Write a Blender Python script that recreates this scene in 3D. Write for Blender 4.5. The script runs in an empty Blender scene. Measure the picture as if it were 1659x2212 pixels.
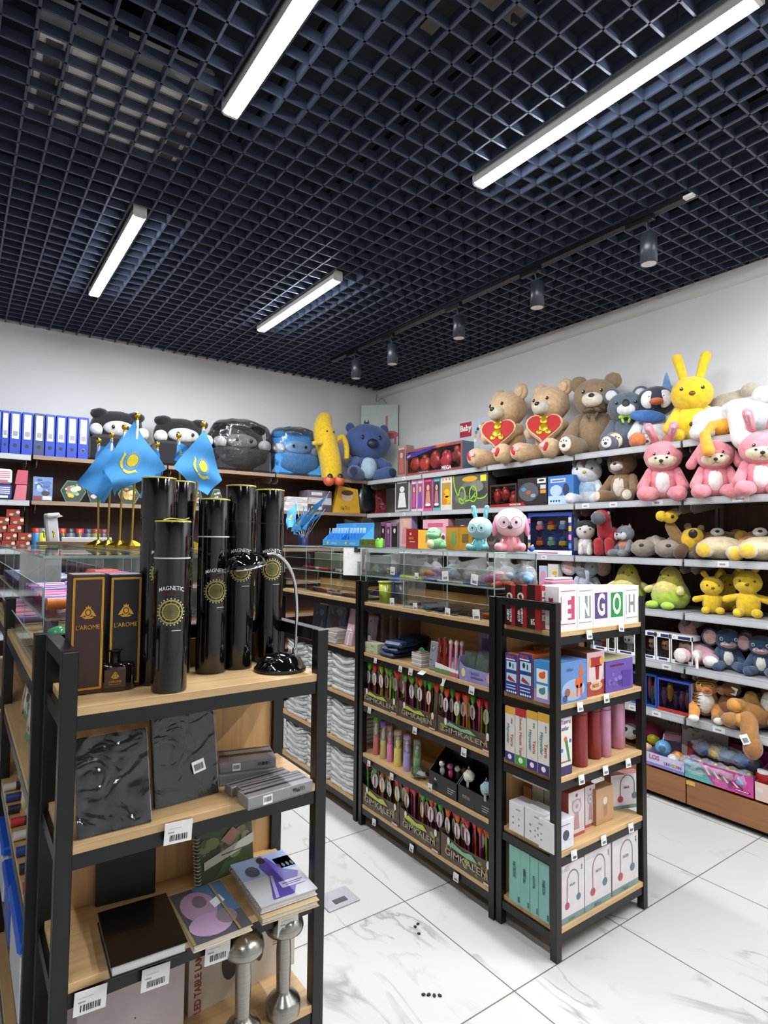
import bpy, bmesh, math, random
from mathutils import Vector, Matrix, Euler, noise
SC = bpy.context.scene
COL = SC.collection
PI = math.pi
RAD = math.radians
# ---------------------------------------------------------------- camera
F = 1294.4
YAW, PITCH, ROLL = RAD(35.5065), RAD(2.5807), RAD(0.6018)
CAM = Vector((0, 0, 1.5))
fw = Vector((math.sin(YAW)*math.cos(PITCH), math.cos(YAW)*math.cos(PITCH), math.sin(PITCH)))
rt0 = Vector((math.cos(YAW), -math.sin(YAW), 0)); up0 = rt0.cross(fw)
rt = rt0*math.cos(ROLL)+up0*math.sin(ROLL); up = -rt0*math.sin(ROLL)+up0*math.cos(ROLL)
cd = bpy.data.cameras.new('camera'); cam = bpy.data.objects.new('camera', cd); COL.objects.link(cam)
cd.sensor_fit = 'AUTO'; cd.sensor_width = 36; cd.lens = F/2212*36; cd.clip_start = 0.02
mw = Matrix((( rt.x, up.x, -fw.x, CAM.x), (rt.y, up.y, -fw.y, CAM.y), (rt.z, up.z, -fw.z, CAM.z), (0, 0, 0, 1)))
cam.matrix_world = mw; SC.camera = cam
# ---------------------------------------------------------------- world and exposure
W = bpy.data.worlds.new('world'); SC.world = W; W.use_nodes = True
W.node_tree.nodes['Background'].inputs[0].default_value = (.8, .88, 1, 1)
W.node_tree.nodes['Background'].inputs[1].default_value = .15
vs = SC.view_settings
vs.view_transform = 'Standard'; vs.look = 'None'; vs.gamma = 1; vs.use_curve_mapping = False
vs.exposure = 0.28
LAMP_POWER = 160.0       # radiance of the linear ceiling lamps
SPOT_POWER = 150.0
SC.cycles.max_bounces = 7; SC.cycles.transparent_max_bounces = 24; SC.cycles.diffuse_bounces = 4
SC.cycles.glossy_bounces = 3; SC.cycles.transmission_bounces = 4; SC.cycles.sample_clamp_indirect = 6
SC.cycles.caustics_reflective = False; SC.cycles.caustics_refractive = False
SC.cycles.use_denoising = True
# ---------------------------------------------------------------- a photograph's pixel as a point on a real plane of the shop
def ray(px, py): return rt*(px-829.5) - up*(py-1106) + fw*F
def onx(px, py, x): d = ray(px, py); return CAM + d*((x-CAM.x)/d.x)
def ony(px, py, y): d = ray(px, py); return CAM + d*((y-CAM.y)/d.y)
def onz(px, py, z): d = ray(px, py); return CAM + d*((z-CAM.z)/d.z)
def PX(px0, px1, pt, z, x):     # a thing standing on height z with its front in the plane x, seen between two pixel columns
    a = onx(px0, 1150, x).y; c = onx(px1, 1150, x).y
    for _ in range(4):          # columns lean a little with the camera's roll: read them at the thing's own height
        zz = z
        pa = proj(Vector((x, a, zz))); a = onx(px0, pa[1], x).y
        pc = proj(Vector((x, c, zz))); c = onx(px1, pc[1], x).y
    h = onx((px0+px1)/2, pt, x).z - z
    return (Vector((x, (a+c)/2, z)), -PI/2, abs(a-c), h)
def PY(px0, px1, pt, z, y):
    a = c = 1.0
    a = ony(px0, 1150, y).x; c = ony(px1, 1150, y).x
    for _ in range(4):
        pa = proj(Vector((a, y, z))); a = ony(px0, pa[1], y).x
        pc = proj(Vector((c, y, z))); c = ony(px1, pc[1], y).x
    h = ony((px0+px1)/2, pt, y).z - z
    return (Vector(((a+c)/2, y, z)), 0.0, abs(a-c), h)
def proj(p):
    v = p-CAM; d = v.dot(fw); return (829.5+F*v.dot(rt)/d, 1106-F*v.dot(up)/d)
# ---------------------------------------------------------------- materials
MC = {}
def lin(h):
    h = h.lstrip('#'); o = []
    for i in (0, 2, 4):
        c = int(h[i:i+2], 16)/255; o.append(c/12.92 if c <= .04045 else ((c+.055)/1.055)**2.4)
    return o
def M(hx, rough=.5, kind='plain', metal=0.0, **k):
    key = (hx, rough, kind, metal, tuple(sorted(k.items())))
    if key in MC: return MC[key]
    m = bpy.data.materials.new(kind+'_'+hx.lstrip('#')); MC[key] = m; m.use_nodes = True
    nt = m.node_tree; N = nt.nodes; L = nt.links; bs = N['Principled BSDF']
    c = lin(hx); bs.inputs['Base Color'].default_value = (*c, 1)
    bs.inputs['Roughness'].default_value = rough; bs.inputs['Metallic'].default_value = metal
    if kind == 'emit':
        bs.inputs['Emission Color'].default_value = (*c, 1); bs.inputs['Emission Strength'].default_value = k.get('power', 1.0)
        return m
    if kind in ('glass', 'film'):
        out = N['Material Output']; tr = N.new('ShaderNodeBsdfTransparent'); gl = N.new('ShaderNodeBsdfGlossy'); mx = N.new('ShaderNodeMixShader')
        tr.inputs[0].default_value = (*c, 1); gl.inputs['Roughness'].default_value = rough
        fr = N.new('ShaderNodeFresnel'); fr.inputs[0].default_value = 1.45
        mm = N.new('ShaderNodeMath'); mm.operation = 'MULTIPLY_ADD'; L.new(fr.outputs[0], mm.inputs[0])
        mm.inputs[1].default_value = k.get('gain', .6); mm.inputs[2].default_value = k.get('base', .015)
        L.new(mm.outputs[0], mx.inputs[0]); L.new(tr.outputs[0], mx.inputs[1]); L.new(gl.outputs[0], mx.inputs[2])
        if kind == 'film':
            nz = N.new('ShaderNodeTexNoise'); tc = N.new('ShaderNodeTexCoord'); bp = N.new('ShaderNodeBump')
            L.new(tc.outputs['Object'], nz.inputs['Vector']); nz.inputs['Scale'].default_value = k.get('scale', 14); nz.inputs['Distortion'].default_value = 1.5
            bp.inputs['Strength'].default_value = .5; bp.inputs['Distance'].default_value = .02
            L.new(nz.outputs[0], bp.inputs['Height']); L.new(bp.outputs[0], gl.inputs['Normal']); L.new(bp.outputs[0], fr.inputs['Normal'])
        L.new(mx.outputs[0], out.inputs['Surface']); return m
    if kind == 'haze':
        bs.inputs['Alpha'].default_value = k.get('alpha', .22); bs.inputs['Coat Weight'].default_value = .3; bs.inputs['Coat Roughness'].default_value = .05; return m
    tc = N.new('ShaderNodeTexCoord'); nz = N.new('ShaderNodeTexNoise'); mp = N.new('ShaderNodeMapping')
    L.new(tc.outputs['Object'], mp.inputs[0]); L.new(mp.outputs[0], nz.inputs['Vector'])
    rp = N.new('ShaderNodeValToRGB'); L.new(nz.outputs[0], rp.inputs[0])
    def ramp(a, b, p=.3, q=.7):
        rp.color_ramp.elements[0].color = (*[x*a for x in c], 1); rp.color_ramp.elements[0].position = p
        rp.color_ramp.elements[1].color = (*[min(1, x*b) for x in c], 1); rp.color_ramp.elements[1].position = q
    L.new(rp.outputs[0], bs.inputs['Base Color'])
    if kind == 'plush':
        nz.inputs['Scale'].default_value = k.get('scale', 45); nz.inputs['Detail'].default_value = 6; ramp(.8, 1.12)
        bs.inputs['Sheen Weight'].default_value = .35; bs.inputs['Sheen Roughness'].default_value = .5
        n2 = N.new('ShaderNodeTexNoise'); L.new(tc.outputs['Object'], n2.inputs['Vector']); n2.inputs['Scale'].default_value = 260; n2.inputs['Detail'].default_value = 3
        bp = N.new('ShaderNodeBump'); bp.inputs['Strength'].default_value = .45; bp.inputs['Distance'].default_value = .006
        L.new(n2.outputs[0], bp.inputs['Height']); L.new(bp.outputs[0], bs.inputs['Normal'])
    elif kind == 'wood':
        ax = k.get('ax', 'x'); sc = k.get('scale', 1.0)
        s = [26*sc, 26*sc, 26*sc]; s['xyz'.index(ax)] = 1.6*sc
        mp.inputs['Scale'].default_value = s; nz.inputs['Scale'].default_value = 1.6; nz.inputs['Detail'].default_value = 8; nz.inputs['Distortion'].default_value = .6
        ramp(k.get('lo', .78), k.get('hi', 1.1), .32, .68)
    elif kind == 'brushed':
        mp.inputs['Scale'].default_value = (3, 3, 160); nz.inputs['Scale'].default_value = 4; ramp(.85, 1.1)
    else:
        nz.inputs['Scale'].default_value = k.get('scale', 22); nz.inputs['Detail'].default_value = 3; v = k.get('var', .05); ramp(1-v, 1+v)
        if k.get('bump'):
            n2 = N.new('ShaderNodeTexNoise'); L.new(tc.outputs['Object'], n2.inputs['Vector']); n2.inputs['Scale'].default_value = k.get('bs', 90)
            bp = N.new('ShaderNodeBump'); bp.inputs['Strength'].default_value = k['bump']; bp.inputs['Distance'].default_value = .004
            L.new(n2.outputs[0], bp.inputs['Height']); L.new(bp.outputs[0], bs.inputs['Normal'])
        if k.get('coat'): bs.inputs['Coat Weight'].default_value = k['coat']; bs.inputs['Coat Roughness'].default_value = .06
    return m
OAK = M('#cfaa78', .5, 'wood', ax='x'); OAKY = M('#cfaa78', .5, 'wood', ax='y'); OAKZ = M('#c39a66', .5, 'wood', ax='z')
BLK = M('#090a0b', .36, bump=.05); WALNUT = M('#4b3023', .55, 'wood', ax='z', scale=.6); WALNUTY = M('#8a5a38', .45, 'wood', ax='y', scale=.5)
RAIL = M('#a4a6a8', .35); SHELFG = M('#8f8f8e', .5); WHITE = M('#e9e8e6', .45); PAPER = M('#efedea', .6)
GLASS = M('#fcfefd', .02, 'glass', gain=.5, base=.02); GEDGE = M('#a3b8b0', .2); FILM = M('#f7f7f7', .08, 'film', gain=.8, base=.05)
CLEAR = M('#eef1f3', .12, 'haze', alpha=.16); BAGF = M('#f1f2f4', .14, 'haze', alpha=.24)
INK = M('#1d1d1f', .5); GREY = M('#8f8f92', .5); LGREY = M('#c6c5c6', .5)
GOLD = M('#d9b23a', .25, metal=1.0); CHROME = M('#d8d8d8', .08, metal=1.0); STEEL = M('#a9a49c', .28, 'brushed', metal=1.0)
def G(hx, r=.35): return M(hx, r, coat=.25)          # printed, slightly glossy card
def PL(hx): return M(hx, .95, 'plush')
# ---------------------------------------------------------------- mesh collector
class B:
    def __init__(s): s.v = []; s.f = []; s.m = []; s.sm = []; s.mats = []; s.T = Matrix()
    def mi(s, m):
        if m not in s.mats: s.mats.append(m)
        return s.mats.index(m)
    def add(s, vs, fs, m, smooth=False):
        o = len(s.v); s.v += [s.T @ Vector(p) for p in vs]; i = s.mi(m)
        for f in fs: s.f.append([o+j for j in f]); s.m.append(i); s.sm.append(smooth)
    def box(s, c, d, m, bev=0.0, R=None):
        hx, hy, hz = d[0]/2, d[1]/2, d[2]/2; bev = min(bev, .45*min(d)); c = Vector(c)
        vs = []; fs = []
        if bev <= 0:
            vs = [(x*hx, y*hy, z*hz) for x in (-1, 1) for y in (-1, 1) for z in (-1, 1)]
            fs = [(0, 1, 3, 2), (4, 6, 7, 5), (0, 4, 5, 1), (2, 3, 7, 6), (0, 2, 6, 4), (1, 5, 7, 3)]
        else:
            ix = {}
            for x in (-1, 1):
                for y in (-1, 1):
                    for z in (-1, 1):
                        for a in range(3):
                            p = [x*(hx-bev), y*(hy-bev), z*(hz-bev)]; p[a] = (x*hx, y*hy, z*hz)[a]
                            ix[(x, y, z, a)] = len(vs); vs.append(tuple(p))
            for x in (-1, 1):
                fs.append([ix[(x, y, z, 0)] for y, z in ((-1, -1), (1, -1), (1, 1), (-1, 1))][::x])
                fs.append([ix[(y, x, z, 1)] for y, z in ((-1, -1), (1, -1), (1, 1), (-1, 1))][::-x])
                fs.append([ix[(y, z, x, 2)] for y, z in ((-1, -1), (1, -1), (1, 1), (-1, 1))][::x])
                for y in (-1, 1):
                    fs.append([ix[(x, y, -1, 0)], ix[(x, y, -1, 1)], ix[(x, y, 1, 1)], ix[(x, y, 1, 0)]][::x*y])
                    fs.append([ix[(x, -1, y, 0)], ix[(x, 1, y, 0)], ix[(x, 1, y, 2)], ix[(x, -1, y, 2)]][::x*y])
                    fs.append([ix[(-1, x, y, 1)], ix[(-1, x, y, 2)], ix[(1, x, y, 2)], ix[(1, x, y, 1)]][::x*y])
                    for z in (-1, 1): fs.append([ix[(x, y, z, a)] for a in range(3)][::x*y*z])
        R = R or Matrix.Identity(3)
        s.add([R @ Vector(p)+c for p in vs], fs, m)
    def ell(s, c, r, m, R=None, n=(20, 12), fuzz=0.0, e=1.0):
        if not hasattr(r, '__len__'): r = (r, r, r)
        vs = []; fs = []; a, b = n; R = R or Matrix.Identity(3); c = Vector(c); sd = Vector((c.x*7+len(s.v)*.13, c.y*5, c.z*3))
        def sp(t): return math.copysign(abs(t)**e, t)
        for j in range(b+1):
            th = PI*j/b
            for i in range(a):
                ph = 2*PI*i/a; d = Vector((sp(math.sin(th))*sp(math.cos(ph)), sp(math.sin(th))*sp(math.sin(ph)), sp(math.cos(th))))
                k = 1+fuzz*noise.noise(d*2.6+sd) if fuzz else 1
                vs.append(R @ Vector((d.x*r[0]*k, d.y*r[1]*k, d.z*r[2]*k))+c)
        for j in range(b):
            for i in range(a):
                i2 = (i+1) % a; fs.append((j*a+i, (j+1)*a+i, (j+1)*a+i2, j*a+i2))
        s.add(vs, fs, m, True)
    def rings(s, rs, m, closed=(True, True), smooth=True):      # rs: list of rings of points, equal length
        n = len(rs[0]); vs = [p for r in rs for p in r]; fs = []
        for j in range(len(rs)-1):
            for i in range(n): i2 = (i+1) % n; fs.append((j*n+i, j*n+i2, (j+1)*n+i2, (j+1)*n+i))
        s.add(vs, fs, m, smooth)
        if closed[0]: s.add(list(rs[0]), [list(range(n))[::-1]], m)
        if closed[1]: s.add(list(rs[-1]), [list(range(n))], m)
    def limb(s, p0, p1, r0, r1, m, n=14, fuzz=0.0):             # capsule that tapers
        p0 = Vector(p0); p1 = Vector(p1); d = (p1-p0); L = d.length; q = d.to_track_quat('Z', 'Y'); rs = []
        for k in range(6): t = PI/2*(1-k/5); rs.append((-math.sin(t)*r0, max(1e-4, math.cos(t)*r0)))
        rs.append((L*.5, (r0+r1)/2))
        for k in range(6): t = PI/2*k/5; rs.append((L+math.sin(t)*r1, max(1e-4, math.cos(t)*r1)))
        R = []
        for z, r in rs:
            ring = []
            for i in range(n):
                a = 2*PI*i/n; k = 1+(fuzz*noise.noise(Vector((math.cos(a)*2, math.sin(a)*2, z/r0*1.3+p0.x*9))) if fuzz else 0)
                ring.append(p0+q @ Vector((math.cos(a)*r*k, math.sin(a)*r*k, z)))
            R.append(ring)
        s.rings(R, m, (False, False))
    def cyl(s, p0, p1, r0, r1, m, n=20, caps=(True, True)):
        p0 = Vector(p0); p1 = Vector(p1); q = (p1-p0).to_track_quat('Z', 'Y')
        s.rings([[p+q @ Vector((math.cos(2*PI*i/n)*r, math.sin(2*PI*i/n)*r, 0)) for i in range(n)] for p, r in ((p0, r0), (p1, r1))], m, caps)
    def tube(s, pts, r, m, n=10, sub=6, closed=False):
        P = [Vector(p) for p in pts]; Q = []
        if sub > 1 and len(P) > 2:
            for i in range(len(P)-1):
                a, b, c, d = P[max(0, i-1)], P[i], P[i+1], P[min(len(P)-1, i+2)]
                for k in range(sub):
                    t = k/sub; Q.append(.5*((2*b)+(c-a)*t+(2*a-5*b+4*c-d)*t*t+(3*b-a-3*c+d)*t**3))
            Q.append(P[-1])
        else: Q = P
        rs = []; u = None
        for i, p in enumerate(Q):
            t = (Q[min(i+1, len(Q)-1)]-Q[max(i-1, 0)]).normalized()
            if u is None: u = t.orthogonal().normalized()
            u = (u-t*u.dot(t)).normalized(); w = t.cross(u); rr = r(i/(len(Q)-1)) if callable(r) else r
            rs.append([p+u*math.cos(2*PI*k/n)*rr+w*math.sin(2*PI*k/n)*rr for k in range(n)])
        s.rings(rs, m)
    def lathe(s, prof, m, c=(0, 0, 0), n=28, sx=1.0, sy=1.0, smooth=True):
        c = Vector(c); s.rings([[c+Vector((math.cos(2*PI*i/n)*r*sx, math.sin(2*PI*i/n)*r*sy, z)) for i in range(n)] for r, z in prof], m, (True, True), smooth)
    def prism(s, pts, y0, y1, m, smooth=False):                 # outline in x,z; from y0 (front) to y1
        n = len(pts); vs = [(x, y0, z) for x, z in pts]+[(x, y1, z) for x, z in pts]
        ar = sum(pts[i][0]*pts[(i+1) % n][1]-pts[(i+1) % n][0]*pts[i][1] for i in range(n))
        fs = [list(range(n)), list(range(2*n-1, n-1, -1))]
        fs += [(i, n+i, n+(i+1) % n, (i+1) % n) for i in range(n)]
        if ar < 0: fs = [f[::-1] for f in fs]
        s.add(vs, fs, m)
    # printing on the front (x,z) face: a skin of ink half a millimetre proud
    def rect(s, x0, z0, x1, z1, m, y=-.0006): s.add([(x0, y, z0), (x1, y, z0), (x1, y, z1), (x0, y, z1)], [(0, 1, 2, 3)], m)
    def disc(s, x, z, r, m, y=-.0009, rz=None, n=16, a=0.0):
        rz = rz or r; ca, sa = math.cos(a), math.sin(a); ps = [(math.cos(2*PI*i/n)*r, math.sin(2*PI*i/n)*rz) for i in range(n)]
        s.add([(x+p*ca-q*sa, y, z+p*sa+q*ca) for p, q in ps], [list(range(n))], m)
    def pol(s, pts, m, y=-.0012):
        n = len(pts); ar = sum(pts[i][0]*pts[(i+1) % n][1]-pts[(i+1) % n][0]*pts[i][1] for i in range(n))
        f = list(range(n)); s.add([(x, y, z) for x, z in pts], [f if ar > 0 else f[::-1]], m)
    def txt(s, t, x, z, size, m, y=-.0015, al='CENTER', rot=0.0, sx=1.0, bend=None, bold=0.0):
        vs, fs = text_mesh(t, al, bold); ca, sa = math.cos(rot), math.sin(rot); o = []
        for p in vs:
            u, w = p[0]*size*sx, p[1]*size; u, w = u*ca-w*sa+x, u*sa+w*ca+z
            o.append(bend(u, w) if bend else (u, y, w))
        s.add(o, fs, m)
    def scrib(s, x, z, size, m, y=-.0015, n=6, rot=0.0):             # printed words too small to read
        ca, sa = math.cos(rot), math.sin(rot); rd = random.Random(int(abs(x*7919+z*1543+n)*1000)); u = -n*.31*size
        for i in range(n):
            w = rd.choice((.34, .42, .5))*size
            for q0, r0, q1, r1 in ((0, -.5, .12, .5), (.12, rd.choice((-.5, -.05, .36)), w/size*.9, rd.choice((-.36, .1, .5))), (w/size*.75, -.5, w/size*.9, rd.choice((0, .5)))):
                if r1-r0 < .05: r1 = r0+.14
                P = [(u+q0*size, r0*size), (u+q1*size, r0*size), (u+q1*size, r1*size), (u+q0*size, r1*size)]; s.pol([(x+p*ca-r*sa, z+p*sa+r*ca) for p, r in P], m, y)
            u += w*1.25
    def pic(s, x0, z0, x1, z1, cols, seed=0, n=14, y=-.001, bg=None):   # a busy colour print
        rd = random.Random(seed)
        if bg: s.rect(x0, z0, x1, z1, bg, y+.0003)
        w, h = x1-x0, z1-z0
        for i in range(n):
            r = rd.uniform(.06, .17)*min(w, h); rx = r*rd.uniform(.8, 1.8); x = rd.uniform(x0+rx*1.1, max(x0+rx*1.1, x1-rx*1.1)); z = rd.uniform(z0+r*1.9, max(z0+r*1.9, z1-r*1.9))
            s.disc(x, z, rx, M(rd.choice(cols), .4), y-.00005*i, r, 12, rd.uniform(-.3, .3))
    def build(s, name, parent=None):
        me = bpy.data.meshes.new(name); me.from_pydata([tuple(p) for p in s.v], [], s.f)
        for m in s.mats: me.materials.append(m)
        me.polygons.foreach_set('material_index', s.m); me.polygons.foreach_set('use_smooth', s.sm); me.update()
        o = bpy.data.objects.new(name, me); COL.objects.link(o)
        if parent: o.parent = parent
        return o
TX = {}
def text_mesh(t, al, bold):
    k = (t, al, bold)
    if k not in TX:
        cu = bpy.data.curves.new('lettering', 'FONT'); cu.body = t; cu.align_x = al; cu.align_y = 'CENTER'; cu.resolution_u = 3; cu.offset = bold
        o = bpy.data.objects.new('lettering', cu); COL.objects.link(o)
        dg = bpy.context.evaluated_depsgraph_get(); me = bpy.data.meshes.new_from_object(o.evaluated_get(dg))
        TX[k] = ([tuple(v.co) for v in me.vertices], [tuple(p.vertices) for p in me.polygons])
        bpy.data.objects.remove(o); bpy.data.meshes.remove(me); bpy.data.curves.remove(cu)
    return TX[k]
def RX(a): return Matrix.Rotation(a, 3, 'X')
def RY(a): return Matrix.Rotation(a, 3, 'Y')
def RZ(a): return Matrix.Rotation(a, 3, 'Z')
def tag(o, label, cat, group=None):
    o['label'] = label; o['category'] = cat
    if group: o['group'] = group
    return o
def thing(name, label, cat, loc, rz=0.0, group=None, rx=0.0, ry=0.0):
    o = bpy.data.objects.new(name, None); COL.objects.link(o); o.location = loc; o.rotation_euler = (rx, ry, rz); o.empty_display_size = .05
    return tag(o, label, cat, group)
def at(o, loc, rz=0.0, rx=0.0, ry=0.0): o.location = loc; o.rotation_euler = (rx, ry, rz); return o
def dup(root, loc, rz, label, group=None, rx=0.0, ry=0.0, sc=None):
    def cp(o, p):
        c = o.copy(); COL.objects.link(c); c.parent = p
        for ch in o.children: cp(ch, c)
        return c
    r = cp(root, None); at(r, loc, rz, rx, ry); r['label'] = label
    if group: r['group'] = group
    if sc: r.scale = (sc, sc, sc) if not hasattr(sc, '__len__') else sc
    return r
def struct(b, name, parent=None):
    o = b.build(name, parent)
    if not parent: o['kind'] = 'structure'
    return o
ORD = ['topmost', 'second from the top', 'third from the top', 'fourth from the top', 'fifth from the top', 'sixth from the top', 'seventh from the top', 'eighth from the top', 'ninth from the top', 'tenth from the top', 'eleventh from the top', 'twelfth from the top', 'thirteenth from the top', 'fourteenth from the top']
NTH = ['first', 'second', 'third', 'fourth', 'fifth', 'sixth', 'seventh', 'eighth', 'ninth', 'tenth', 'eleventh', 'twelfth', 'thirteenth', 'fourteenth', 'fifteenth', 'sixteenth']
# ================================================================ THE ROOM
XW, YB, X0, Y0, ZC, ZS = 3.85, 5.5, -3.2, -2.6, 3.165, 3.55
def floor_mat():
    m = bpy.data.materials.new('marble_tile'); m.use_nodes = True; nt = m.node_tree; N = nt.nodes; L = nt.links; bs = N['Principled BSDF']
    ge = N.new('ShaderNodeNewGeometry'); sp = N.new('ShaderNodeSeparateXYZ'); L.new(ge.outputs['Position'], sp.inputs[0])
    def mt(op, a, b=None):
        n = N.new('ShaderNodeMath'); n.operation = op
        for i, q in enumerate((a, b)):
            if q is None: continue
            if isinstance(q, (int, float)): n.inputs[i].default_value = q
            else: L.new(q, n.inputs[i])
        return n.outputs[0]
    es = []; cells = []
    for ax, off in ((0, 1.567), (1, 1.42)):
        t = mt('DIVIDE', mt('SUBTRACT', sp.outputs[ax], off-6.0), .6); cells.append(mt('FLOOR', t)); fr = mt('FRACT', t)
        es.append(mt('ABSOLUTE', mt('SUBTRACT', fr, .5)))
    edge = mt('GREATER_THAN', mt('MAXIMUM', es[0], es[1]), .4958)
    cv = N.new('ShaderNodeCombineXYZ'); L.new(cells[0], cv.inputs[0]); L.new(cells[1], cv.inputs[1])
    wn = N.new('ShaderNodeTexWhiteNoise'); L.new(cv.outputs[0], wn.inputs[0])
    va = N.new('ShaderNodeVectorMath'); va.operation = 'MULTIPLY_ADD'; L.new(wn.outputs['Color'], va.inputs[0]); va.inputs[1].default_value = (9, 9, 9); L.new(ge.outputs['Position'], va.inputs[2])
    mp = N.new('ShaderNodeMapping'); mp.inputs['Rotation'].default_value = (0, 0, .7); mp.inputs['Scale'].default_value = (2.0, .8, 1); L.new(va.outputs[0], mp.inputs[0])
    n1 = N.new('ShaderNodeTexNoise'); L.new(mp.outputs[0], n1.inputs['Vector']); n1.inputs['Scale'].default_value = 1.5; n1.inputs['Detail'].default_value = 7; n1.inputs['Distortion'].default_value = .9
    vein = mt('SUBTRACT', 1.0, mt('MINIMUM', mt('MULTIPLY', mt('ABSOLUTE', mt('SUBTRACT', n1.outputs[0], .5)), 45), 1.0))
    n2 = N.new('ShaderNodeTexNoise'); L.new(va.outputs[0], n2.inputs['Vector']); n2.inputs['Scale'].default_value = 3.0; n2.inputs['Detail'].default_value = 4
    vm = mt('MULTIPLY', vein, mt('MINIMUM', mt('MAXIMUM', mt('MULTIPLY', mt('SUBTRACT', n2.outputs[0], .42), 3.5), 0.0), .75))
    a = N.new('ShaderNodeMix'); a.data_type = 'RGBA'; L.new(vm, a.inputs[0]); a.inputs[6].default_value = (*lin('#c1bfb9'), 1); a.inputs[7].default_value = (*lin('#7f807d'), 1)
    n3 = mt('MULTIPLY', mt('MAXIMUM', mt('SUBTRACT', n2.outputs[0], .5), 0), .6)
    b2 = N.new('ShaderNodeMix'); b2.data_type = 'RGBA'; L.new(n3, b2.inputs[0]); L.new(a.outputs[2], b2.inputs[6]); b2.inputs[7].default_value = (*lin('#b9bab6'), 1)
    g = N.new('ShaderNodeMix'); g.data_type = 'RGBA'; L.new(edge, g.inputs[0]); L.new(b2.outputs[2], g.inputs[6]); g.inputs[7].default_value = (*lin('#716860'), 1)
    L.new(g.outputs[2], bs.inputs['Base Color']); bs.inputs['Roughness'].default_value = .16; bs.inputs['Specular IOR Level'].default_value = .4
    return m
b = B(); b.box(((X0+XW)/2, (Y0+YB)/2, -.05), (XW-X0, YB-Y0, .1), floor_mat()); struct(b, 'floor')
WALLM = M('#d4d3d1', .7, bump=.12, bs=14, var=.02, scale=3)
b = B(); b.box(((X0+XW)/2, YB+.06, ZS/2), (XW-X0+.24, .12, ZS), WALLM); struct(b, 'wall_back')
b = B(); b.box((XW+.06, (Y0+YB)/2, ZS/2), (.12, YB-Y0, ZS), WALLM); struct(b, 'wall_right')
b = B(); b.box((X0-.06, (Y0+YB)/2, ZS/2), (.12, YB-Y0, ZS), WALLM); struct(b, 'wall_left')
b = B(); b.box(((X0+XW)/2, Y0-.06, ZS/2), (XW-X0+.24, .12, ZS), WALLM); struct(b, 'wall_front')
# the plaster swells towards the ceiling along the right wall
b = B(); ys = [Y0+(YB-Y0)*i/60 for i in range(61)]
prof = [(0, 3.082), (.022, 3.090), (.040, 3.104), (.045, 3.122), (.045, 3.166)]
vs_ = [(XW-px-.002*noise.noise(Vector((y*2, 0, z*4))), y, z+.004*noise.noise(Vector((y*3, 5, 0)))) for y in ys for px, z in prof]
b.add(vs_, [(i*5+j, i*5+j+1, i*5+j+6, i*5+j+5) for i in range(60) for j in range(4)], WALLM, True); struct(b, 'trim_1')
# black plenum and the open-cell grid, 10 cm pitch
GRID = M('#3a4254', .4, var=.12, scale=6); PLEN = M('#1b212f', .8)
b = B(); b.box(((X0+XW)/2, (Y0+YB)/2, ZS+.05), (XW-X0+.24, YB-Y0+.24, .1), PLEN)
ceiling = struct(b, 'ceiling')
LAMPS = [(.808, .99, 2.19), (1.908, .76, 1.955), (.708, 3.16, 4.42), (1.908, 3.20, 4.38)]
SLOT = [(x-.05, x+.05, y0-.03, y1+.03) for x, y0, y1 in LAMPS]
b = B(); gx = [3.858-.1*i for i in range(1, 70)]; gy = [YB-.077-.1*i for i in range(0, 80)]
for x in gx:
    if x > X0+.02: b.box((x, (Y0+YB)/2, ZC+.02), (.009, YB-Y0-.004, .04), GRID)
for y in gy:
    if y < Y0+.02: continue
    cuts = sorted((s[0], s[1]) for s in SLOT if s[2] < y < s[3]); x = X0+.002
    for c0, c1 in cuts+[(XW-.002, 9)]:
        if c0-x > .01: b.box(((x+c0)/2, y, ZC+.019), (c0-x, .009, .038), GRID)
        x = c1
struct(b, 'ceiling_grid', ceiling)
b = B(); rd = random.Random(4)      # runners and ducts above the grid
for i in range(9): b.box((-.6+.55*i, 1.6, 3.38), (.04, 8, .03), PLEN)
for i in range(5): b.box((1.3, 3.0+.55*i, 3.42), (4.6, .04, .03), PLEN)
for i in range(16): b.box((rd.uniform(.2, 3.4), rd.uniform(.8, 4.2), 3.24), (.035, .012, .03), M('#585b62', .4))
b.box((1.45, 1.35, 3.33), (.16, .10, .05), M('#6d675c', .6)); b.box((1.32, 1.55, 3.33), (.10, .09, .05), M('#6d675c', .6)); b.box((3.0, .98, 3.35), (.5, .3, .08), M('#3c2f2c', .6))
struct(b, 'ceiling_runner', ceiling)
# air conditioner cassette above the grid
t = thing('air_conditioner', 'white ceiling cassette air conditioner seen through the black grid', 'air conditioner', (.465, 2.52, 3.210))
b = B(); b.box((0, 0, .06), (.60, .56, .12), M('#f3f1ee', .5), .01); b.build('housing', t)
b = B()
for i in range(9): b.box((0, -.2+.05*i, -.004), (.34, .012, .012), M('#8d8a86', .5))
b.box((0, 0, -.002), (.38, .46, .008), M('#dedbd6', .5)); b.build('grille', t)
for sx in (-1, 1): b = B(); b.box((sx*.245, 0, -.004), (.05, .44, .01), M('#4c4a48', .4)); b.build('air_slot', t)
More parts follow.
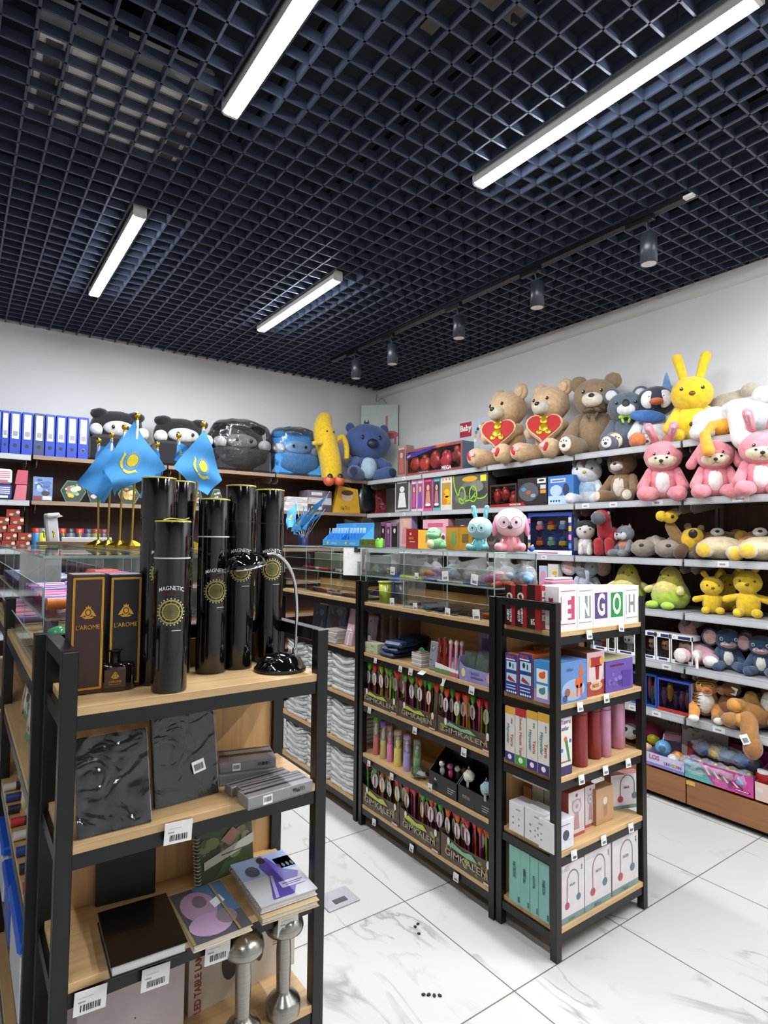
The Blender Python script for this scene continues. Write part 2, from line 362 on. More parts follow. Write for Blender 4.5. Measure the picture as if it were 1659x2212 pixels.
# linear lamps
HOUS = M('#d8d6d2', .4)
LL = ['long white linear ceiling lamp nearest the camera, its end cut off by the photo edge', 'longest bright linear lamp over the aisle in front of the plush shelves', 'white linear ceiling lamp nearest the wall with blue binders', 'white linear ceiling lamp beyond the grid between the track spotlights and the binder wall']
def lamp(x, y0, y1, lab, pw=1.0):
    DIFF = M('#f4f8ff', .5, 'emit', power=LAMP_POWER*pw)
    t = thing('linear_ceiling_lamp', lab, 'ceiling lamp', (x, y0, 3.128), 0, 'linear lamps set into the ceiling grid'); n = y1-y0
    b = B(); b.prism([(-.031, .0055), (.031, .0055), (.031, .03), (.026, .06), (-.026, .06), (-.031, .03)], .001, n-.001, HOUS); b.build('housing', t)
    b = B(); b.prism([(-.0305, .005), (-.026, 0), (.026, 0), (.0305, .005)], .012, n-.012, DIFF); b.build('diffuser', t)
    for q, d in ((0, -.001), (n-.012, .001)):
        b = B(); b.prism([(-.033, .062), (-.033, .006), (-.024, -.002), (.024, -.002), (.033, .006), (.033, .062)], q+d, q+d+.012, HOUS); b.build('end_cap', t)
    for q in (.25, n-.25):
        b = B(); b.cyl((0, q, .06), (0, q, .42), .0015, .0015, CHROME, 6); b.build('hanging_wire', t)
for (x, y0, y1), lab, pw in zip(LAMPS, LL, (.62, 1.25, 1.3, 1.45)): lamp(x, y0, y1, lab, pw)
for x, y0, k, pw in ((1.908, -1.35, 'row over the plush aisle', .9), (3.008, -.6, 'row nearest the plush shelves', 1.9), (-.592, .4, 'row nearest the far side', .35), (-.592, -1.3, 'far side row near the entrance', .4)):
    lamp(x, y0, y0+1.2, 'white linear ceiling lamp behind the camera, ' + k, pw)
# track with five cylinder spots
t = thing('lighting_track', 'black lighting track with a white end feed running along the ceiling grid', 'lighting track', (2.78, 1.5, 3.135))
b = B(); b.box((0, 1.6, .012), (.034, 3.3, .024), BLK); b.build('track_rail', t)
b = B(); b.box((0, -.07, .006), (.03, .05, .012), WHITE); b.build('end_feed', t)
for q in (.1, 1.2, 2.2, 3.1):
    b = B(); b.cyl((.0, q, .024), (.0, q, .4), .0015, .0015, CHROME, 6); b.build('hanging_wire', t)
SPM = M('#fff6e8', .4, 'emit', power=SPOT_POWER)
SL = ['largest black cylinder track spotlight, nearest the camera', 'second black cylinder spotlight along the ceiling track from the camera', 'middle black cylinder spotlight of the ceiling track', 'black cylinder spotlight second nearest the corner', 'smallest black cylinder spotlight nearest the corner']
for y, lab in zip((1.645, 2.36, 3.05, 3.83, 4.37), SL):
    t = thing('track_spotlight', lab, 'spotlight', (2.80, y, 2.90), 0, 'cylinder spotlights on the ceiling track')
    b = B(); b.lathe([(.03, .158), (.041, .15), (.041, 0), (.037, 0), (.033, .02), (.022, .045)], M('#2b3038', .35)); can_ = b.build('can', t)
    b = B(); b.lathe([(.0365, .001), (.0385, .001), (.0385, .003)], WHITE); b.disc(0, 0, .001, WHITE); b.lathe([(.037, .004), (.02, .03), (.0001, .03)], CHROME); b.build('reflector', can_)
    b = B(); b.lathe([(.0001, .006), (.026, .006), (.026, .010), (.0001, .010)], SPM); b.build('bulb', can_)
    b = B(); b.cyl((0, 0, .155), (-.02, 0, .21), .006, .006, BLK, 8); b.build('stem', t)
    b = B(); b.box((-.02, .035, .222), (.032, .15, .026), BLK, .003); b.build('adapter', t)
# ---------------------------------------------------------------- racks: black steel frame, oak boards
LV = [.11, .375, .64, .90, 1.165]
def rack(name, label, x0, x1, y0, y1, end=True, center=False, back=True, grain='x', toprails=True):
    t = thing(name, label, 'shelving rack', (x0, y0, 0), 0, 'black steel racks with oak boards'); w, d = x1-x0, y1-y0; p = .03
    if not end:     # bays stand along y: seen from the -x side
        pass
    for sx in (0, 1):
        for sy in (0, 1):
            b = B(); b.box((p/2+sx*(w-p), p/2+sy*(d-p), .6365), (p, p, 1.273), BLK, .0015); b.build('post', t)
    wood = OAK if grain == 'x' else OAKY
    for z in LV:
        b = B(); b.box((w/2, d/2, z-.009), (w-.012 if not end else w-2*p+.028, d-.006, .018), wood, .001); sb_ = b.build('shelf_board', t)
        b = B(); e = .003
        b.box((w/2, p/2+e, z-.033), (w-2*p, .026, .03), BLK); b.box((w/2, d-p/2-e, z-.033), (w-2*p, .026, .03), BLK)
        b.box((p/2+e, d/2, z-.033), (.026, d-2*p, .03), BLK); b.box((w-p/2-e, d/2, z-.033), (.026, d-2*p, .03), BLK); b.build('shelf_rail', sb_)
    if toprails:
        for sx in (0, 1):
            b = B(); b.box((p/2+sx*(w-p), d/2, 1.258), (p-.001, d-2*p, .03), BLK, .001); b.build('top_rail', t)
    if back == 'y':
        b = B(); b.box((w/2, d-.012, .66), (w-2*p, .012, 1.15), OAKZ); b.build('back_panel', t)
        b = B(); b.box((w/2, d-p/2, 1.256), (w-2*p, .026, .034), BLK); b.build('back_rail', t)
    if back == 'c':
        for k in range(len(LV)):
            z0 = LV[k]+.001; z1 = (LV[k+1]-.05) if k+1 < len(LV) else 1.235
            b = B(); b.box((w/2, d/2, (z0+z1)/2), (.012, d-.07, z1-z0), OAKY); b.build('center_panel', t)
        b = B(); b.box((w/2, d/2, 1.252), (.028, d-.06, .034), BLK); b.build('center_rail', t)
    return t
rack('display_rack', 'nearest black steel rack with oak boards, black tubes and a lamp on top', .175, .768, 1.31, 1.585, back='y')
rack('display_rack', 'black steel rack holding the white letter boxes, end of the middle island', 1.785, 2.365, 1.42, 1.716, back='y')
rack('display_rack', 'long black steel rack with green pen displays and a glass case on top', 1.778, 2.365, 1.719, 2.70, end=False, back='c', grain='y', toprails=False)
rack('display_rack', 'long black steel rack full of clear sleeve packs', 1.778, 2.365, 2.72, 3.68, end=False, back='c', grain='y', toprails=False)
rack('display_rack', 'long black steel rack seen edge-on behind the nearest rack with oak boards full of pens', .155, .768, 1.589, 2.56, end=False, back='c', grain='y', toprails=False)
rack('display_rack', 'long black steel rack farther along the near island behind the glass case', .155, .768, 2.58, 3.55, end=False, back='c', grain='y', toprails=False)
b = B(); b.box((.1635, .966, 1.258), (.267, .026, .03), BLK, .001); b.build('top_rail', bpy.data.objects['display_rack.002'])
# ---------------------------------------------------------------- wall gondolas
GL = [.17, .51, .795, 1.098, 1.402, 1.752, 2.085]
def gondola(label, p0, length, rz, levels=GL, rails=True, base=True, open_=None):
    # local: front towards -y at y=0, back at y=.455, runs along +x
    t = thing('wall_shelf', label, 'wall shelf', p0, rz, 'wall shelving bays'); L = length
    b = B(); b.box((L/2, .449, 1.07), (L-.004, .012, 2.0), WALNUT); b.build('back_panel', t)
    for q in (.012, L-.012):
        b = B(); b.box((q, .433, 1.045), (.02, .02, 2.09), M('#5a4a40', .5)); b.build('upright', t)
    if base:
        b = B(); b.box((L/2, .23, .165-.012), (L-.003, .448, .022), WALNUTY); b.box((L/2, .008, .1), (L-.003, .016, .132), M('#8f603c', .45, 'wood', ax='x', scale=.45)); b.build('base_front', t)
        b = B(); b.box((L/2, .06, .017), (L-.003, .02, .033), INK); b.build('plinth', t)
    for k, z in enumerate(levels):
        if z < .3: continue
        gr = SHELFG if rails else M('#8b7460', .5)
        b = B(); b.box((L/2, .225, z-.008), (L-.006, .43, .016), gr if rails else WALNUTY); sp_ = b.build('shelf_panel', t)
        b = B()
        if rails:
            b.prism([(.004, 0), (L-.004, 0), (L-.004, -.040), (.004, -.040)], -.004, .008, RAIL); b.rect(.008, -.034+z*0, L-.008, -.008, M('#b4b5b6', .3), -.0046)
            for v in range(len(b.v)): b.v[v] = Vector((b.v[v].x, b.v[v].y, b.v[v].z+z+.001))
        else: b.box((L/2, .004, z-.012), (L-.008, .01, .03), M('#8b7460', .5))
        b.build('price_rail', sp_)
        for q in (.03, L-.03):
            b = B(); b.prism([(0, 0), (.40, 0), (.40, -.05), (.36, -.07), (.02, -.02)], q-.002, q+.002, M('#6b625c', .5)); 
            for v in range(len(b.v)): p = b.v[v]; b.v[v] = Vector((p.y, .425-p.x, z-.018+p.z))
            b.build('bracket', sp_)
    return t
BAYS = [(1.06, 1.797, 'wall shelf bay of pink hooded toys, navy toys and the toy tiger'), (1.803, 2.537, 'wall shelf bay with the koala on top, pear toys and vinyl figure boxes'), (2.543, 3.353, 'wall shelf bay under the two cream bears with red hearts'), (3.359, 4.167, 'wall shelf bay with the red robot box and boxed dolls'), (4.173, 5.045, 'wall shelf bay in the corner under the picture canvases'), (.32, 1.054, 'wall shelf bay past the edge of the photo beside the pink hooded toys')]
for y0, y1, lab in BAYS: gondola(lab, (3.39, y1, 0), y1-y0, -PI/2)
BACK = [(-.55, .432, True, 'wall shelf bay with grey price rails under the first blue binders'), (.438, 1.40, False, 'brown wall shelf bay under the second black plush seat and hexagon blocks'), (1.406, 2.37, False, 'brown wall shelf bay under the bagged plush seats'), (2.376, 3.385, False, 'brown wall shelf bay under the banana toy and the blue plush toy'), (-1.52, -.556, True, 'wall shelf bay past the edge of the photo beside the binders')]
for x0, x1, r, lab in BACK: gondola(lab, (x0, 5.045, 0), x1-x0, 0, rails=r)
# ---------------------------------------------------------------- glass counters on the islands
def pane(name, t, c, d, ax):
    b = B(); b.box(c, d, GLASS)
    for s in (-1, 1):       # the polished green edge
        e = [0, 1, 2]; e.remove(ax)
        for a in e:
            o = list(c); o[a] += s*(d[a]/2+.0006); q = list(d); q[a] = .0012; b.box(o, q, GEDGE)
    b.build(name, t)
def case(label, x0, x1, y0, y1, z0, zm, z1, dv, cross=()):
    t = thing('glass_display_case', label, 'display case', (x0, y0, z0)); w, d, h = x1-x0, y1-y0, z1-z0
    pane('glass_top', t, (w/2, d/2, h-.003), (w, d, .006), 2); pane('glass_shelf', t, (w/2, d/2, zm-z0), (w-.02, d-.014, .005), 2)
    pane('glass_front', t, (.003, d/2, (zm-z0+.04)/1), (.004, d-.012, .07), 0)
    pane('glass_lip', t, (.003, d/2, .035), (.004, d-.012, .06), 0)
    for q in dv: pane('glass_divider', t, (w/2, q-y0, (h-.008)/2), (w-.012, .005, h-.009), 1)
    for q in cross: pane('glass_back', t, (q-x0, d/2, (h-.008)/2), (.005, d-.03, h-.009), 0)
    return t
case('long glass counter case on the middle island under the pink and blue animal lamps', 1.795, 2.062, 1.735, 2.69, 1.166, 1.30, 1.452, (1.74, 2.03, 2.35, 2.685))
case('glass counter case under the small flags and blue pen boxes', 1.795, 2.062, 2.73, 3.67, 1.166, 1.30, 1.452, (2.735, 3.05, 3.36, 3.665))
case('glass counter case on the near island under the gold flag stands', .17, .455, 1.62, 3.50, 1.166, 1.30, 1.452, (1.625, 2.10, 2.56, 3.02, 3.495))
case('glass counter case on the near island hidden behind the black tubes', .47, .755, 1.62, 3.50, 1.166, 1.30, 1.452, (1.625, 2.10, 2.56, 3.02, 3.495))
# ================================================================ shared builders
def carton(name, label, cat, P, d, m, deco=None, group=None, side=None, sidel=None, top=None, rz=0.0, lean=0.0, bev=.0015, gap=.0015):
    loc, r, w, h = P; b = B(); b.box((0, d/2, h/2), (w-gap, d, h-gap), m, bev); w -= gap
    if deco: deco(b, w, h)
    if side: b.T = Matrix.Translation((w/2, 0, 0)) @ Matrix.Rotation(PI/2, 4, 'Z'); side(b, d, h)          # x runs 0..d along the +x flank
    if sidel: b.T = Matrix.Translation((-w/2, d, 0)) @ Matrix.Rotation(-PI/2, 4, 'Z'); sidel(b, d, h)
    if top: b.T = Matrix.Translation((0, 0, h-gap/2)) @ Matrix.Rotation(-PI/2, 4, 'X'); top(b, w, d)        # z runs 0..-d... back along the lid
    o = tag(b.build(name), label, cat, group); return at(o, loc, r+rz, -lean)
def D(P, dx=0, dy=0, dz=0): l, r, w, h = P; return (l+Vector((dx, dy, dz)), r, w, h)
def barcode(b, x0, z0, x1, z1, seed=1, y=-.0012):
    rd = random.Random(seed); x = x0
    while x < x1: g = rd.uniform(.02, .06)*(x1-x0); b.rect(x, z0, min(x1, x+g), z1, INK, y); x += g*rd.uniform(1.5, 2.4)
TAGN = [0]
def ptag(loc, rz, w, h, label, group, tilt=0.0, roll=0.0):
    TAGN[0] += 1; b = B(); T = Matrix.Rotation(roll, 4, 'Y'); b.T = T
    b.box((0, -.0006, 0), (w, .0012, h), M('#e6e4e1', .5)); 
    barcode(b, -w*.3, -h*.36, w*.34, -h*.08, TAGN[0], -.0018); b.rect(-w*.38, h*.02, -w*.15, h*.07, GREY, -.0018); b.rect(-w*.36, h*.2, w*.1, h*.235, LGREY, -.0018)
    return at(tag(b.build('price_tag'), label, 'price tag', group), loc, rz, tilt)
def flat(name, label, cat, tl, tr, bl, z, th, mats, deco=None, group=None, pages=None, extra=None):
    # a book lying flat: three corners of its top face in the photograph, top at height z+th
    a, c, e = (onz(*p, z+th) for p in (tl, tr, bl)); u = (c-a); w = u.length; d = (e-a).length; rz = math.atan2(u.y, u.x)
    t = thing(name, label, cat, Vector((e.x, e.y, z)), rz, group)
    b = B(); b.box((w/2, d/2, th-.0015), (w, d, .003), mats, .001); b.box((w/2, d/2, .0015), (w, d, .003), mats, .001)
    if deco: b.T = Matrix.Translation((0, 0, th)) @ Matrix.Rotation(-PI/2, 4, 'X'); deco(b, w, d)
    b.build('cover', t)
    b = B(); b.box((w/2, d/2, th/2), (w-.008, d-.008, th-.0062), pages or M('#e2ddd0', .7)); b.build('pages', t)
    if extra: extra(t, w, d)
    return t
# ================================================================ nearest rack, top board
ZT = 1.165
CREST = M('#d29a3e', .3, metal=.85)
def crest(b, x, z, s):
    b.disc(x, z, s*.55, CREST, -.0008, s*.62); b.disc(x, z, s*.38, M('#3a1d12', .5), -.0011, s*.45); b.disc(x, z, s*.26, CREST, -.0014, s*.33)
    b.pol([(x-s, z-s*.55), (x-s*.55, z+s*.25), (x-s*.5, z-s*.5)], CREST); b.pol([(x+s, z-s*.55), (x+s*.5, z-s*.5), (x+s*.55, z+s*.25)], CREST)
    b.pol([(x-s*.75, z-s*.62), (x-s*.4, z-s*.85), (x+s*.4, z-s*.85), (x+s*.75, z-s*.62), (x+s*.35, z-s*.6), (x-s*.35, z-s*.6)], CREST)
    b.pol([(x-s*.3, z+s*.55), (x-s*.35, z+s*.85), (x-s*.12, z+s*.68), (x, z+s*1.0), (x+s*.12, z+s*.68), (x+s*.35, z+s*.85), (x+s*.3, z+s*.55)], CREST)
def perfume(m):
    def f(b, w, h):
        for k, t in ((.44, .0012), (.405, .0007)):
            x = w*k; z0 = h*.045+(.44-k)*w; z1 = h*.965-(.44-k)*w
            for q in (-x, x): b.rect(q-t, z0, q+t, z1, CREST)
            for q in (z0, z1): b.rect(-x, q-t, x, q+t, CREST, -.0007)
        crest(b, 0, h*.68, w*.24); b.txt("L'AROME", 0, h*.555, w*.2, CREST, sx=.88)
    return f
carton('perfume_box', 'dark brown gift box with gold crest standing beside the black gift box', 'box', PY(146, 222, 1240, ZT, 1.405), .07, M('#3b2019', .45, bump=.1), perfume(0), 'tall gift boxes with gold crests')
carton('perfume_box', 'black gift box with gold crest behind the black bottle', 'box', PY(230, 303, 1240, ZT, 1.42), .07, M('#131312', .45, bump=.1), perfume(1), 'tall gift boxes with gold crests')
t = thing('diffuser_bottle', 'black oval glass bottle with a flared neck in front of the gift boxes', 'bottle', onz(246, 1489, ZT), RAD(-8))
BG = M('#1a0f0c', .07, coat=.6)
b = B(); b.lathe([(.0408, 0), (.042, .003), (.042, .052), (.038, .058), (.012, .0605)], BG, sy=.63, n=36); b.build('body', t)
b = B(); b.lathe([(.0112, .059), (.0112, .083), (.0155, .085), (.0155, .087), (.009, .087), (.008, .07)], M('#191a1b', .15), n=24); b.build('neck', t)
b = B(); b.box((0, -.0262, .029), (.042, .002, .037), M('#4a3322', .4)); b.T = Matrix.Translation((0, -.0272, 0)); crest(b, 0, .036, .0085); b.txt("L'AROME", 0, .0225, .0065, CREST); b.rect(-.012, .0165, .012, .0172, CREST); b.build('label_plate', t)
TB = M('#0c0a0a', .13, coat=.5, bump=.03); TG = M('#a39c52', .4); TG2 = M('#58542a', .45); TR = M('#3c1518', .5)
TUBES = [('nearest black poster tube, standing in front with its lid seam showing white', 366, 1125, 1.352, .0375, 0, True), ('tall black poster tube standing just behind the black gift box', 333, 1032, 1.44, .0375, 22, False),
         ('tall black poster tube half hidden behind the nearest tube', 377, 1040, 1.525, .0375, 40, False), ('shorter black poster tube with a white seam in the middle of the row', 455, 1078, 1.48, .0375, 14, True),
         ('tall black poster tube behind the desk lamp head', 513, 1049, 1.492, .0375, 6, False), ('tall black poster tube behind the lamp neck, last of the row', 577, 1058, 1.53, .0375, 14, False)]
for lab, px, pt, y, r, rot, seam in TUBES:
    x = ony(px, 1440, y).x; h = ony(px, pt, y).z-ZT
    t = thing('poster_tube', lab, 'tube', (x, y, ZT), -math.atan2(x, y)+RAD(rot), 'black poster tubes on the nearest rack'); hs = h*(.78 if seam else .80)
    b = B(); b.lathe([(r-.001, .001), (r-.0003, .004), (r, .006), (r, hs-.001)], TB, n=40)
    k = len(b.v); zc = h*(.47 if seam else .535); s = .026
    b.rect(-.032, zc-.052, .032, zc+.068, M('#120a0b', .3), 0)
    for q in (zc-.052, zc+.068): b.rect(-.032, q-.0004, .032, q+.0004, TR, -.0004)
    n = 40
    for r0, r1, m_, yy in ((s*.86, s, TG, -.0006), (s*.62, s*.72, TG, -.0006), (0, s*.6, TG2, -.0006)):
        ps = []
        for i in range(n): a0, a1 = 2*PI*i/n, 2*PI*(i+1)/n; b.add([(math.cos(a)*q, yy, zc+math.sin(a)*q) for a, q in ((a0, max(r0, .0004)), (a1, max(r0, .0004)), (a1, r1), (a0, r1))], [(0, 1, 2, 3)], m_)
    for i in range(24):
        a = 2*PI*i/24; b.disc(math.cos(a)*s*1.09, zc+math.sin(a)*s*1.09, s*.06, M('#cfc9a4', .4), -.0008, n=8); d1 = .02
        b.pol([(math.cos(a-d1)*s*.1, zc+math.sin(a-d1)*s*.1), (math.cos(a)*s*.6, zc+math.sin(a)*s*.6), (math.cos(a+d1*2)*s*.58, zc+math.sin(a+d1*2)*s*.58)], TG, -.0009)
    for i in range(12):
        a = 2*PI*i/12; b.pol([(math.cos(a-.03)*s*.7, zc+math.sin(a-.03)*s*.7), (math.cos(a-.02)*s*.88, zc+math.sin(a-.02)*s*.88), (math.cos(a+.02)*s*.88, zc+math.sin(a+.02)*s*.88), (math.cos(a+.03)*s*.7, zc+math.sin(a+.03)*s*.7)], TG, -.0009)
    k2 = len(b.v); b.txt('MAGNETIC', 0, zc+.051, .0125, WHITE, -.0012, sx=.85, bold=.006)
    for i in range(k2, len(b.v)): p = b.v[i]; b.v[i] = Vector((p.x, p.y, p.z-(p.x*p.x)*7))
    b.scrib(0, zc+.038, .0065, M('#5a1f20', .5), -.0012, 10); b.rect(.002, zc-.041, .022, zc-.0395, LGREY, -.001); b.rect(-.014, zc-.041, -.003, zc-.0395, TR, -.001)
    for i in range(k, len(b.v)): p = b.v[i]; q = r+.0005-p.y; b.v[i] = Vector((q*math.sin(p.x/r), -q*math.cos(p.x/r), p.z))
    b.build('tube_body', t)
    b = B(); b.lathe([(r+.0004, hs+.001), (r+.0004, h-.004), (r-.001, h-.001), (.0001, h-.001)], TB, n=40); lid_ = b.build('lid', t)
    b = B(); b.lathe([(r+.001, hs-.0015), (r+.001, hs+.0015)], M('#d8d6d2', .4) if seam else M('#2a2726', .3), n=40); b.build('seam_ring', t)
    b = B(); b.lathe([(r+.0009, h-.003), (r+.0012, h), (r-.002, h+.0006), (r-.003, h-.003)], M('#b7ad3c', .3), n=40); b.build('rim', lid_)
    if lab.startswith('nearest'):
        b = B(); b.tube([(-.02, -.01, h+.001), (-.005, .0, h+.005), (.02, .005, h+.003), (.034, .006, h+.007)], .0016, M('#c5c13a', .4)); b.build('pull_string', lid_)
# gooseneck desk lamp
t = thing('desk_lamp', 'glossy black desk lamp with a bent chrome gooseneck', 'desk lamp', Vector((.683, 1.405, ZT)))
def lp(px, py, y=1.405): q = ony(px, py, y); return Vector((q.x-.683, y-1.405, q.z-ZT))
GB = M('#09090a', .05, coat=1.0)
b = B(); b.lathe([(.060, 0), (.064, .003), (.064, .008), (.061, .012), (.052, .028), (.036, .038), (.016, .043), (.0001, .0438)], GB, n=48); ba_ = b.build('base', t)
b = B(); b.lathe([(.0645, .0015), (.0655, .003), (.0655, .0075), (.0645, .009)], M('#1c1a19', .3), n=48); b.build('base_ring', ba_)
nk = [lp(637, 1417), lp(640, 1370), lp(641, 1310), lp(637, 1262), lp(627, 1230), lp(612, 1208), lp(594, 1196), lp(576, 1196)]
b = B(); b.tube(nk, .0046, CHROME, 12, 10); gn_ = b.build('gooseneck', t)
b = B(); b.lathe([(.0075, 0), (.0075, .012), (.005, .016)], CHROME, c=(nk[0].x, 0, .036), n=20); b.build('neck_collar', ba_)
hc = lp(531, 1226); b = B(); b.T = Matrix.Translation(hc) @ Matrix.Rotation(RAD(-10), 4, 'Y')
b.lathe([(.0485, 0), (.0495, .002), (.046, .014), (.036, .027), (.022, .035), (.0001, .038)], GB, n=40, sx=1.05); b.lathe([(.047, .002), (.03, .022), (.0001, .026)], M('#c9c9c6', .3), n=40); hd_ = b.build('lamp_head', t)
b = B(); b.T = Matrix.Translation(hc) @ Matrix.Rotation(RAD(-10), 4, 'Y'); b.lathe([(.0505, -.001), (.0515, .001), (.0505, .003)], CHROME, n=40, sx=1.05); b.build('head_rim', hd_)
b = B(); b.ell(hc+Vector((0, 0, .012)), (.014, .014, .012), M('#e6e2da', .4)); b.build('bulb', hd_)
# ---------------------------------------------------------------- second board
Z2 = .90
def leaning(name, label, cat, pl, pr, ptop, z, th, m, lean, deco=None, group=None, film=True, tagpx=None):
    a, c = onz(*pl, z), onz(*pr, z); u = c-a; w = u.length; rz = math.atan2(u.y, u.x); mid = (a+c)/2
    q = ony((pl[0]+pr[0])/2, ptop, mid.y+.06); h = (q.z-z)/math.cos(lean)
    t = thing(name, label, cat, mid, rz, group, rx=-lean)
    b = B(); b.box((0, th/2, h/2), (w, th, h), m, .003)
    if deco: deco(b, w, h)
    cv_ = b.build('cover', t); b = B(); b.box((0, th/2, h/2), (w-.006, th-.006, h-.004), M('#d9d4c8', .7)); b.box((w/2-.001, th/2, h/2), (.003, th-.006, h-.01), M('#d9d4c8', .7)); b.build('pages', t)
    if film:
        b = B(); n = 14; vs = []; rd = random.Random(len(label))
        for j in range(n+1):
            for i in range(n+1): vs.append((-w/2-.002+(w+.004)*i/n, -.0025-.007*abs(noise.noise(Vector((i*.34-j*.16, j*.07+i*.05, w*50)))), h*j/n+.001))
        b.add(vs, [(j*(n+1)+i, j*(n+1)+i+1, (j+1)*(n+1)+i+1, (j+1)*(n+1)+i) for j in range(n) for i in range(n)], FILM, True); b.build('plastic_wrap', cv_)
    if tagpx:
        b = B(); x, zz = tagpx; b.T = Matrix.Translation((x*w, -.0075, zz*h)) @ Matrix.Rotation(RAD(-10), 4, 'Y'); b.box((0, 0, 0), (.03, .0008, .026), PAPER); barcode(b, -.011, -.008, .011, .006, 3, -.001); b.build('price_sticker', cv_)
    return t
leaning('notebook', 'large dark blue-grey notebook in shiny wrap leaning on the second board, unlabelled', 'notebook', (166, 1816), (328, 1776), 1585, Z2, .014, M('#20262b', .35), RAD(21))
leaning('notebook', 'black notebook in shiny wrap with a white barcode sticker on it', 'notebook', (337, 1750), (474, 1712), 1532, Z2, .018, M('#131313', .4), RAD(13), tagpx=(.17, .36))
PB = M('#8e8c8d', .3, metal=.3); PBD = M('#2b2524', .4)
def penbox(lab, tl, tr, bl, z, th, word=True, stick=False):
    def dk(b, w, d): b.rect(w*.02, -d*.62, w*.98, -d*.45, PBD); b.rect(w*.02, -d*.97, w*.98, -d*.9, M('#5f5c5d', .4))
    a, c, e = (onz(*p, z+th) for p in (tl, tr, bl)); u = c-a; w = u.length; rz = math.atan2(u.y, u.x); d = max(.035, (e-a).length)
    b = B(); b.box((w/2, d/2, th/2), (w, d, th), PB, .001); b.rect(w*.03, 0, w*.97, th*.12, M('#6f6c6c', .4))
    if word: b.scrib(w*.8, th*.55, th*.34, INK, -.0015, 7)
    if stick: b.rect(w*.22, th*.1, w*.36, th*.85, PAPER); barcode(b, w*.235, th*.3, w*.345, th*.7, 5, -.0009)
    b.T = Matrix.Translation((0, 0, th+.0003)) @ Matrix.Rotation(-PI/2, 4, 'X'); b.rect(w*.02, d*.42, w*.98, d*.6, PBD, 0); b.rect(w*.02, d*.86, w*.98, d*.93, PBD, 0)
    at(tag(b.build('pen_box'), lab, 'pen box', 'slim silver pen boxes'), Vector((e.x, e.y, z)), rz)
penbox('slim silver pen box on top of the rear pile of the second board', (470, 1622), (585, 1609), (475, 1650), Z2+.026, .024, True, True)
penbox('slim silver pen box under the rear pile on the second board', (470, 1650), (590, 1634), (474, 1677), Z2, .025)
penbox('slim silver pen box lying between the two pen box piles', (494, 1690), (618, 1655), (500, 1702), Z2, .022, False)
penbox('slim silver pen box standing second in the front row with a black stripe', (512, 1697), (645, 1663), (524, 1708), Z2, .026, False)
penbox('slim silver pen box in front with a barcode sticker nearest the board edge', (525, 1706), (661, 1668), (536, 1725), Z2, .027, True, True)
# ---------------------------------------------------------------- third board
Z3 = .64
leaning('notebook', 'black hardcover book standing upright behind the flat black book', 'book', (205, 1962), (336, 1930), 1800, Z3, .016, M('#131313', .45), RAD(6), film=False)
flat('book', 'thick black hardcover book lying flat on the third board in clear wrap', 'book', (205.4, 1972.8), (354.6, 1929), (239, 2090), Z3, .024, M('#120f0d', .2, coat=.4), pages=M('#d4d2cf', .7))
def purple(b, w, d):
    b.rect(0, 0, w, d, M('#4a4a50', .4), -.0004); b.rect(w*.45, d*.35, w, d, M('#4d6a8a', .4)); b.disc(w*.4, d*.62, w*.3, M('#9b7f96', .4), -.0012, d*.3); b.disc(w*.42, d*.25, w*.36, M('#a98aa6', .4), -.0014, d*.2)
    b.disc(w*.72, d*.3, w*.17, M('#7d6f77', .4), -.0016, d*.14); b.pol([(w*.62, d*.5), (w*.85, d*.58), (w*.82, d*.72), (w*.6, d*.64)], M('#d9d9dd', .4), -.0018); b.disc(w*.45, d*.7, w*.12, M('#6b5a66', .4), -.0018, d*.12)
    b.rect(0, 0, w*.05, d, M('#8d7a4f', .3), -.002); b.rect(w*.76, d*.0, w*.80, d, M('#8d7a4f', .3), -.002)
flat('notebook', 'notebook with a lilac cover picture lying between the black book and the spiral pad', 'notebook', (365.7, 1937), (481.9, 1899), (418, 2046), Z3, .014, M('#c9b79a', .4), purple)
flat('notebook', 'cream paged notebook in clear wrap under the blue spiral pad', 'notebook', (492, 1890), (606, 1857), (566, 1985), Z3, .016, M('#b99f76', .4))
def bluep(b, w, d):
    b.rect(0, 0, w, d, M('#b9b7ba', .4), -.0004); b.rect(0, d*.55, w, d, M('#8fa3c4', .4), -.0006); b.rect(w*.7, d*.6, w, d*.85, M('#4f6186', .4)); b.disc(w*.25, d*.7, w*.12, M('#3f4556', .4), -.0012, d*.12)
    for k in range(4): b.disc(w*(.72+.08*k), d*.66, w*.025, M('#2c3346', .4), -.0014, d*.05)
    b.pol([(w*.5, d*.9), (w*.62, d*.92), (w*.72, d*.6), (w*.95, d*.45), (w*.62, d*.05), (w*.25, d*.05), (w*.45, d*.5), (w*.4, d*.75)], M('#53469c', .4), -.0016)
    b.pol([(w*.3, d*.06), (w*.36, d*.06), (w*.5, d*.5), (w*.46, d*.52)], M('#a9a0cf', .4), -.0018); b.disc(w*.5, d*.88, w*.07, M('#2d1f3a', .4), -.0018, d*.08)
    b.rect(w*.5, d*.2, w*.93, d*.33, M('#c4bfe0', .4), -.002); b.rect(w*.54, d*.27, w*.9, d*.285, INK, -.0022); b.rect(w*.58, d*.235, w*.86, d*.248, INK, -.0022)
def coil(t, w, d):
    for k in range(17):
        y = d*(.05+.9*k/16); b = B(); b.tube([(.006, y, .010), (.0, y, .0165), (-.005, y+.001, .010), (.0, y+.002, .002), (.006, y, .006)], .0008, CHROME, 6, 4); b.build('wire_coil', t)
flat('spiral_notebook', 'spiral notebook with a blue and violet cover picture on top of another pad', 'notebook', (489.8, 1871), (603, 1837.6), (563.4, 1960.9), Z3+.017, .016, M('#b9b7ba', .4), bluep, extra=coil)
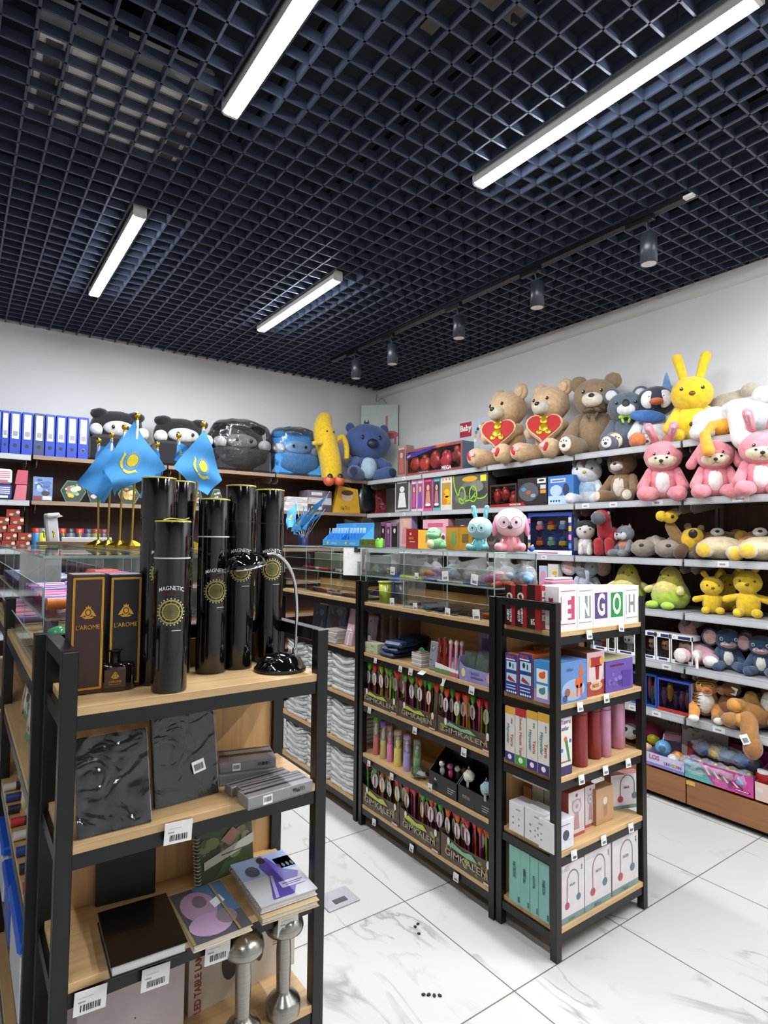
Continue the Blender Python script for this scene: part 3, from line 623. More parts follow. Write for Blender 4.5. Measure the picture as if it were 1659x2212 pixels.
P = PY(424, 553, 1790, Z3, 1.50); t = thing('spiral_notebook', 'spiral notebook with a green cover picture standing at the back of the third board', 'notebook', P[0], RAD(8), rx=RAD(-8)); w, h = P[2], P[3]
b = B(); b.box((0, .006, h/2), (w, .012, h), M('#4a5a3c', .4), .001); b.pic(-w/2, h*.2, w/2, h, ['#5d6b3f', '#3b4a2e', '#7d8a58', '#8d8a66'], 5, 26); b.pol([(-w*.1, h*.75), (w*.12, h*.95), (w*.25, h*.8), (w*.08, h*.6)], M('#b88a78', .5), -.004)
b.pol([(-w*.4, h*.28), (w*.5, h*.5), (w*.5, h*.7), (-w*.4, h*.44)], M('#d6d2c0', .5), -.0045); b.rect(-w*.1, h*.45, w*.4, h*.475, M('#6e6d5a', .5), -.005); b.build('cover', t)
for k in range(14):
    z = h*(.06+.88*k/13); b = B(); b.tube([(-w/2+.008, -.001, z), (-w/2, -.006, z), (-w/2-.006, .005, z+.001), (-w/2, .015, z), (-w/2+.008, .013, z)], .0009, M('#d9d2c8', .3), 6, 4); b.build('wire_coil', t)
# ---------------------------------------------------------------- fourth board: lamps and their boxes
Z4 = .375
def ledbox(b, w, h):
    b.rect(-w/2, 0, w/2, h, M('#cdbfae', .4), -.0004); b.txt('LED TABLE LAMP', -w*.42, h*.53, .0235, M('#9c2f2c', .4), rot=PI/2, sx=.82, bold=.015)
    k = len(b.v); b.rect(-w*.33, h*.86, -w*.27, h*1.0-.004, M('#3a3532', .4), -.001); b.txt('LED', -w*.30, h*.925, .016, WHITE, -.0016, rot=PI/2)
    b.disc(-w*.14, h*.62, .022, M('#4a443f', .35), -.0012, .042); b.rect(-w*.12, h*.62-.004, w*.12, h*.62+.004, M('#4a443f', .35), -.0012); b.disc(w*.14, h*.64, .012, M('#4a443f', .35), -.0013, .035)
    for q in range(6): b.rect(w*.27, h*(.55+.05*q), w*.46, h*(.575+.05*q), M('#7c7068', .4), -.0012)
carton('lamp_box', 'beige lamp box with a printed mushroom lamp and red lettering', 'box', PY(402, 640, 2020, Z4, 1.455), .09, M('#c6b7a6', .45), ledbox, rz=RAD(4))
def flatlid(b, w, h): b.rect(-w/2, h-.012, w/2, h, M('#8a7068', .4)); b.disc(w*.02, h*.5, .0018, INK, -.001)
carton('storage_box', 'plain greyish pink box leaning at the low front corner of the nearest rack', 'box', PY(158, 398, 2100, Z4, 1.38), .11, M('#b3a4a2', .5), flatlid, rz=RAD(2))
def mush(lab, px, py):
    t = thing('table_lamp', lab, 'table lamp', onz(px, py-18, Z4), 0, 'brushed steel mushroom lamps')
    b = B(); b.lathe([(.040, 0), (.041, .004), (.041, .026), (.036, .034), (.020, .046), (.0165, .052)], STEEL, n=40); b.build('foot', t)
    b = B(); b.lathe([(.0165, .05), (.0185, .14), (.0145, .2)], STEEL, n=32); b.build('stem', t)
    b = B(); b.lathe([(.0145, .186), (.034, .187), (.044, .192), (.046, .2), (.043, .213), (.030, .228), (.0001, .236)], STEEL, n=40); b.build('shade', t)
mush('brushed steel mushroom lamp nearest the corner post, standing alone on the board', 611, 2203); mush('brushed steel mushroom lamp in front of the printed lamp box, cut off below', 523, 2262)
G1 = 'barcode tags on the nearest rack'
for px, py, w, h, lab in ((385, 1797, .058, .044, 'white barcode tag on the second board edge under the wrapped notebooks'), (195, 2160, .058, .044, 'white barcode tag on the third board edge nearest the front post'), (336, 2110, .056, .044, 'white barcode tag under the thick black book'), (470, 2055, .056, .046, 'white barcode tag under the lilac notebook'), (622, 1996, .052, .046, 'white barcode tag hanging before the steel lamp head')):
    ptag(ony(px, py, 1.303), 0, w, h, lab, G1, roll=RAD(3))
# ================================================================ near island seen past the nearest rack
def paper_clip(lab, loc, rz, w, h, lines):
    t = thing('notice_sheet', lab, 'paper sheet', loc, rz); b = B(); b.box((0, 0, -h/2), (w, .0012, h), PAPER); lines(b, w, h); b.build('sheet', t)
    b = B(); b.prism([(w*.1, .006), (w*.4, .006), (w*.4, -.022), (w*.1, -.022)], -.005, .004, INK); bc_ = b.build('binder_clip', t)
    b = B(); b.tube([(w*.16, -.0055, -.02), (w*.2, -.006, -.004), (w*.26, -.006, -.02)], .0008, CHROME, 6); b.tube([(w*.26, -.006, -.02), (w*.3, -.006, -.004), (w*.36, -.006, -.02)], .0008, CHROME, 6); b.build('clip_wire', bc_)
def chev(b, w, h):
    for k in range(4): x = -w*.25+k*w*.17; z = -h*.55-k*h*.04; b.rect(x, -h*.98, x+.0012, z, LGREY); b.pol([(x, z), (x+w*.3-k*w*.05, z+h*.2), (x+w*.3-k*w*.05, z+h*.2+.0012), (x, z+.0012)], LGREY)
paper_clip('white sheet with chevron lines held by a black clip on the near glass case', (.262, 2.565, 1.447), RAD(-6), .135, .165, chev)
def rows(b, w, h):
    rd = random.Random(3)
    for k in range(16): x = rd.uniform(-.4, .1)*w; b.rect(x, -h*(.2+.05*k), x+rd.uniform(.1, .3)*w, -h*(.2+.05*k)+.0012, LGREY)
paper_clip('white handwritten sheet held by a black clip on the middle glass case', (1.782, 2.79, 1.448), -PI/2+RAD(30), .115, .15, rows)
def pens(lab, group, base, n, dirv, cols, r=.006, L=.14, seed=0, name='pen', cat='pen', step=(0, .02, 0), jit=.25, capcol=None):
    rd = random.Random(seed); root = {}
    for i in range(n):
        c = rd.choice(cols); d = Vector(dirv).normalized(); d = (d+Vector((rd.uniform(-jit, jit), rd.uniform(-jit, jit), 0))).normalized() if jit else d
        p = Vector(base)+Vector(step)*i+Vector((0, 0, r)); L2 = L*rd.uniform(.92, 1.05)
        b = B(); b.cyl(p, p+d*L2*.75, r, r, M(c, .35), 10); b.cyl(p+d*L2*.75, p+d*L2, r*1.12, r*1.05, M(capcol or rd.choice(cols), .35), 10)
        tag(b.build(name), f'{NTH[i % 16]} {lab}', cat, group)
NP = 'loose pens in the near glass case'
pens('stick of the upright mauve pencil bundle in the near glass case', 'mauve pencils leaning in the near glass case', (.225, 1.80, 1.17), 9, (-.05, .35, 1), ['#7d5a72', '#8a667c', '#6d4c66'], .012, .125, 2, 'pencil_pack', 'pencil', (.003, .05, 0), 0)
pens('marker lying on the upper glass shelf of the near case', 'markers on the near glass shelf', (.20, 1.80, 1.304), 8, (1, .15, 0), ['#e8583f', '#ef7a3a', '#e2508f', '#d94a86', '#3b63c9', '#7a4bc0', '#e5568f'], .016, .16, 3, 'marker', 'marker', (.0, .085, 0), .1)
pens('violet marker in the back rows of the near glass case', 'violet markers in the near glass case', (.19, 2.62, 1.31), 14, (1, .1, 0), ['#4b3b86', '#5b4a9a', '#6d6fae', '#7fb09a', '#3f3a77'], .013, .20, 4, 'marker', 'marker', (0, .058, 0), .08)
pens('marker on the bottom board of the far near-island case', 'markers on the far board of the near island', (.19, 2.62, 1.17), 14, (1, .05, 0), ['#c94a78', '#e07aa0', '#b04f8a', '#e9a0bb', '#8f6fb8'], .014, .20, 5, 'marker', 'marker', (0, .058, 0), .08)
for k, (c, y, lab) in enumerate((('#e35b34', 2.0, 'orange'), ('#d94680', 1.86, 'hot pink'), ('#2f5fc4', 1.74, 'royal blue'))):
    b = B(); b.box((0, 0, .02), (.1, .09, .04), M(c, .4), .012); b.box((0, 0, .045), (.08, .07, .014), M(c, .35), .006)
    at(tag(b.build('pencil_case'), lab + ' rubbery pencil case on the upper glass shelf of the near case', 'pencil case', 'rubbery cases in the near glass case'), (.37, y, 1.346+.0), .2)
b = B(); b.ell((0, 0, .04), (.045, .05, .038), M('#3fa46a', .25, coat=.5)); b.ell((0, -.02, .085), (.03, .03, .025), M('#4fb878', .25, coat=.5)); b.ell((0, .03, .07), (.028, .028, .03), M('#2f8f58', .25, coat=.5))
at(tag(b.build('toy_sharpener'), 'shiny green toy on the near island top board beside the front post', 'toy', None), (.215, 1.70, ZT+.002))
for k in range(4):
    b = B(); c = ('#c23f36', '#b06a3f', '#d84f6a', '#a8572f')[k]; b.ell((0, 0, .03), (.026, .026, .03), M(c, .3)); b.cyl((0, 0, .055), (0, 0, .07), .014, .012, M('#e7e2dc', .4), 12)
    at(tag(b.build('ink_jar'), f'small {("red", "brown", "pink", "rust")[k]} jar in the near glass case behind the green toy', 'jar', 'small jars in the near glass case'), (.24+.05*(k % 2), 1.83+.07*k, ZT+.002))
NI = 'packs hanging over the oak boards of the near island'
rd = random.Random(8)
for z, n in ((.90, 7), (.64, 7), (.11, 4)):
    for k in range(n):
        y = 1.66+.125*k; c = rd.choice(['#c8b43a', '#b7c04a', '#c24b3a', '#7d8f9a', '#d9cdb8', '#8f3f54', '#6fa08a', '#cfae6a'] if z > .5 else ['#2f4fbf', '#243a9a', '#c7ccd6', '#2d62cc'])
        b = B(); hh = rd.uniform(.12, .18) if z > .5 else rd.uniform(.15, .2)
        b.box((0, .012, hh/2), (.105, .024, hh), M('#d8d3c6', .3), .008); b.pic(-.045, .01, .045, hh-.01, [c, '#d8d3c6', c, '#e2b93c', '#5b4a42'], k+int(z*100), 12); b.rect(-.05, 0, .05, .02, M(c, .3), -.001)
        at(tag(b.build('pen_pack'), f'{NTH[k]} wrapped pack from the front post on the near island board {("bottom", "second", "third", "fourth", "")[LV.index(z)]}', 'pen pack', NI), (.188+rd.uniform(0, .02), y, z+.001), -PI/2+rd.uniform(-.15, .15), -.12)
for k in range(8):
    b = B(); b.cyl((0, 0, .012), (.15, 0, .012), .012, .012, M('#3a2f33', .35), 12); b.cyl((-.035, 0, .012), (0, 0, .012), .0125, .0125, M(('#c23a3a', '#2b2c3a', '#2f4a8a', '#d8d4d0')[k % 4], .35), 12)
    at(tag(b.build('marker_pen'), f'{NTH[k]} dark marker from the front post on the near island third board', 'marker', 'dark markers on the near island'), (.195, 1.70+.1*k, .642), .0)
for k, (y, d, h, c, lab) in enumerate(((1.61, .30, .17, '#d5d8dc', 'translucent white storage bin with a bright blue lid nearest the front post'), (1.93, .22, .13, '#2350b8', 'royal blue storage bin with a blue lid behind the white one'), (2.17, .26, .15, '#c9ccd2', 'pale storage bin with a blue lid at the far end of the board'))):
    t = thing('storage_bin', lab, 'storage bin', (.148, y, .376), 0, 'storage bins low on the near island'); b = B(); b.box((.12, d/2, h/2), (.23, d-.02, h), M(c, .3), .012); b.build('bin_body', t)
    b = B(); b.box((.12, d/2, h+.014), (.245, d-.005, .026), M('#1f5fd0', .3), .006); b.box((.12, d/2, h+.03), (.2, d-.06, .008), M('#1f5fd0', .3), .003); b.build('lid', t)
# ================================================================ middle island, end rack (faces the camera)
YE = 1.428; UE = 1.792
def letterbox(ch, c, lines, bg=None):
    def f(b, w, h):
        m = M(c, .4); k = w*.40; b.rect(-w/2, 0, w/2, h, M('#e3e1df', .4), -.0003)
        if bg: b.rect(-k, h*.2, k, h*.83, m, -.0006); b.txt(ch, 0, h*.51, h*.72, WHITE, -.001, sx=.62, bold=.03)
        else:
            for z in (.14, .87): b.rect(-k, h*z, k, h*z+.003, m)
            b.rect(-k, h*.24, -k+.004, h*.76, m); b.rect(-w*.02, h*.24, k*.9, h*.76, m, -.0006) if lines else None
            b.txt(ch, 0, h*.5, h*.66, WHITE if lines else m, -.001, sx=.66, bold=.025)
    return f
def heart(b, d, h):
    x, z, s = d*.55, h*.68, .011
    b.pol([(x, z-s*1.3), (x+s, z), (x+s*.9, z+s*.6), (x+s*.45, z+s*.75), (x, z+s*.35), (x-s*.45, z+s*.75), (x-s*.9, z+s*.6), (x-s, z)], M('#a52a3f', .4))
EL = [(1207, 1247, 'E', '#c04a6c', True, None, 'white box with the pink letter E and a red heart'), (1247, 1281, 'N', '#8f8f93', True, None, 'white box with the grey letter N beside the E box'), (1281, 1316, 'G', '#5a4378', True, 1, 'white box with a purple panel behind the letter G'), (1316, 1349, 'O', '#2f8b45', True, 1, 'white box with a green panel behind the letter O'), (1349, 1380, 'H', '#8e8a8c', False, None, 'white box with the grey letter H, last of the letter boxes')]
for p0, p1, ch, c, ln, bg, lab in EL:
    carton('letter_box', lab, 'box', PY(p0, p1, 1265, 1.165, YE+.004), .08, WHITE, letterbox(ch, c, ln, bg), 'white letter boxes in a row', sidel=heart if ch == 'E' else None, bev=.003)
def redspine(k):
    def f(b, w, h):
        b.rect(-w/2, 0, w*.1, h, M('#2a0d10', .35)); b.rect(w*.1, 0, w/2, h, M('#8c1d22', .35))
        if k < 2:
            b.disc(-w*.05, h*.72, w*.3, M('#d9c9b8', .4)); b.disc(-w*.08, h*.73, w*.14, M('#4a2a22', .4), -.0012); b.disc(-w*.0, h*.68, w*.12, M('#6b4a3a', .4), -.0012)
            for q, s in ((-.2, .42), (.08, .5)): b.scrib(q*w, h*.3, w*.2, WHITE, -.0015, int(s*20), PI/2)
        else: b.scrib(0, h*.16, w*.34, WHITE, -.0015, 2)
    return f
def redsidev(b, d, h):
    b.rect(0, 0, d, h, M('#a3242a', .35))
    for q in range(4): b.rect(d*.15, h*(.2+.18*q), d*.85, h*(.34+.18*q), M('#cfc3c0', .4), -.0009); b.disc(d*.5, h*(.27+.18*q), d*.12, M('#7f6f72', .4), -.0012)
for k, (p0, p1) in enumerate(((1091, 1113), (1114, 1138), (1139, 1168))):
    carton('toy_box', ('red and black box with a round emblem nearest the long rack', 'red and black box with a round emblem, middle of three', 'dark red box with small white lettering and a picture flank')[k], 'box', PX(p0, p1, 1264, 1.165, UE), .05, M('#64161a', .4), redspine(k), 'three red and black boxes on the end rack', side=redsidev)
PINK = M('#c77f9d', .35)
for k in range(6):
    b = B(); b.box((0, 0, .07), (.045, .07, .140), M('#5a4348', .4), .002); b.box((0, 0, .144), (.048, .074, .01), PINK, .002); b.rect(-.02, .09, .02, .136, M('#b9a24a', .4), -.0356)
    at(tag(b.build('gift_pack'), f'{NTH[k]} pink topped pack from the red boxes in the row behind the letter boxes', 'pack', 'pink topped packs'), (1.905+.058*k, 1.575, 1.166), 0)
b = B(); b.box((0, 0, .013), (.15, .05, .026), M('#b98493', .35), .006); b.box((0, 0, .03), (.14, .045, .01), M('#d8aab6', .3), .004); at(tag(b.build('pencil_case'), 'mauve pencil case lying across the pink topped packs', 'pencil case'), (2.0, 1.575, 1.317), .1)
def bluebox(b, w, h):
    b.rect(-w/2, 0, w/2, h, M('#2c3f86', .35), -.0003); b.scrib(0, h*.92, w*.17, M('#e0552f', .35), -.0015, 7); b.rect(-w*.42, h*.84, w*.3, h*.87, WHITE)
    for z in (.6, .3): b.rect(-w*.38, h*z, w*.42, h*(z+.21), M('#b9d6e8', .35), -.0009)
    b.disc(-w*.1, h*.72, w*.1, INK, -.0012, w*.16); b.rect(w*.12, h*.64, w*.2, h*.76, INK, -.0012); b.pol([(-w*.3, h*.36), (-w*.2, h*.46), (w*.3, h*.34), (w*.3, h*.31), (-w*.1, h*.33)], M('#a3302e', .4), -.0012)
    for z in (.2, .13): b.rect(-w*.4, h*z, w*.35, h*(z+.025), M('#c9d3ea', .4))
    for q in range(5): b.disc(-w*.32+q*w*.17, h*.055, w*.065, WHITE)
for k, (p0, p1) in enumerate(((1091, 1118), (1120, 1150))): carton('appliance_box', ('dark blue box with an orange lid nearest the long rack', 'dark blue box with an orange lid beside the pale blue box')[k], 'box', PX(p0, p1, 1412, .90, UE), .13, M('#d9642c', .4), bluebox, 'blue and orange boxes on the end rack')
def paleside(b, w, h):
    b.rect(-w/2, 0, w/2, h, M('#3d8fc9', .35), -.0003); b.rect(-w/2, 0, w/2, h*.3, M('#9a8fc0', .35), -.0004)
    for z, c in ((.48, '#d4692c'), (.1, '#4b8d97')): b.rect(-w*.33, h*z, w*.33, h*(z+.32), WHITE, -.0007); b.disc(0, h*(z+.17), w*.2, M(c, .4), -.001, h*.08); b.disc(w*.12, h*(z+.24), w*.08, M(c, .4), -.0012)
carton('toy_box', 'pale blue box with an orange toy picture, third from the long rack', 'box', PX(1153, 1190, 1428, .90, UE), .10, M('#4b9ad2', .35), paleside)
def dinobox(b, w, h):
    b.rect(-w/2, 0, w/2, h, M('#5f87bd', .35), -.0003); b.disc(0, h*.3, w*.42, M('#9fb2cf', .4), -.0006, h*.26); b.scrib(-w*.1, h*.8, h*.07, M('#3a4a3f', .4), -.0015, 7)
    o = M('#d4632a', .4); b.disc(w*.2, h*.45, w*.15, o, -.001, h*.14); b.disc(w*.28, h*.68, w*.08, o, -.001, h*.1); b.rect(w*.1, h*.12, w*.17, h*.4, o, -.001); b.rect(w*.24, h*.12, w*.32, h*.42, o, -.001); b.disc(w*.28, h*.84, w*.05, o, -.001)
    b.disc(-w*.22, h*.26, w*.1, M('#8d5a4a', .4), -.0012, h*.1); b.disc(-w*.05, h*.2, w*.09, M('#c7a68d', .4), -.0012); b.disc(-w*.3, h*.12, w*.08, M('#4a4f6d', .4), -.0012)
carton('toy_box', 'blue box with an orange toy animal on its front beside the corner post', 'box', PY(1208, 1268, 1428, .90, YE), .10, M('#5d7fb3', .35), dinobox, sidel=lambda b, w, h: b.rect(0, 0, w, h, M('#3a4f8a', .35)))
def gunbox(b, w, h):
    b.rect(-w/2, 0, w/2, h, M('#c9a9a9', .35), -.0003); b.rect(-w/2, 0, w/2, h*.34, M('#a2423c', .35), -.0005); r = M('#a12a2a', .35)
    b.disc(0, h*.56, w*.4, M('#d8c3c1', .4), -.0006, h*.34); b.rect(-w*.3, h*.66, w*.34, h*.88, r, -.001); b.pol([(-w*.05, h*.68), (w*.2, h*.68), (w*.16, h*.36), (0, h*.36)], r, -.001); b.disc(w*.33, h*.78, w*.12, M('#cf9a3a', .4), -.0012, h*.09); b.disc(-w*.33, h*.77, w*.05, M('#d8b13a', .4), -.0012, h*.1)
    b.disc(0, h*.22, w*.36, M('#d9b38a', .4), -.0012, h*.1); b.scrib(0, h*.23, w*.12, M('#8c2a26', .4), -.0018, 6)
carton('toy_box', 'box with a red bubble gun printed on its front', 'box', PY(1268, 1306, 1408, .90, YE+.012), .12, M('#7b4a3c', .4), gunbox)
def purp(b, w, h):
    b.rect(-w/2, 0, w/2, h, M('#6a4f9e', .35), -.0003); b.disc(-w*.1, h*.83, w*.26, M('#8e3f78', .4), -.0008, h*.07); b.rect(-w*.34, h*.8, w*.16, h*.86, M('#3f2a66', .4), -.001); b.pic(-w*.45, h*.05, w*.45, h*.68, ['#7d63b0', '#553c8a', '#8a74bf', '#4a3377'], 4, 16)
    b.rect(w*.08, h*.12, w*.42, h*.62, M('#553c8f', .4), -.0022)
carton('toy_box', 'purple box with a pale green lid at the far end of the second board', 'box', PY(1308, 1367, 1424, .90, YE+.006), .13, M('#b9b884', .4), purp, sidel=lambda b, d, h: (b.rect(0, 0, d, h, M('#3e2f5c', .35)), b.rect(d*.55, h*.1, d*.95, h*.6, LGREY, -.001)))
for k, (x, y, c, lab) in enumerate(((2.0, 1.60, '#9a7a4a', 'tan'), (2.13, 1.62, '#5a3a2a', 'brown'))):
    carton('carton', f'{lab} plain carton at the back of the second board behind the printed toy boxes', 'box', (Vector((x, y, .90)), 0, .12, .17+.02*k), .06, M(c, .5))
SPY = [('#d9a53a', '#3d2f73', 'Hayvanlar', 1091, 1112, 'yellow topped white book box nearest the long rack'), ('#b72a28', '#3f9a35', 'Dokun Hisset', 1113, 1137, 'red topped white book box with a green foot'), ('#d9a53a', '#3d2f73', 'Hayvanlar', 1138, 1161, 'yellow topped white book box, third from the long rack'), ('#d9a53a', '#3d2f73', 'Hayvanlar', 1162, 1187, 'yellow topped white book box nearest the corner post on its board')]
def spine(tc, bc, tx):
    def f(b, w, h):
        b.rect(-w/2, 0, w/2, h, M('#dcd8cf', .45), -.0003); b.rect(-w/2, h*.86, w/2, h, M(tc, .4), -.0006); b.rect(-w/2, 0, w/2, h*.17, M(bc, .4), -.0006); b.disc(0, h*.09, w*.2, WHITE, -.001)
        if tx[0] == 'H':
            b.txt(tx, -w*.17, h*.5, w*.40, M('#3f7f86', .4), rot=-PI/2, bold=.012); b.txt('Yavru', w*.22, h*.40, w*.42, M('#b0413a', .4), rot=-PI/2, bold=.012); b.scrib(w*.2, h*.74, w*.14, INK, -.0015, 6, -PI/2)
        else: b.txt('Dokun Hisset Tani', 0, h*.52, w*.37, M('#a8443a', .4), rot=-PI/2, bold=.01)
    return f
for k, (tc, bc, tx, p0, p1, lab) in enumerate(SPY): carton('book_box', lab, 'book', PX(p0, p1, 1526+k*5, .64, UE-.004), .10, M('#e2ded6', .5), spine(tc, bc, tx), 'white book boxes on the end rack')
def yavru(b, w, h):
    b.rect(-w/2, 0, w/2, h, M('#dcd8cf', .45), -.0003); b.rect(-w/2, h*.9, w/2, h, M('#d9a53a', .4), -.0006); b.rect(-w/2, 0, w/2, h*.14, M('#3d2f5c', .4), -.0006); b.txt('Yavru', 0, h*.8, w*.33, M('#8a4a8f', .4), bold=.015); b.txt('anlar', -w*.05, h*.7, w*.3, M('#4a5a7a', .4), bold=.015)
    b.pol([(-w*.1, h*.55), (w*.12, h*.52), (w*.35, h*.2), (w*.2, h*.2)], M('#4a7a3a', .4)); b.disc(-w*.02, h*.54, w*.13, M('#c26a35', .4), -.0014); b.disc(w*.35, h*.5, w*.1, M('#4a6fae', .4)); b.disc(-w*.3, h*.38, w*.1, M('#4a6fae', .4)); b.rect(-w*.45, h*.19, w*.4, h*.215, M('#8a6a4a', .4))
carton('book_box', 'white book box with a printed parrot beside the red flasks', 'book', PY(1208, 1236, 1530, .64, YE+.004), .06, M('#e2ded6', .5), yavru)
for px, pt, y, r, c, lab in ((1253, 1520, 1.465, .029, '#8e1f22', 'larger looking dark red flask beside the book box with a parrot'), (1283, 1515, 1.485, .028, '#8e1f22', 'dark red flask between the other red flask and the pink ones'), (1306, 1512, 1.475, .0255, '#c688a8', 'pink flask beside the red flasks'), (1335, 1498, 1.50, .0285, '#c688a8', 'taller pink flask nearest the far post')):
    p = ony(px, 1640, y); t = thing('flask', lab, 'flask', (p.x, y, .64), 0, 'metal flasks on the end rack'); h = min(.232, ony(px, pt, y).z-.64); fm = M(c, .3, metal=.15, coat=.3)
    b = B(); b.lathe([(r-.003, .001), (r, .004), (r, h*.84)], fm, n=32); b.build('body', t)
    b = B(); b.lathe([(r-.001, h*.842), (r-.001, h*.852)], M('#3a1c22', .3), n=32); b.build('seam', t)
    b = B(); b.lathe([(r-.0005, h*.853), (r-.0005, h-.004), (r-.005, h), (.0001, h)], fm, n=32); b.build('cap', t)
WB = M('#dcdadb', .4)
def icons(b, w, h):
    for q in range(4): b.disc(-w*.2+(q % 2)*w*.4, h*(.3+.2*(q//2)), w*.055, GREY)
    b.rect(0, h*.78, w*.3, h*.82, GREY)
def camface(b, w, h): b.disc(w*.1, h*.48, w*.16, M('#3f3f5c', .3), -.0008); b.rect(-w*.3, h*.8, w*.3, h*.84, GREY); b.rect(w*.05, h*.3, w*.3, h*.32, GREY)
for k, (p0, p1, pt) in enumerate(((1099, 1131, 1735), (1133, 1176, 1750))): carton('gadget_box', ('small white box nearest the long rack on the fourth board', 'small white box in the middle of the three on the fourth board')[k], 'box', PX(p0, p1, pt, .375, UE+.002), .075, WB, icons, 'small white boxes on the end rack')
carton('gadget_box', 'small white box with a dark lens picture behind the corner post', 'box', PY(1196, 1240, 1772, .375, YE), .07, WB, camface, 'small white boxes on the end rack', sidel=icons)
def longb(b, w, h): b.rect(-w/2, 0, w/2, h, M('#d0c3c0', .4), -.0003); b.disc(-w*.4, h*.5, h*.12, INK); b.scrib(-w*.12, h*.55, h*.24, GREY, -.0015, 9); b.rect(-w*.3, h*.2, w*.1, h*.26, GREY); b.rect(w*.25, h*.25, w*.4, h*.6, M('#a9b3ad', .4))
carton('gadget_box', 'long flat white box lying across the small cartons under the book boxes', 'box', PX(1107, 1184, 1672, .375+.20, UE+.02), .10, M('#9a6a5c', .45), longb)
for k, (p0, p1, c) in enumerate(((1130, 1148, '#b27a4a'), (1149, 1174, '#b9bcae'), (1175, 1195, '#aeb7a6'))):
    carton('gadget_box', ('tan small carton under the long white box', 'pale carton with a green spot picture under the long white box', 'pale carton hidden behind the corner post')[k], 'box', PX(p0, p1, 1700, .375, 1.895), .06, M(c, .5), (lambda b, w, h: b.disc(0, h*.5, w*.25, M('#6d8a66', .4))) if k else None)
def fan(b, w, h):
    b.rect(-w/2, 0, w/2, h, M('#d8cdcc', .4), -.0003); b.rect(-w/2, 0, w/2, h*.07, M('#b05a4c', .4), -.0005); p = M('#b78a90', .4); b.disc(0, h*.66, w*.3, M('#a89da0', .4), -.0008); b.disc(0, h*.66, w*.23, M('#cfc4c6', .4), -.001); b.disc(0, h*.66, w*.09, p, -.0014); b.pol([(-w*.1, h*.54), (w*.1, h*.54), (w*.17, h*.16), (-w*.17, h*.16)], p, -.0012)
    b.disc(0, h*.9, w*.07, M('#8a3a3a', .4)); b.pol([(-w*.28, h*.74), (-w*.24, h*.84), (-w*.14, h*.78)], M('#a89da0', .4)); b.pol([(w*.28, h*.74), (w*.24, h*.84), (w*.14, h*.78)], M('#a89da0', .4))
for k, (p0, p1, y) in enumerate(((1228, 1263, 1.47), (1264, 1286, 1.49))): carton('fan_box', ('white box with a hand fan picture, in front of the other fan box', 'narrower white box with a hand fan picture beside the beige carton')[k], 'box', PY(p0, p1, 1708-k*12, .375, y), .09, M('#a85248', .45), fan, 'boxes with a hand fan picture')
carton('carton', 'beige carton standing between the fan boxes and the tilted lamp box', 'box', PY(1288, 1326, 1700, .375, 1.475), .045, M('#c39a74', .5), lambda b, w, h: (b.disc(0, h*.62, w*.13, M('#d9d0c2', .4)), b.rect(-w*.08, h*.2, w*.12, h*.5, M('#b07f5e', .4), -.0005)), sidel=lambda b, d, h: b.rect(0, 0, d, h, M('#b58a63', .5)))
def arch(b, w, h, cap=True):
    b.rect(-w/2, 0, w/2, h, M('#d9d1d1', .4), -.0003); b.rect(-w/2, 0, w/2, h*.11, M('#77918f', .4), -.0006); n = 18; R = w*.22; x0 = w*.03; zc = h*.68
    for i in range(n):
        a0, a1 = PI*i/n, PI*(i+1)/n; m = M('#6f7a80', .4) if i < n/2 else M('#8c6468', .4)
        b.pol([(x0+math.cos(a)*q, zc+math.sin(a)*q*1.15) for a, q in ((a0, R), (a0, R+.004), (a1, R+.004), (a1, R))], m)
    b.rect(x0-R-.004, h*.33, x0-R, zc, M('#8c6468', .4), -.0012); b.rect(x0+R, h*.4, x0+R+.004, zc, M('#6f7a80', .4), -.0012)
    b.disc(x0-R-.002, h*.29, w*.09, M('#b04a4e', .4), -.0014); b.disc(x0+R+.002, h*.36, w*.09, M('#55777f', .4), -.0014); b.scrib(x0, h*.62, w*.06, INK, -.0015, 7)
    b.rect(-w*.44, h*.88, -w*.12, h*.94, LGREY); b.scrib(w*.4, h*.86, w*.05, INK, -.0015, 5, PI/2); b.scrib(0, h*.05, w*.07, M('#4d6765', .4), -.001, 7)
carton('lamp_box', 'pink edged white lamp box tilted against the far post of the fourth board', 'box', PY(1330, 1376, 1672, .375, 1.50), .045, M('#cf8f8c', .45), arch, rz=RAD(-18))
for k, (p0, p1, pt) in enumerate(((1209, 1262, 1862), (1263, 1320, 1832), (1323, 1379, 1803))): carton('lamp_box', ('white box with an arched lamp picture, nearest the corner post', 'white box with an arched lamp picture, middle of three', 'white box with an arched lamp picture, nearest the far post')[k], 'box', PY(p0, p1, pt, .11, YE+.004), .06, M('#b9b0ae', .45), arch, 'white boxes with an arched lamp picture', sidel=lambda b, d, h: b.rect(0, 0, d, h, M('#33464c', .4)) if False else None)
for k, (p0, p1) in enumerate(((1099, 1124), (1123, 1144), (1144, 1163), (1163, 1187))):
    carton('teal_box', ('teal box nearest the long rack on the bottom board', 'teal box, second from the long rack on the bottom board', 'teal box, third from the long rack on the bottom board', 'teal box behind the corner post on the bottom board')[k], 'box', PX(p0, p1, 1828+k*12, .11, UE+.004), .17, M('#79b0a4', .4), lambda b, w, h: (b.scrib(0, h*.55, w*.26, M('#1f3f3c', .4), -.0015, 8, -PI/2), b.rect(w*.3, h*.05, w*.45, h*.15, M('#2f4f4c', .4))), 'teal boxes on the bottom board')
G2 = 'price tags on the end rack'
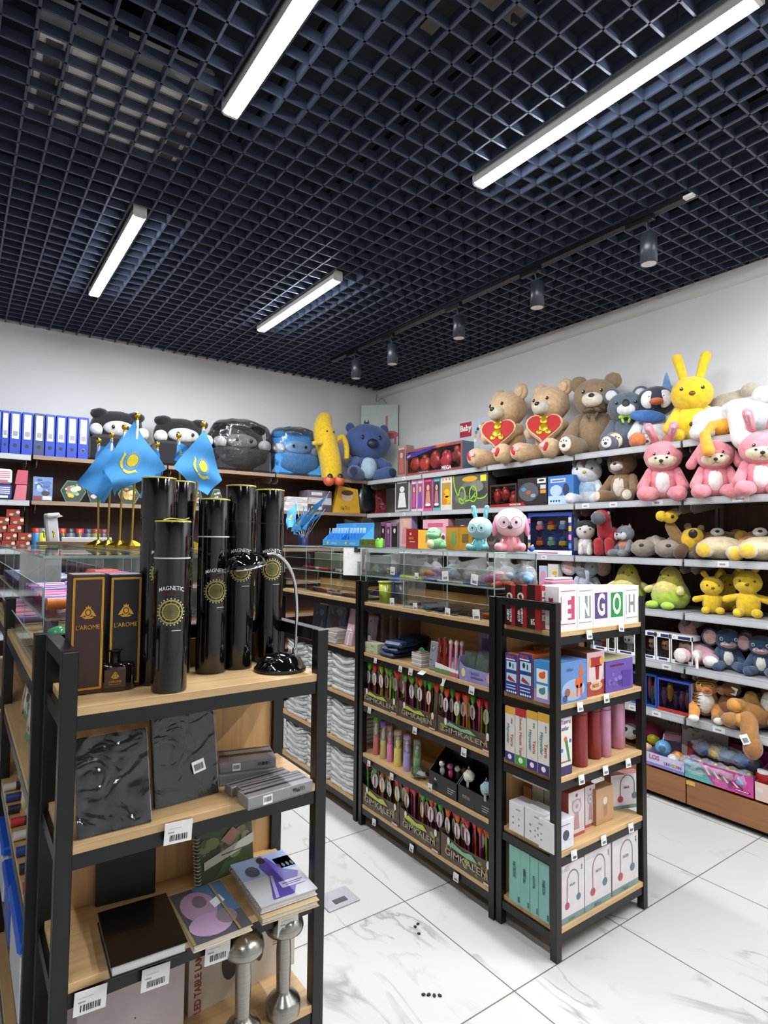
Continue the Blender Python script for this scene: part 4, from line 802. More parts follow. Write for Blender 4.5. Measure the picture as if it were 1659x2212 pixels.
for px, py, a, lab in ((1273, 1371, 0, 'tag under the letter G box'), (1342, 1355, 1, 'curled tag under the letter H box'), (1253, 1527, 0, 'tag under the box with the orange toy animal'), (1310, 1508, 0, 'tag under the purple toy box'), (1256, 1684, 0, 'tag under the red flasks'), (1308, 1664, 0, 'tag under the pink flasks'), (1357, 1648, 0, 'tag beside the far post above the tilted lamp box'), (1240, 1847, 0, 'tag below the small white box with a lens picture'), (1304, 1815, 0, 'tag below the beige carton'), (1363, 1788, 0, 'tag below the tilted lamp box')):
    ptag(ony(px, py, 1.414), 0, .033, .034, 'white ' + lab, G2, tilt=RAD(-8), roll=RAD(8 if a else 2))
# ================================================================ long middle rack: faces -x
UX = 1.786
EARS = ['#e0532b', '#d8402e', '#d6334a', '#4fae3a', '#b9c23a', '#e26a2c', '#d93a3a']
BODY = ['#9a3a66', '#8a5a3a', '#4fb043', '#a83a68', '#b4c244', '#cf6a32', '#8a3a5a']
def mkpen(ear, body, card):
    t = thing('novelty_pen', '-', 'pen', (0, 0, 0)); b = B(); b.cyl((0, 0, 0), (0, 0, .16), .0045, .0045, M(body, .35), 10); b.cyl((0, 0, .158), (0, 0, .17), .003, .003, M(body, .35), 8); b.build('barrel', t)
    b = B(); b.lathe([(.004, .155), (.009, .166), (.0125, .18), (.0135, .198), (.009, .1985), (.004, .185)], M(ear, .4), n=14); b.build('topper', t)
    if card: b = B(); b.ell((0, -.0055, .122), (.018, .0016, .034), M('#d9d6cf', .5), n=(14, 8)); b.rect(-.004, .098, .004, .142, M(body, .5), -.0075); b.build('card', t)
    return t
PROTO = {}
GP = 'novelty pens in the green display boxes'
def penshelf(z, lvl, boxes, seed):
    rd = random.Random(seed)
    for bi, (p0, p1, pt, ptp) in enumerate(boxes):
        P = PX(p0, p1, pt, z, UX); w, h = P[2], P[3]; lab = f'green and brown pen display box, {("farthest from the end rack", "middle of three", "nearest the end rack")[bi]} on the {lvl} board'
        t = thing('pen_display_box', lab, 'display box', P[0], -PI/2, 'green pen display boxes'); br = M('#54443a', .45)
        b = B(); b.prism([(-w/2+.001, 0), (w/2-.001, 0), (w/2-.001, h), (-w*.12, h*.92), (-w/2+.001, h*1.08)], 0, .003, br)
        b.pic(-w*.49, h*.02, w*.49, h*.95, ['#7d9a45', '#64783a', '#4f6036', '#8fab50', '#6d5a4a'], seed+bi, 20, -.0006)
        b.pol([(-w*.34, h*.70), (-w*.26, h*.93), (-w*.05, h*.78), (w*.1, h*.9), (w*.22, h*.66), (w*.0, h*.62)], M('#b4bf4a' if bi < 2 else '#7fb28c', .4), -.003); b.txt('GIMKALEM', 0, h*.40, h*.42, M('#4a3d36', .4), -.0034, sx=w/(h*2.5), bold=.045); b.txt('GIMKALEM', 0, h*.40, h*.42, M('#b39f90', .4), -.0038, sx=w/(h*2.5), bold=.006)
        for q in (-.36, .38): b.pol([(w*q-.012, h*.3), (w*q-.006, h*.28), (w*q+.012, h*.86), (w*q+.004, h*.88)], M('#a9803f', .4), -.0042); b.disc(w*q+.01, h*.9, .009, M('#ddd9d0', .4), -.0044, .016)
        b.rect(w*.33, h*.03, w*.47, h*.13, M('#d9b3b3', .4), -.004); b.build('front_panel', t)
        b = B(); b.box((-w/2+.0015, .055, h*.6), (.002, .104, h*1.2), br); b.box((w/2-.0015, .055, h*.6), (.002, .104, h*1.2), br); b.box((0, .109, h*.7), (w-.002, .003, h*1.4), br); b.box((0, .055, .0015), (w-.006, .104, .003), br); b.build('tray', t)
        n = 14; sc = min(.232, onx((p0+p1)/2, ptp, UX+.035).z-z)/.199
        for k in range(n):
            e, bo, ca = rd.choice(EARS), rd.choice(BODY), rd.random() < .68; key = (e, bo, ca)
            loc = Vector((UX+.030+.018*(k % 3), P[0].y+w*.44-k*w*.88/(n-1), z+.004))
            lb = f'novelty pen, {NTH[k]} from the far end of the {("far", "middle", "near")[bi]} display box, {lvl} board'
            if key in PROTO: dup(PROTO[key], loc, -PI/2+rd.uniform(-.3, .3), lb, GP, ry=rd.uniform(-.07, .07), sc=sc)
            else: PROTO[key] = mkpen(*key); at(PROTO[key], loc, -PI/2, 0, rd.uniform(-.07, .07)); tag(PROTO[key], lb, 'pen', GP); PROTO[key].scale = (sc, sc, sc)
penshelf(.64, 'middle', ((781, 860, 1500, 1437), (861, 943, 1530, 1462), (945, 1067, 1570, 1500)), 11)
penshelf(.11, 'bottom', ((781, 862, 1718, 1655), (863, 950, 1772, 1705), (952, 1067, 1835, 1765)), 23)
# second board goods
for k, (p0, p1, z, d) in enumerate(((780, 815, .90, 0), (784, 815, .925, 1))):
    carton('eraser_box', ('pale green flat box at the far end of the second board, lower one', 'pale green flat box stacked on top of the lower one')[k], 'box', PX(p0, p1, 1400 if not k else 1388, z, UX+.005), .06, M('#b9bf9a', .5), lambda b, w, h: b.scrib(w*.2, h*.5, h*.3, M('#7d8a5a', .5), -.0015, 5))
for i in range(3):
    for j in range(2):
        b = B(); P0 = onx(845-j*14, 1412, 1.83).y; b.box((0, 0, .014), (.12, .15, .028), M('#22355c', .4, bump=.3, bs=40), .012)
        for q in range(5): b.tube([(-.06, -.06+.03*q, .029), (0, -.06+.03*q, .0315), (.06, -.06+.03*q, .029)], .0012, M('#2f477a', .35), 5, 3)
        at(tag(b.build('quilted_pouch'), f'navy quilted pouch, {ORD[2-i]} of the {("front", "rear")[j]} pile on the long rack', 'pouch', 'navy quilted pouches'), (1.865+.135*j, P0-.02*i, .901+.0285*i), -PI/2+.1*i)
for i in range(7):
    b = B(); b.box((0, 0, .004), (.075, .07, .008), M('#d9d5cf' if i % 2 else '#b9b4ae', .4), .001); b.box((0, 0, .0082), (.073, .068, .0012), M('#3d3a3a', .4))
    if i == 6: b.disc(0, 0, .03, M('#3f8a5a', .4)); [b.add([(x-.01, y-.01, .0095), (x+.012, y-.008, .0095), (x+.01, y+.012, .0095), (x-.01, y+.01, .0095)], [(0, 1, 2, 3)], M(c, .4)) for x, y, c in ((-.02, -.01, '#c33c3c'), (.015, .012, '#4a9a5a'), (.0, -.02, '#e6e0da'), (.02, -.015, '#c33c3c'))]
    at(tag(b.build('card_deck'), f'small striped card deck, {ORD[6-i]} in the neat stack', 'card deck', 'stacked card decks'), (1.825, onx(903, 1425, 1.8).y, .901+.0094*i), -PI/2)
for k in range(4):
    b = B(); b.box((0, .07, .10), (.022, .14, .20), M('#7d6a64', .5), .002); b.rect(-.011, .0, .011, .2, M('#8a7770', .5)); b.disc(0, .165, .005, M('#3f2f2f', .5))
    at(tag(b.build('notebook'), f'{NTH[k]} grey-brown book spine from the pink gift bag, standing on the long rack', 'book', 'grey-brown books on the long rack'), (1.90+.012*k, onx(806+15*k, 1370, 1.9).y, .902), -PI/2-.05)
b = B(); b.box((0, .02, .09), (.05, .04, .18), M('#b9a9b3', .3), .006); b.pic(-.02, .02, .02, .16, ['#9a8f9f', '#c9bcc6', '#857a8c'], 3, 10); at(tag(b.build('plastic_pack'), 'lilac wrapped pack leaning before the grey-brown books', 'pack'), (1.85, onx(793, 1380, 1.85).y, .902), -PI/2, -.15)
b = B(); b.box((0, .006, .065), (.05, .012, .13), M('#8f9096', .2), .003); b.pic(-.02, .01, .02, .12, ['#6d6a70', '#b9b4b0', '#4a484c'], 9, 12); at(tag(b.build('pen_pack'), 'clear pack of grey pens standing beside the red pens', 'pack'), (1.80, onx(933, 1430, 1.8).y, .902), -PI/2, -.1)
def bunch(lab, grp, px0, px1, n, cols, topc, x=1.82):
    for k in range(n):
        px = px0+(px1-px0)*k/(n-1); b = B(); c = cols[k % len(cols)]; b.cyl((0, 0, 0), (0, 0, .115), .0065, .0065, M(c, .3), 12); b.ell((0, 0, .125), (.010, .009, .013), M(topc[k % len(topc)], .4), n=(12, 8)); b.cyl((0, -.006, .1), (0, -.008, .07), .0018, .0018, CHROME, 6)
        at(tag(b.build('pen'), f'{NTH[k]} {lab}', 'pen', grp), (x+.014*(k % 2), onx(px, 1440, x).y, .915), 0, 0, .05)
bunch('red pen from the card decks in the white tray', 'red pens in the white tray', 948, 966, 4, ['#a3232b', '#b52a30'], ['#8f1f25', '#c9c3c0'])
bunch('pink pen beside the purple display box', 'pink pens in the white tray', 972, 990, 4, ['#d98aa8', '#8f4a9a', '#e3a5bb'], ['#e7c7c9', '#d9b84a', '#e9d8d0'])
P = PX(940, 990, 1452, .90, 1.79); t = thing('pen_tray', 'white slanted paper tray holding the red and pink pens', 'tray', P[0], P[1]); w = P[2]
b = B(); b.prism([(-w/2, 0), (w/2, 0), (w/2, .03), (-w/2, .045)], 0, .003, WHITE); b.box((0, .045, .005), (w, .09, .01), WHITE); b.box((0, .09, .03), (w, .003, .06), WHITE); b.build('tray_body', t)
b = B(); b.rect(-w/2, .0, w*.15, .022, M('#6d8a5c', .4)); b.rect(w*.15, 0, w/2, .02, M('#b9607a', .4)); b.build('tray_print', t)
P = PX(991, 1068, 1440, .90, 1.787); t = thing('eraser_display', 'violet display box with cartoon drawings full of pale green packs', 'display box', P[0], P[1]); w = P[2]; V = M('#8f8ab8', .45)
b = B(); b.prism([(-w/2, 0), (w/2, 0), (w/2, .075), (w*.3, .055), (-w*.35, .06), (-w/2, .08)], 0, .003, V); b.scrib(-w*.02, .04, .012, M('#6a62a0', .4), -.0015, 9); b.rect(-w*.15, .018, w*.2, .026, M('#5a5478', .4)); b.disc(-w*.36, .035, .012, M('#d9cf8a', .4), -.001, .018); b.disc(w*.36, .035, .014, M('#e0aab0', .4), -.001, .02); b.build('front_panel', t)
b = B(); b.box((-w/2+.0015, .06, .05), (.003, .12, .10), V); b.box((w/2-.0015, .06, .05), (.003, .12, .10), V); b.box((0, .12, .095), (w, .003, .19), V); b.box((0, .06, .0015), (w-.006, .118, .003), V); b.rect(-w*.4, .12, w*.4, .17, M('#5f5a94', .4), .118); b.build('tray', t)
for k in range(7):
    b = B(); c = '#9fb8a6' if k < 5 else '#b98a80'; b.box((0, .004, .055), (.055, .006, .11), M(c, .35), .002); b.box((0, .0, .055), (.065, .001, .12), FILM)
    at(tag(b.build('eraser_pack'), f'{("pale green", "reddish")[k > 4]} flat pack, {NTH[k]} from the pink pens in the violet display box', 'pack', 'flat packs in the violet display box'), (1.815+.012*(k % 3), P[0].y+w*.38-k*w*.125, .906), -PI/2+.35, -.25)
# board under the pens: sand tubes and black boxes
for k, (px, pb, c, c2, r) in enumerate(((812, 1640, '#d2404a', '#5fb84a', .015), (828, 1648, '#c9b62e', '#8a5ac0', .016), (842, 1656, '#ec6cb4', '#b98f86', .015), (859, 1664, '#ecd82a', '#c9b5a8', .0195), (879, 1674, '#a98fdc', '#b5a8c0', .0185), (901, 1665, '#5aaa4f', '#8a908a', .0175))):
    y = onx(px, pb, 1.83).y; h = onx(px, 1545+10*k, 1.83).z-.375; h = min(h, .215); t = thing('toy_tube', ('red', 'olive', 'pink', 'yellow', 'lilac', 'green')[k]+' filled clear toy tube on the board between the pen displays', 'tube', (1.83, y, .375), 0, 'clear toy tubes with coloured filling')
    b = B(); b.lathe([(r, .001), (r, h*.46)], M(c, .25, coat=.4), n=20); b.build('filling', t)
    b = B(); b.lathe([(r+.0006, .0), (r+.0006, h*.9)], CLEAR, n=20); b.build('tube_wall', t)
    b = B(); b.ell((0, 0, h*.62), (r*.6, r*.6, h*.13), M(c if k > 1 else '#d9c6bd', .4)); b.ell((0, 0, h*.76), (r*.45, r*.45, h*.06), M('#d9c6bd', .5)); b.build('toy_figure', t)
    b = B(); b.lathe([(r+.001, h*.86), (r+.001, h*.96), (r*.5, h), (.0001, h)], M(c2, .4), n=20); b.build('cap', t)
b = B(); b.ell((0, 0, .025), (.04, .05, .025), FILM, fuzz=.6, n=(16, 10)); b.ell((0, 0, .016), (.02, .026, .012), M('#cfcac4', .3), fuzz=.5); at(tag(b.build('plastic_bag'), 'small crumpled clear bag beside the black keyring boxes', 'bag'), (1.83, onx(910, 1690, 1.83).y, .376))
def keybox(k, p0, p1, pt):
    P = PX(p0, p1, pt, .375, 1.79); w, h = P[2], .095; t = thing('keyring_box', ('black display box of animal keyrings next to the toy tubes', 'black display box of fluffy pompoms next to the end rack')[k], 'display box', P[0], P[1], 'black display boxes'); K = M('#161617', .35)
    b = B(); b.prism([(-w/2+.001, 0), (w/2-.001, 0), (w/2-.001, h*.8), (-w/2+.001, h*.85)], 0, .003, K)
    for q in range(3): b.rect(w*.18, h*(.2+.1*q), w*(.32+.06*q), h*(.225+.1*q), LGREY)
    if k: b.scrib(-w*.22, h*.42, h*.16, M('#8f8f92', .4), -.0015, 6)
    else: b.pol([(-w*.3, h*.5), (-w*.26, h*.62), (-w*.2, h*.5)], M('#b9c4b0', .4))
    b.build('front_panel', t)
    for s in (-1, 1): b = B(); b.T = Matrix.Rotation(0, 4, 'Z'); b.prism([(0, 0), (.11, 0), (.11, .17), (0, h*.8)], 0, .003, K); b.v = [Vector((s*(w/2-.003)+p.y*(-s) if False else s*(w/2-.002), p.x, p.z)) if i % 1 == 0 else p for i, p in enumerate(b.v)]; b.v = [Vector((p.x+(.0015 if i >= len(b.v)//2 else -.0015), p.y, p.z)) for i, p in enumerate(b.v)]; b.build('side_panel', t)
    b = B(); b.box((0, .111, .09), (w-.002, .003, .18), K); b.box((0, .055, .0015), (w-.006, .108, .003), K); b.build('back_panel', t)
    return P[0], w
K0, w0 = keybox(0, 926, 987, 1700); K1, w1 = keybox(1, 989, 1067, 1735)
def pom(lab, x, y, z, r, c, ears=True, cat='keyring', grp='animal keyrings'):
    t = thing('pompom_keyring', lab, cat, (x, y, z), -PI/2, grp); b = B(); b.ell((0, 0, 0), r, PL(c), fuzz=.22, n=(24, 16)); b.build('pompom', t)
    b = B(); b.tube([(0, 0, r*.9), (.004, 0, r*1.3), (0, 0, r*1.7), (-.004, 0, r*1.3), (0, 0, r*.9)], .0012, CHROME, 6); b.build('ring', t)
    b = B(); b.box((.01, -r*.7, -r*1.05), (.014, .004, .03), M('#9a9aa0', .3), .002); b.build('tag_strap', t)
pom('cream fluffy pompom hanging over the black box', 1.815, onx(1013, 1675, 1.815).y, .494, .024, '#e2dccb'); pom('pale blue-green fluffy pompom hanging over the black box', 1.805, onx(1051, 1693, 1.805).y, .482, .026, '#9fbfc2')
for k, (px, py, c, lab) in enumerate(((956, 1628, '#c9c6c6', 'grey'), (971, 1655, '#d2588f', 'bright pink'), (984, 1635, '#3a3536', 'black'), (995, 1645, '#6a4a38', 'brown'))):
    t = thing('toy_keyring', f'{lab} animal keyring standing in the black display box', 'keyring', (1.83+.008*k, onx(px, py, 1.83).y, .425), -PI/2, 'animal keyrings'); b = B(); b.ell((0, 0, .03), (.012, .011, .022), M(c, .5)); b.build('body', t)
    b = B(); b.ell((0, -.004, .062), (.014, .013, .013), M('#d9d5d2' if k in (0, 2) else c, .5)); b.ell((-.01, 0, .073), .005, M('#1f1c1c', .5)); b.ell((.01, 0, .073), .005, M('#1f1c1c', .5)); b.build('head', t)
G3 = 'price tags along the long middle rack'
for px, py, sx, lab in ((847, 1300, .036, 'tag on the glass case front under the clear cups, lower row'), (897, 1310, .032, 'tag at the foot of the glass, second from the far end'), (967, 1322, .034, 'tag at the foot of the glass, third from the far end'), (1029, 1328, .042, 'large tag at the foot of the glass nearest the end rack'), (848, 1233, .036, 'upper tag on the glass under the cups'), (900, 1244, .028, 'upper tag on the glass beside the yellow ruler'), (962, 1244, .040, 'large upper tag on the glass, third from the far end'), (1025, 1252, .042, 'large upper tag on the glass nearest the end rack'),
                        (811, 1427, .024, 'tag under the quilted pouches'), (865, 1445, .026, 'tag at the far side of the card decks'), (887, 1451, .030, 'crooked tag under the card decks'), (1019, 1491, .032, 'tag under the violet display box'), (798, 1534, .028, 'tag at the far end of the middle board'), (896, 1578, .030, 'tag above the lilac toy tube'), (1002, 1625, .032, 'tag above the keyring boxes'), (797, 1649, .026, 'tag below the red toy tube'), (846, 1677, .028, 'tag below the yellow toy tube'), (929, 1700, .028, 'tag below the keyring box'), (808, 1776, .030, 'tag at the far end of the bottom board'), (889, 1832, .030, 'tag in the middle of the bottom board'), (985, 1895, .032, 'tag of the bottom board nearest the end rack')):
    g = 'glass' in lab; ptag(onx(px, py, 1.793 if g else 1.7745), -PI/2, sx, sx*1.05, 'white ' + lab, G3, tilt=0 if g else RAD(-6), roll=RAD((px*7) % 13-6))
b = B(); b.box((0, 0, 0), (.04, .03, .0012), WHITE); at(tag(b.build('price_tag'), 'white blank card lying flat on the edge beside the crooked tag', 'price tag', G3), onx(912, 1453, 1.772), -PI/2, RAD(25))
b = B(); b.pol([(-.02, -.018), (.0, -.02), (.022, .02), (.01, .018)], WHITE, 0); b.box((0, .0005, 0), (.012, .0008, .03), WHITE); at(tag(b.build('price_tag'), 'torn white tag stuck below the pen tray', 'price tag', G3), onx(957, 1473, 1.772), -PI/2)
# ================================================================ middle island: inside and on the glass
ZG, ZM = 1.4535, 1.3035
def bag(lab, x, px, py, z, s, cols, grp, cat='bag', name='candy_bag'):
    b = B(); rd = random.Random(px*3+py); 
    for k in range(6): b.ell((rd.uniform(-.4, .4)*s, rd.uniform(-.3, .3)*s, s*rd.uniform(.22, .6)), (s*.26, s*.22, s*.2), M(cols[k % len(cols)], .35), fuzz=.2, n=(12, 8))
    b.ell((0, 0, s*.5), (s*.72, s*.5, s*.5), BAGF, fuzz=.45, n=(18, 12)); b.rings([[Vector((math.cos(2*PI*i/10)*s*r, math.sin(2*PI*i/10)*s*r*.4, s*zz)) for i in range(10)] for r, zz in ((.25, .95), (.12, 1.05), (.34, 1.3))], BAGF, (False, False))
    return at(tag(b.build(name), lab, cat, grp), (x, onx(px, py, x).y, z), -PI/2+rd.uniform(-.4, .4))
GB1 = 'filled clear bags on the glass shelf'
for lab, x, px, py, s, cols in (('clear bag of red and orange sticks nearest the clear cups', 1.92, 912, 1238, .078, ['#f0604a', '#f7b24a', '#efb84a']), ('clear bag of lilac and orange rings behind the red sticks', 2.0, 940, 1236, .078, ['#b49ada', '#e0a07a', '#c79ac0']),
    ('clear bag of silvery wrapped pieces in the middle of the glass shelf', 1.92, 976, 1248, .078, ['#e8ecf0', '#c4d8ee', '#e3e0de']), ('clear bag of white shells on the glass shelf beside the silvery bag', 1.95, 1018, 1248, .078, ['#f3ede0', '#efe4bc', '#c0e4e8']), ('clear bag of hot pink pieces at the end divider', 1.90, 1060, 1252, .078, ['#df4f97', '#e86aa8', '#d8418a']),
    ('clear bag with a pastel toy behind the end divider', 1.98, 1090, 1250, .078, ['#ffb4c8', '#b9d9cf', '#e9d79a']), ('clear bag of sky blue pieces beside the end of the case', 1.98, 1135, 1252, .085, ['#79b4dc', '#8cc2e4', '#6aa7d4'])): bag(lab, x, px, py, ZM, s, cols, GB1)
for k in range(9): bag_c = ('#e0552f', '#eec23a', '#d9334a')[k % 3]; b = B(); b.ell((0, 0, .012), (.026, .011, .011), M(bag_c, .35), n=(12, 8)); b.ell((.02, 0, .013), (.011, .012, .012), M(bag_c, .35), n=(10, 8)); at(tag(b.build('balloon'), f'{("orange", "yellow", "red")[k % 3]} soft toy piece, {NTH[k]} from the pink bag on the end of the glass shelf', 'toy', 'soft pieces on the glass shelf'), (1.835+.022*k, 1.765+.012*(k % 3), ZM), .5*k)
pens('blue pen lying on the glass shelf of the middle case', 'blue pens on the middle glass shelf', (1.815, 1.80, ZM), 13, (.15, 1, 0), ['#2f3f9a', '#3a4bb0', '#d5d8e3', '#23306f'], .0055, .14, 31, 'pen', 'pen', (.003, .032, 0), .25)
pens('fluorescent ruler tube beside the blue pens', 'yellow tubes on the middle glass shelf', (1.815, 2.24, ZM), 2, (.05, 1, 0), ['#d3e02a'], .008, .17, 6, 'ruler_tube', 'tube', (.02, .02, 0), 0)
for k, (px, y, lab) in enumerate(((862, 2.42, 'nearest the far end'), (886, 2.33, 'beside the yellow tubes'))):
    t = thing('plastic_cup', 'tall clear plastic cup standing in the glass case, ' + lab, 'cup', (1.88, y, 1.168), 0, 'tall clear cups in the glass case'); b = B(); b.lathe([(.030, .002), (.033, .06), (.046, .262)], CLEAR, n=24); b.build('wall', t); b = B(); b.lathe([(.046, .258), (.048, .26), (.048, .264), (.046, .266)], M('#c9ccd2', .2), n=24); b.build('rim', t)
for k, (px, py, c, lab, r) in enumerate(((833, 1300, '#a8b436', 'yellow-green plastic bin with a rim at the far end of the glass case', .038), (866, 1306, '#5a5763', 'dark grey plastic bin behind the yellow-green bin', .04))):
    t = thing('plastic_bin', lab, 'bin', (1.845+.06*k, onx(px, py, 1.845+.06*k).y, 1.167), 0, 'small plastic bins'); b = B(); b.lathe([(r*.85, 0), (r, .11), (r-.003, .11), (r*.82, .004)], M(c, .3, coat=.3), n=28); b.build('body', t); b = B(); b.lathe([(r, .104), (r+.004, .106), (r+.004, .112), (r-.002, .113)], M(c, .3, coat=.3), n=28); b.build('rim', t)
rd = random.Random(12)
for k in range(16):
    b = B(); c = ['#24262c', '#2b3146', '#1e2024', '#3a3d48', '#252c4a'][k % 5] if k > 2 else '#c2622e'; b.box((0, 0, .006), (.15, .035, .012), M(c, .25, coat=.4), .004); b.rect(-.02, .0, .05, .008, M('#9fa3ab', .3), -.0178); b.box((.04, 0, .0125), (.05, .03, .0012), M('#8e9199', .25))
    at(tag(b.build('pen_pack'), f'{"orange" if k < 3 else "dark"} flat pen pack, {NTH[k]} from the end rack on the bottom of the glass case', 'pen pack', 'flat pen packs in the middle case'), (1.87+rd.uniform(0, .04), 1.775+.034*k, 1.167+.013*(k % 2)), rd.uniform(-.25, .25))
t = thing('document_folder', 'blue folder with a yellow inside leaning at the corner of the long middle rack', 'folder', (1.90, 2.66, 1.168), -PI/2+.5); b = B(); b.add([(-.13, 0, 0), (.06, 0, 0), (.10, .02, .13), (-.03, .06, .0)], [(0, 1, 2, 3)], M('#e2b84a', .5)); b.build('inner_sheet', t); b = B(); b.prism([(-.10, .02), (.09, .16), (.09, .02)], .012, .016, M('#3d6be0', .4)); b.prism([(-.12, 0), (.09, 0), (.09, .03)], -.004, .0, M('#27305f', .4)); b.build('cover', t)
# boxes and lamps on top of the glass
RY_ = lambda b, w, h: (b.rect(-w/2, 0, w/2, h, M('#d39a2c', .4), -.0003), b.rect(-w/2, h*.94, w/2, h, M('#a32b28', .4), -.0006), b.disc(-w*.2, h*.4, w*.11, M('#86a75a', .4), -.001, h*.24), b.disc(-w*.2, h*.62, w*.09, M('#86a75a', .4), -.0012), b.rect(w*.12, h*.3, w*.36, h*.66, M('#8a6a3a', .4)), b.rect(-w*.005, 0, w*.005, h*.95, M('#a9781f', .4)))
RR_ = lambda b, w, h: (b.rect(-w/2, 0, w/2, h, M('#a52a25', .4), -.0003), b.txt('66', -w*.1, h*.74, h*.16, WHITE, bold=.03), b.rect(-w*.25, h*.46, w*.15, h*.58, M('#c9772c', .4)), b.rect(-w*.2, h*.32, w*.25, h*.37, LGREY))
def ysd(b, d, h): b.rect(0, 0, d, h, M('#d39a2c', .4)); b.rect(0, h*.95, d, h, M('#a32b28', .4)); b.rect(d*.4, h*.3, d*.7, h*.65, M('#8a6a3a', .4), -.0009)
carton('toy_box', 'red box with a yellow flank on the glass counter beside the green money bank', 'box', PX(877, 903, 1142, ZG, 1.88), .12, M('#a52a25', .4), RR_, 'red and yellow boxes on the glass counter', side=ysd)
carton('toy_box', 'yellow box with a printed green figure behind the blue rabbit lamp', 'box', PX(963, 1021, 1136, ZG, 1.90), .09, M('#a52a25', .4), RY_, 'red and yellow boxes on the glass counter', side=ysd)
def SM(c): return M(c, .3, coat=.35)
p = onx(940, 1186, 1.87); t = thing('money_bank', 'pale green crouching money bank toy with tiny eyes on the glass counter', 'toy', (1.87, p.y, ZG), RAD(-60)); gm = SM('#86c98c')
b = B(); b.ell((0, 0, .032), (.042, .036, .033), gm); b.limb((.03, .0, .02), (.058, .015, .012), .02, .008, gm); b.build('body', t); b = B(); b.ell((-.005, -.006, .075), (.036, .032, .031), gm); b.ell((-.005, -.02, .068), (.034, .022, .018), gm); b.build('head', t)
b = B(); b.ell((-.012, -.03, .026), (.02, .012, .022), SM('#d5d9a8')); b.build('belly', t)
for s in (-1, 1): b = B(); b.ell((-.005+.012*s, -.034, .086), (.0055, .004, .0055), WHITE, n=(12, 8)); b.ell((-.005+.012*s, -.0375, .086), .0022, INK, n=(8, 6)); b.build('eye', t)
def animal_lamp(lab, px, py, rz, c, ch, kind, s):
    p = onx(px, py, 1.90); t = thing('animal_lamp', lab, 'lamp', (1.90, p.y, ZG), rz, 'animal lamps with round glasses'); m = SM(c); mh = M(ch, .35, coat=.2)
    b = B(); b.lathe([(s*.5, .001), (s*.62, s*.25), (s*.5, s*.75), (s*.34, s*1.1)], m, n=28, sy=.85); b.build('body', t)
    b = B(); b.ell((0, -.0, s*1.95), (s*1.05, s*.92, s*.98), mh, n=(32, 20), e=.92); hd_ = b.build('head', t)
    for q in (-1, 1):
        b = B(); b.limb((q*s*.35, -s*.2, s*.28), (q*s*.75, -s*.75, s*.3), s*.26, s*.3, m); b.build('leg', t)
        b = B(); b.limb((q*s*.42, 0, s*.85), (q*s*.62, -s*.2, s*.35), s*.17, s*.2, m); b.build('arm', t)
        b = B(); b.ell((q*s*.4, -s*.86, s*1.95), (s*.09, s*.06, s*.10), INK, n=(12, 8)); b.build('eye', hd_)
        b = B(); n = 26; b.tube([(q*s*.42+math.cos(2*PI*i/n)*s*.36, -s*1.04+.12*s*abs(q), s*1.95+math.sin(2*PI*i/n)*s*.38) for i in range(n+1)], s*.035, M('#c9d2dc' if kind == 'r' else '#d8a9c0', .3), 8, 1); b.build('glasses_ring', hd_)
        b = B()
        if kind == 'r': b.limb((q*s*.42, .02*s, s*2.75), (q*s*.62, 0, s*3.75), s*.2, s*.22, m, fuzz=0); b.ell((q*s*.58, -s*.16, s*3.4), (s*.09, s*.06, s*.36), mh)
        else: b.ell((q*s*1.02, s*.0, s*1.75), (s*.2, s*.42, s*.75), SM('#e58fa4'), RY(q*-.15))
        b.build('ear', hd_)
    b = B(); b.tube([(-s*.08, -s*.98, s*1.98), (0, -s*1.02, s*2.03), (s*.08, -s*.98, s*1.98)], s*.03, M('#c9d2dc', .3), 8); b.build('bridge', hd_)
    b = B(); b.ell((0, -s*.94, s*1.62), (s*.16, s*.1, s*.13) if kind == 'd' else (s*.05, s*.04, s*.04), INK if kind == 'd' else m, n=(14, 10)); b.build('nose', hd_)
animal_lamp('pale blue rabbit lamp with upright ears and round glasses', 1037, 1189, RAD(-64), '#6fb7bf', '#a4d6d9', 'r', .051)
animal_lamp('pink puppy lamp with a drooping pink ear and round glasses', 1103, 1191, RAD(-50), '#dc8f97', '#e9cfd2', 'd', .062)
b = B(); b.ell((0, 0, .012), (.014, .014, .012), M('#3a55a8', .3), n=(14, 10)); b.cyl((0, 0, .02), (.01, 0, .026), .005, .004, WHITE, 10); at(tag(b.build('toy_figure'), 'tiny blue figure at the end of the glass counter beside the puppy lamp', 'toy'), (1.98, onx(1148, 1192, 1.98).y, ZG))
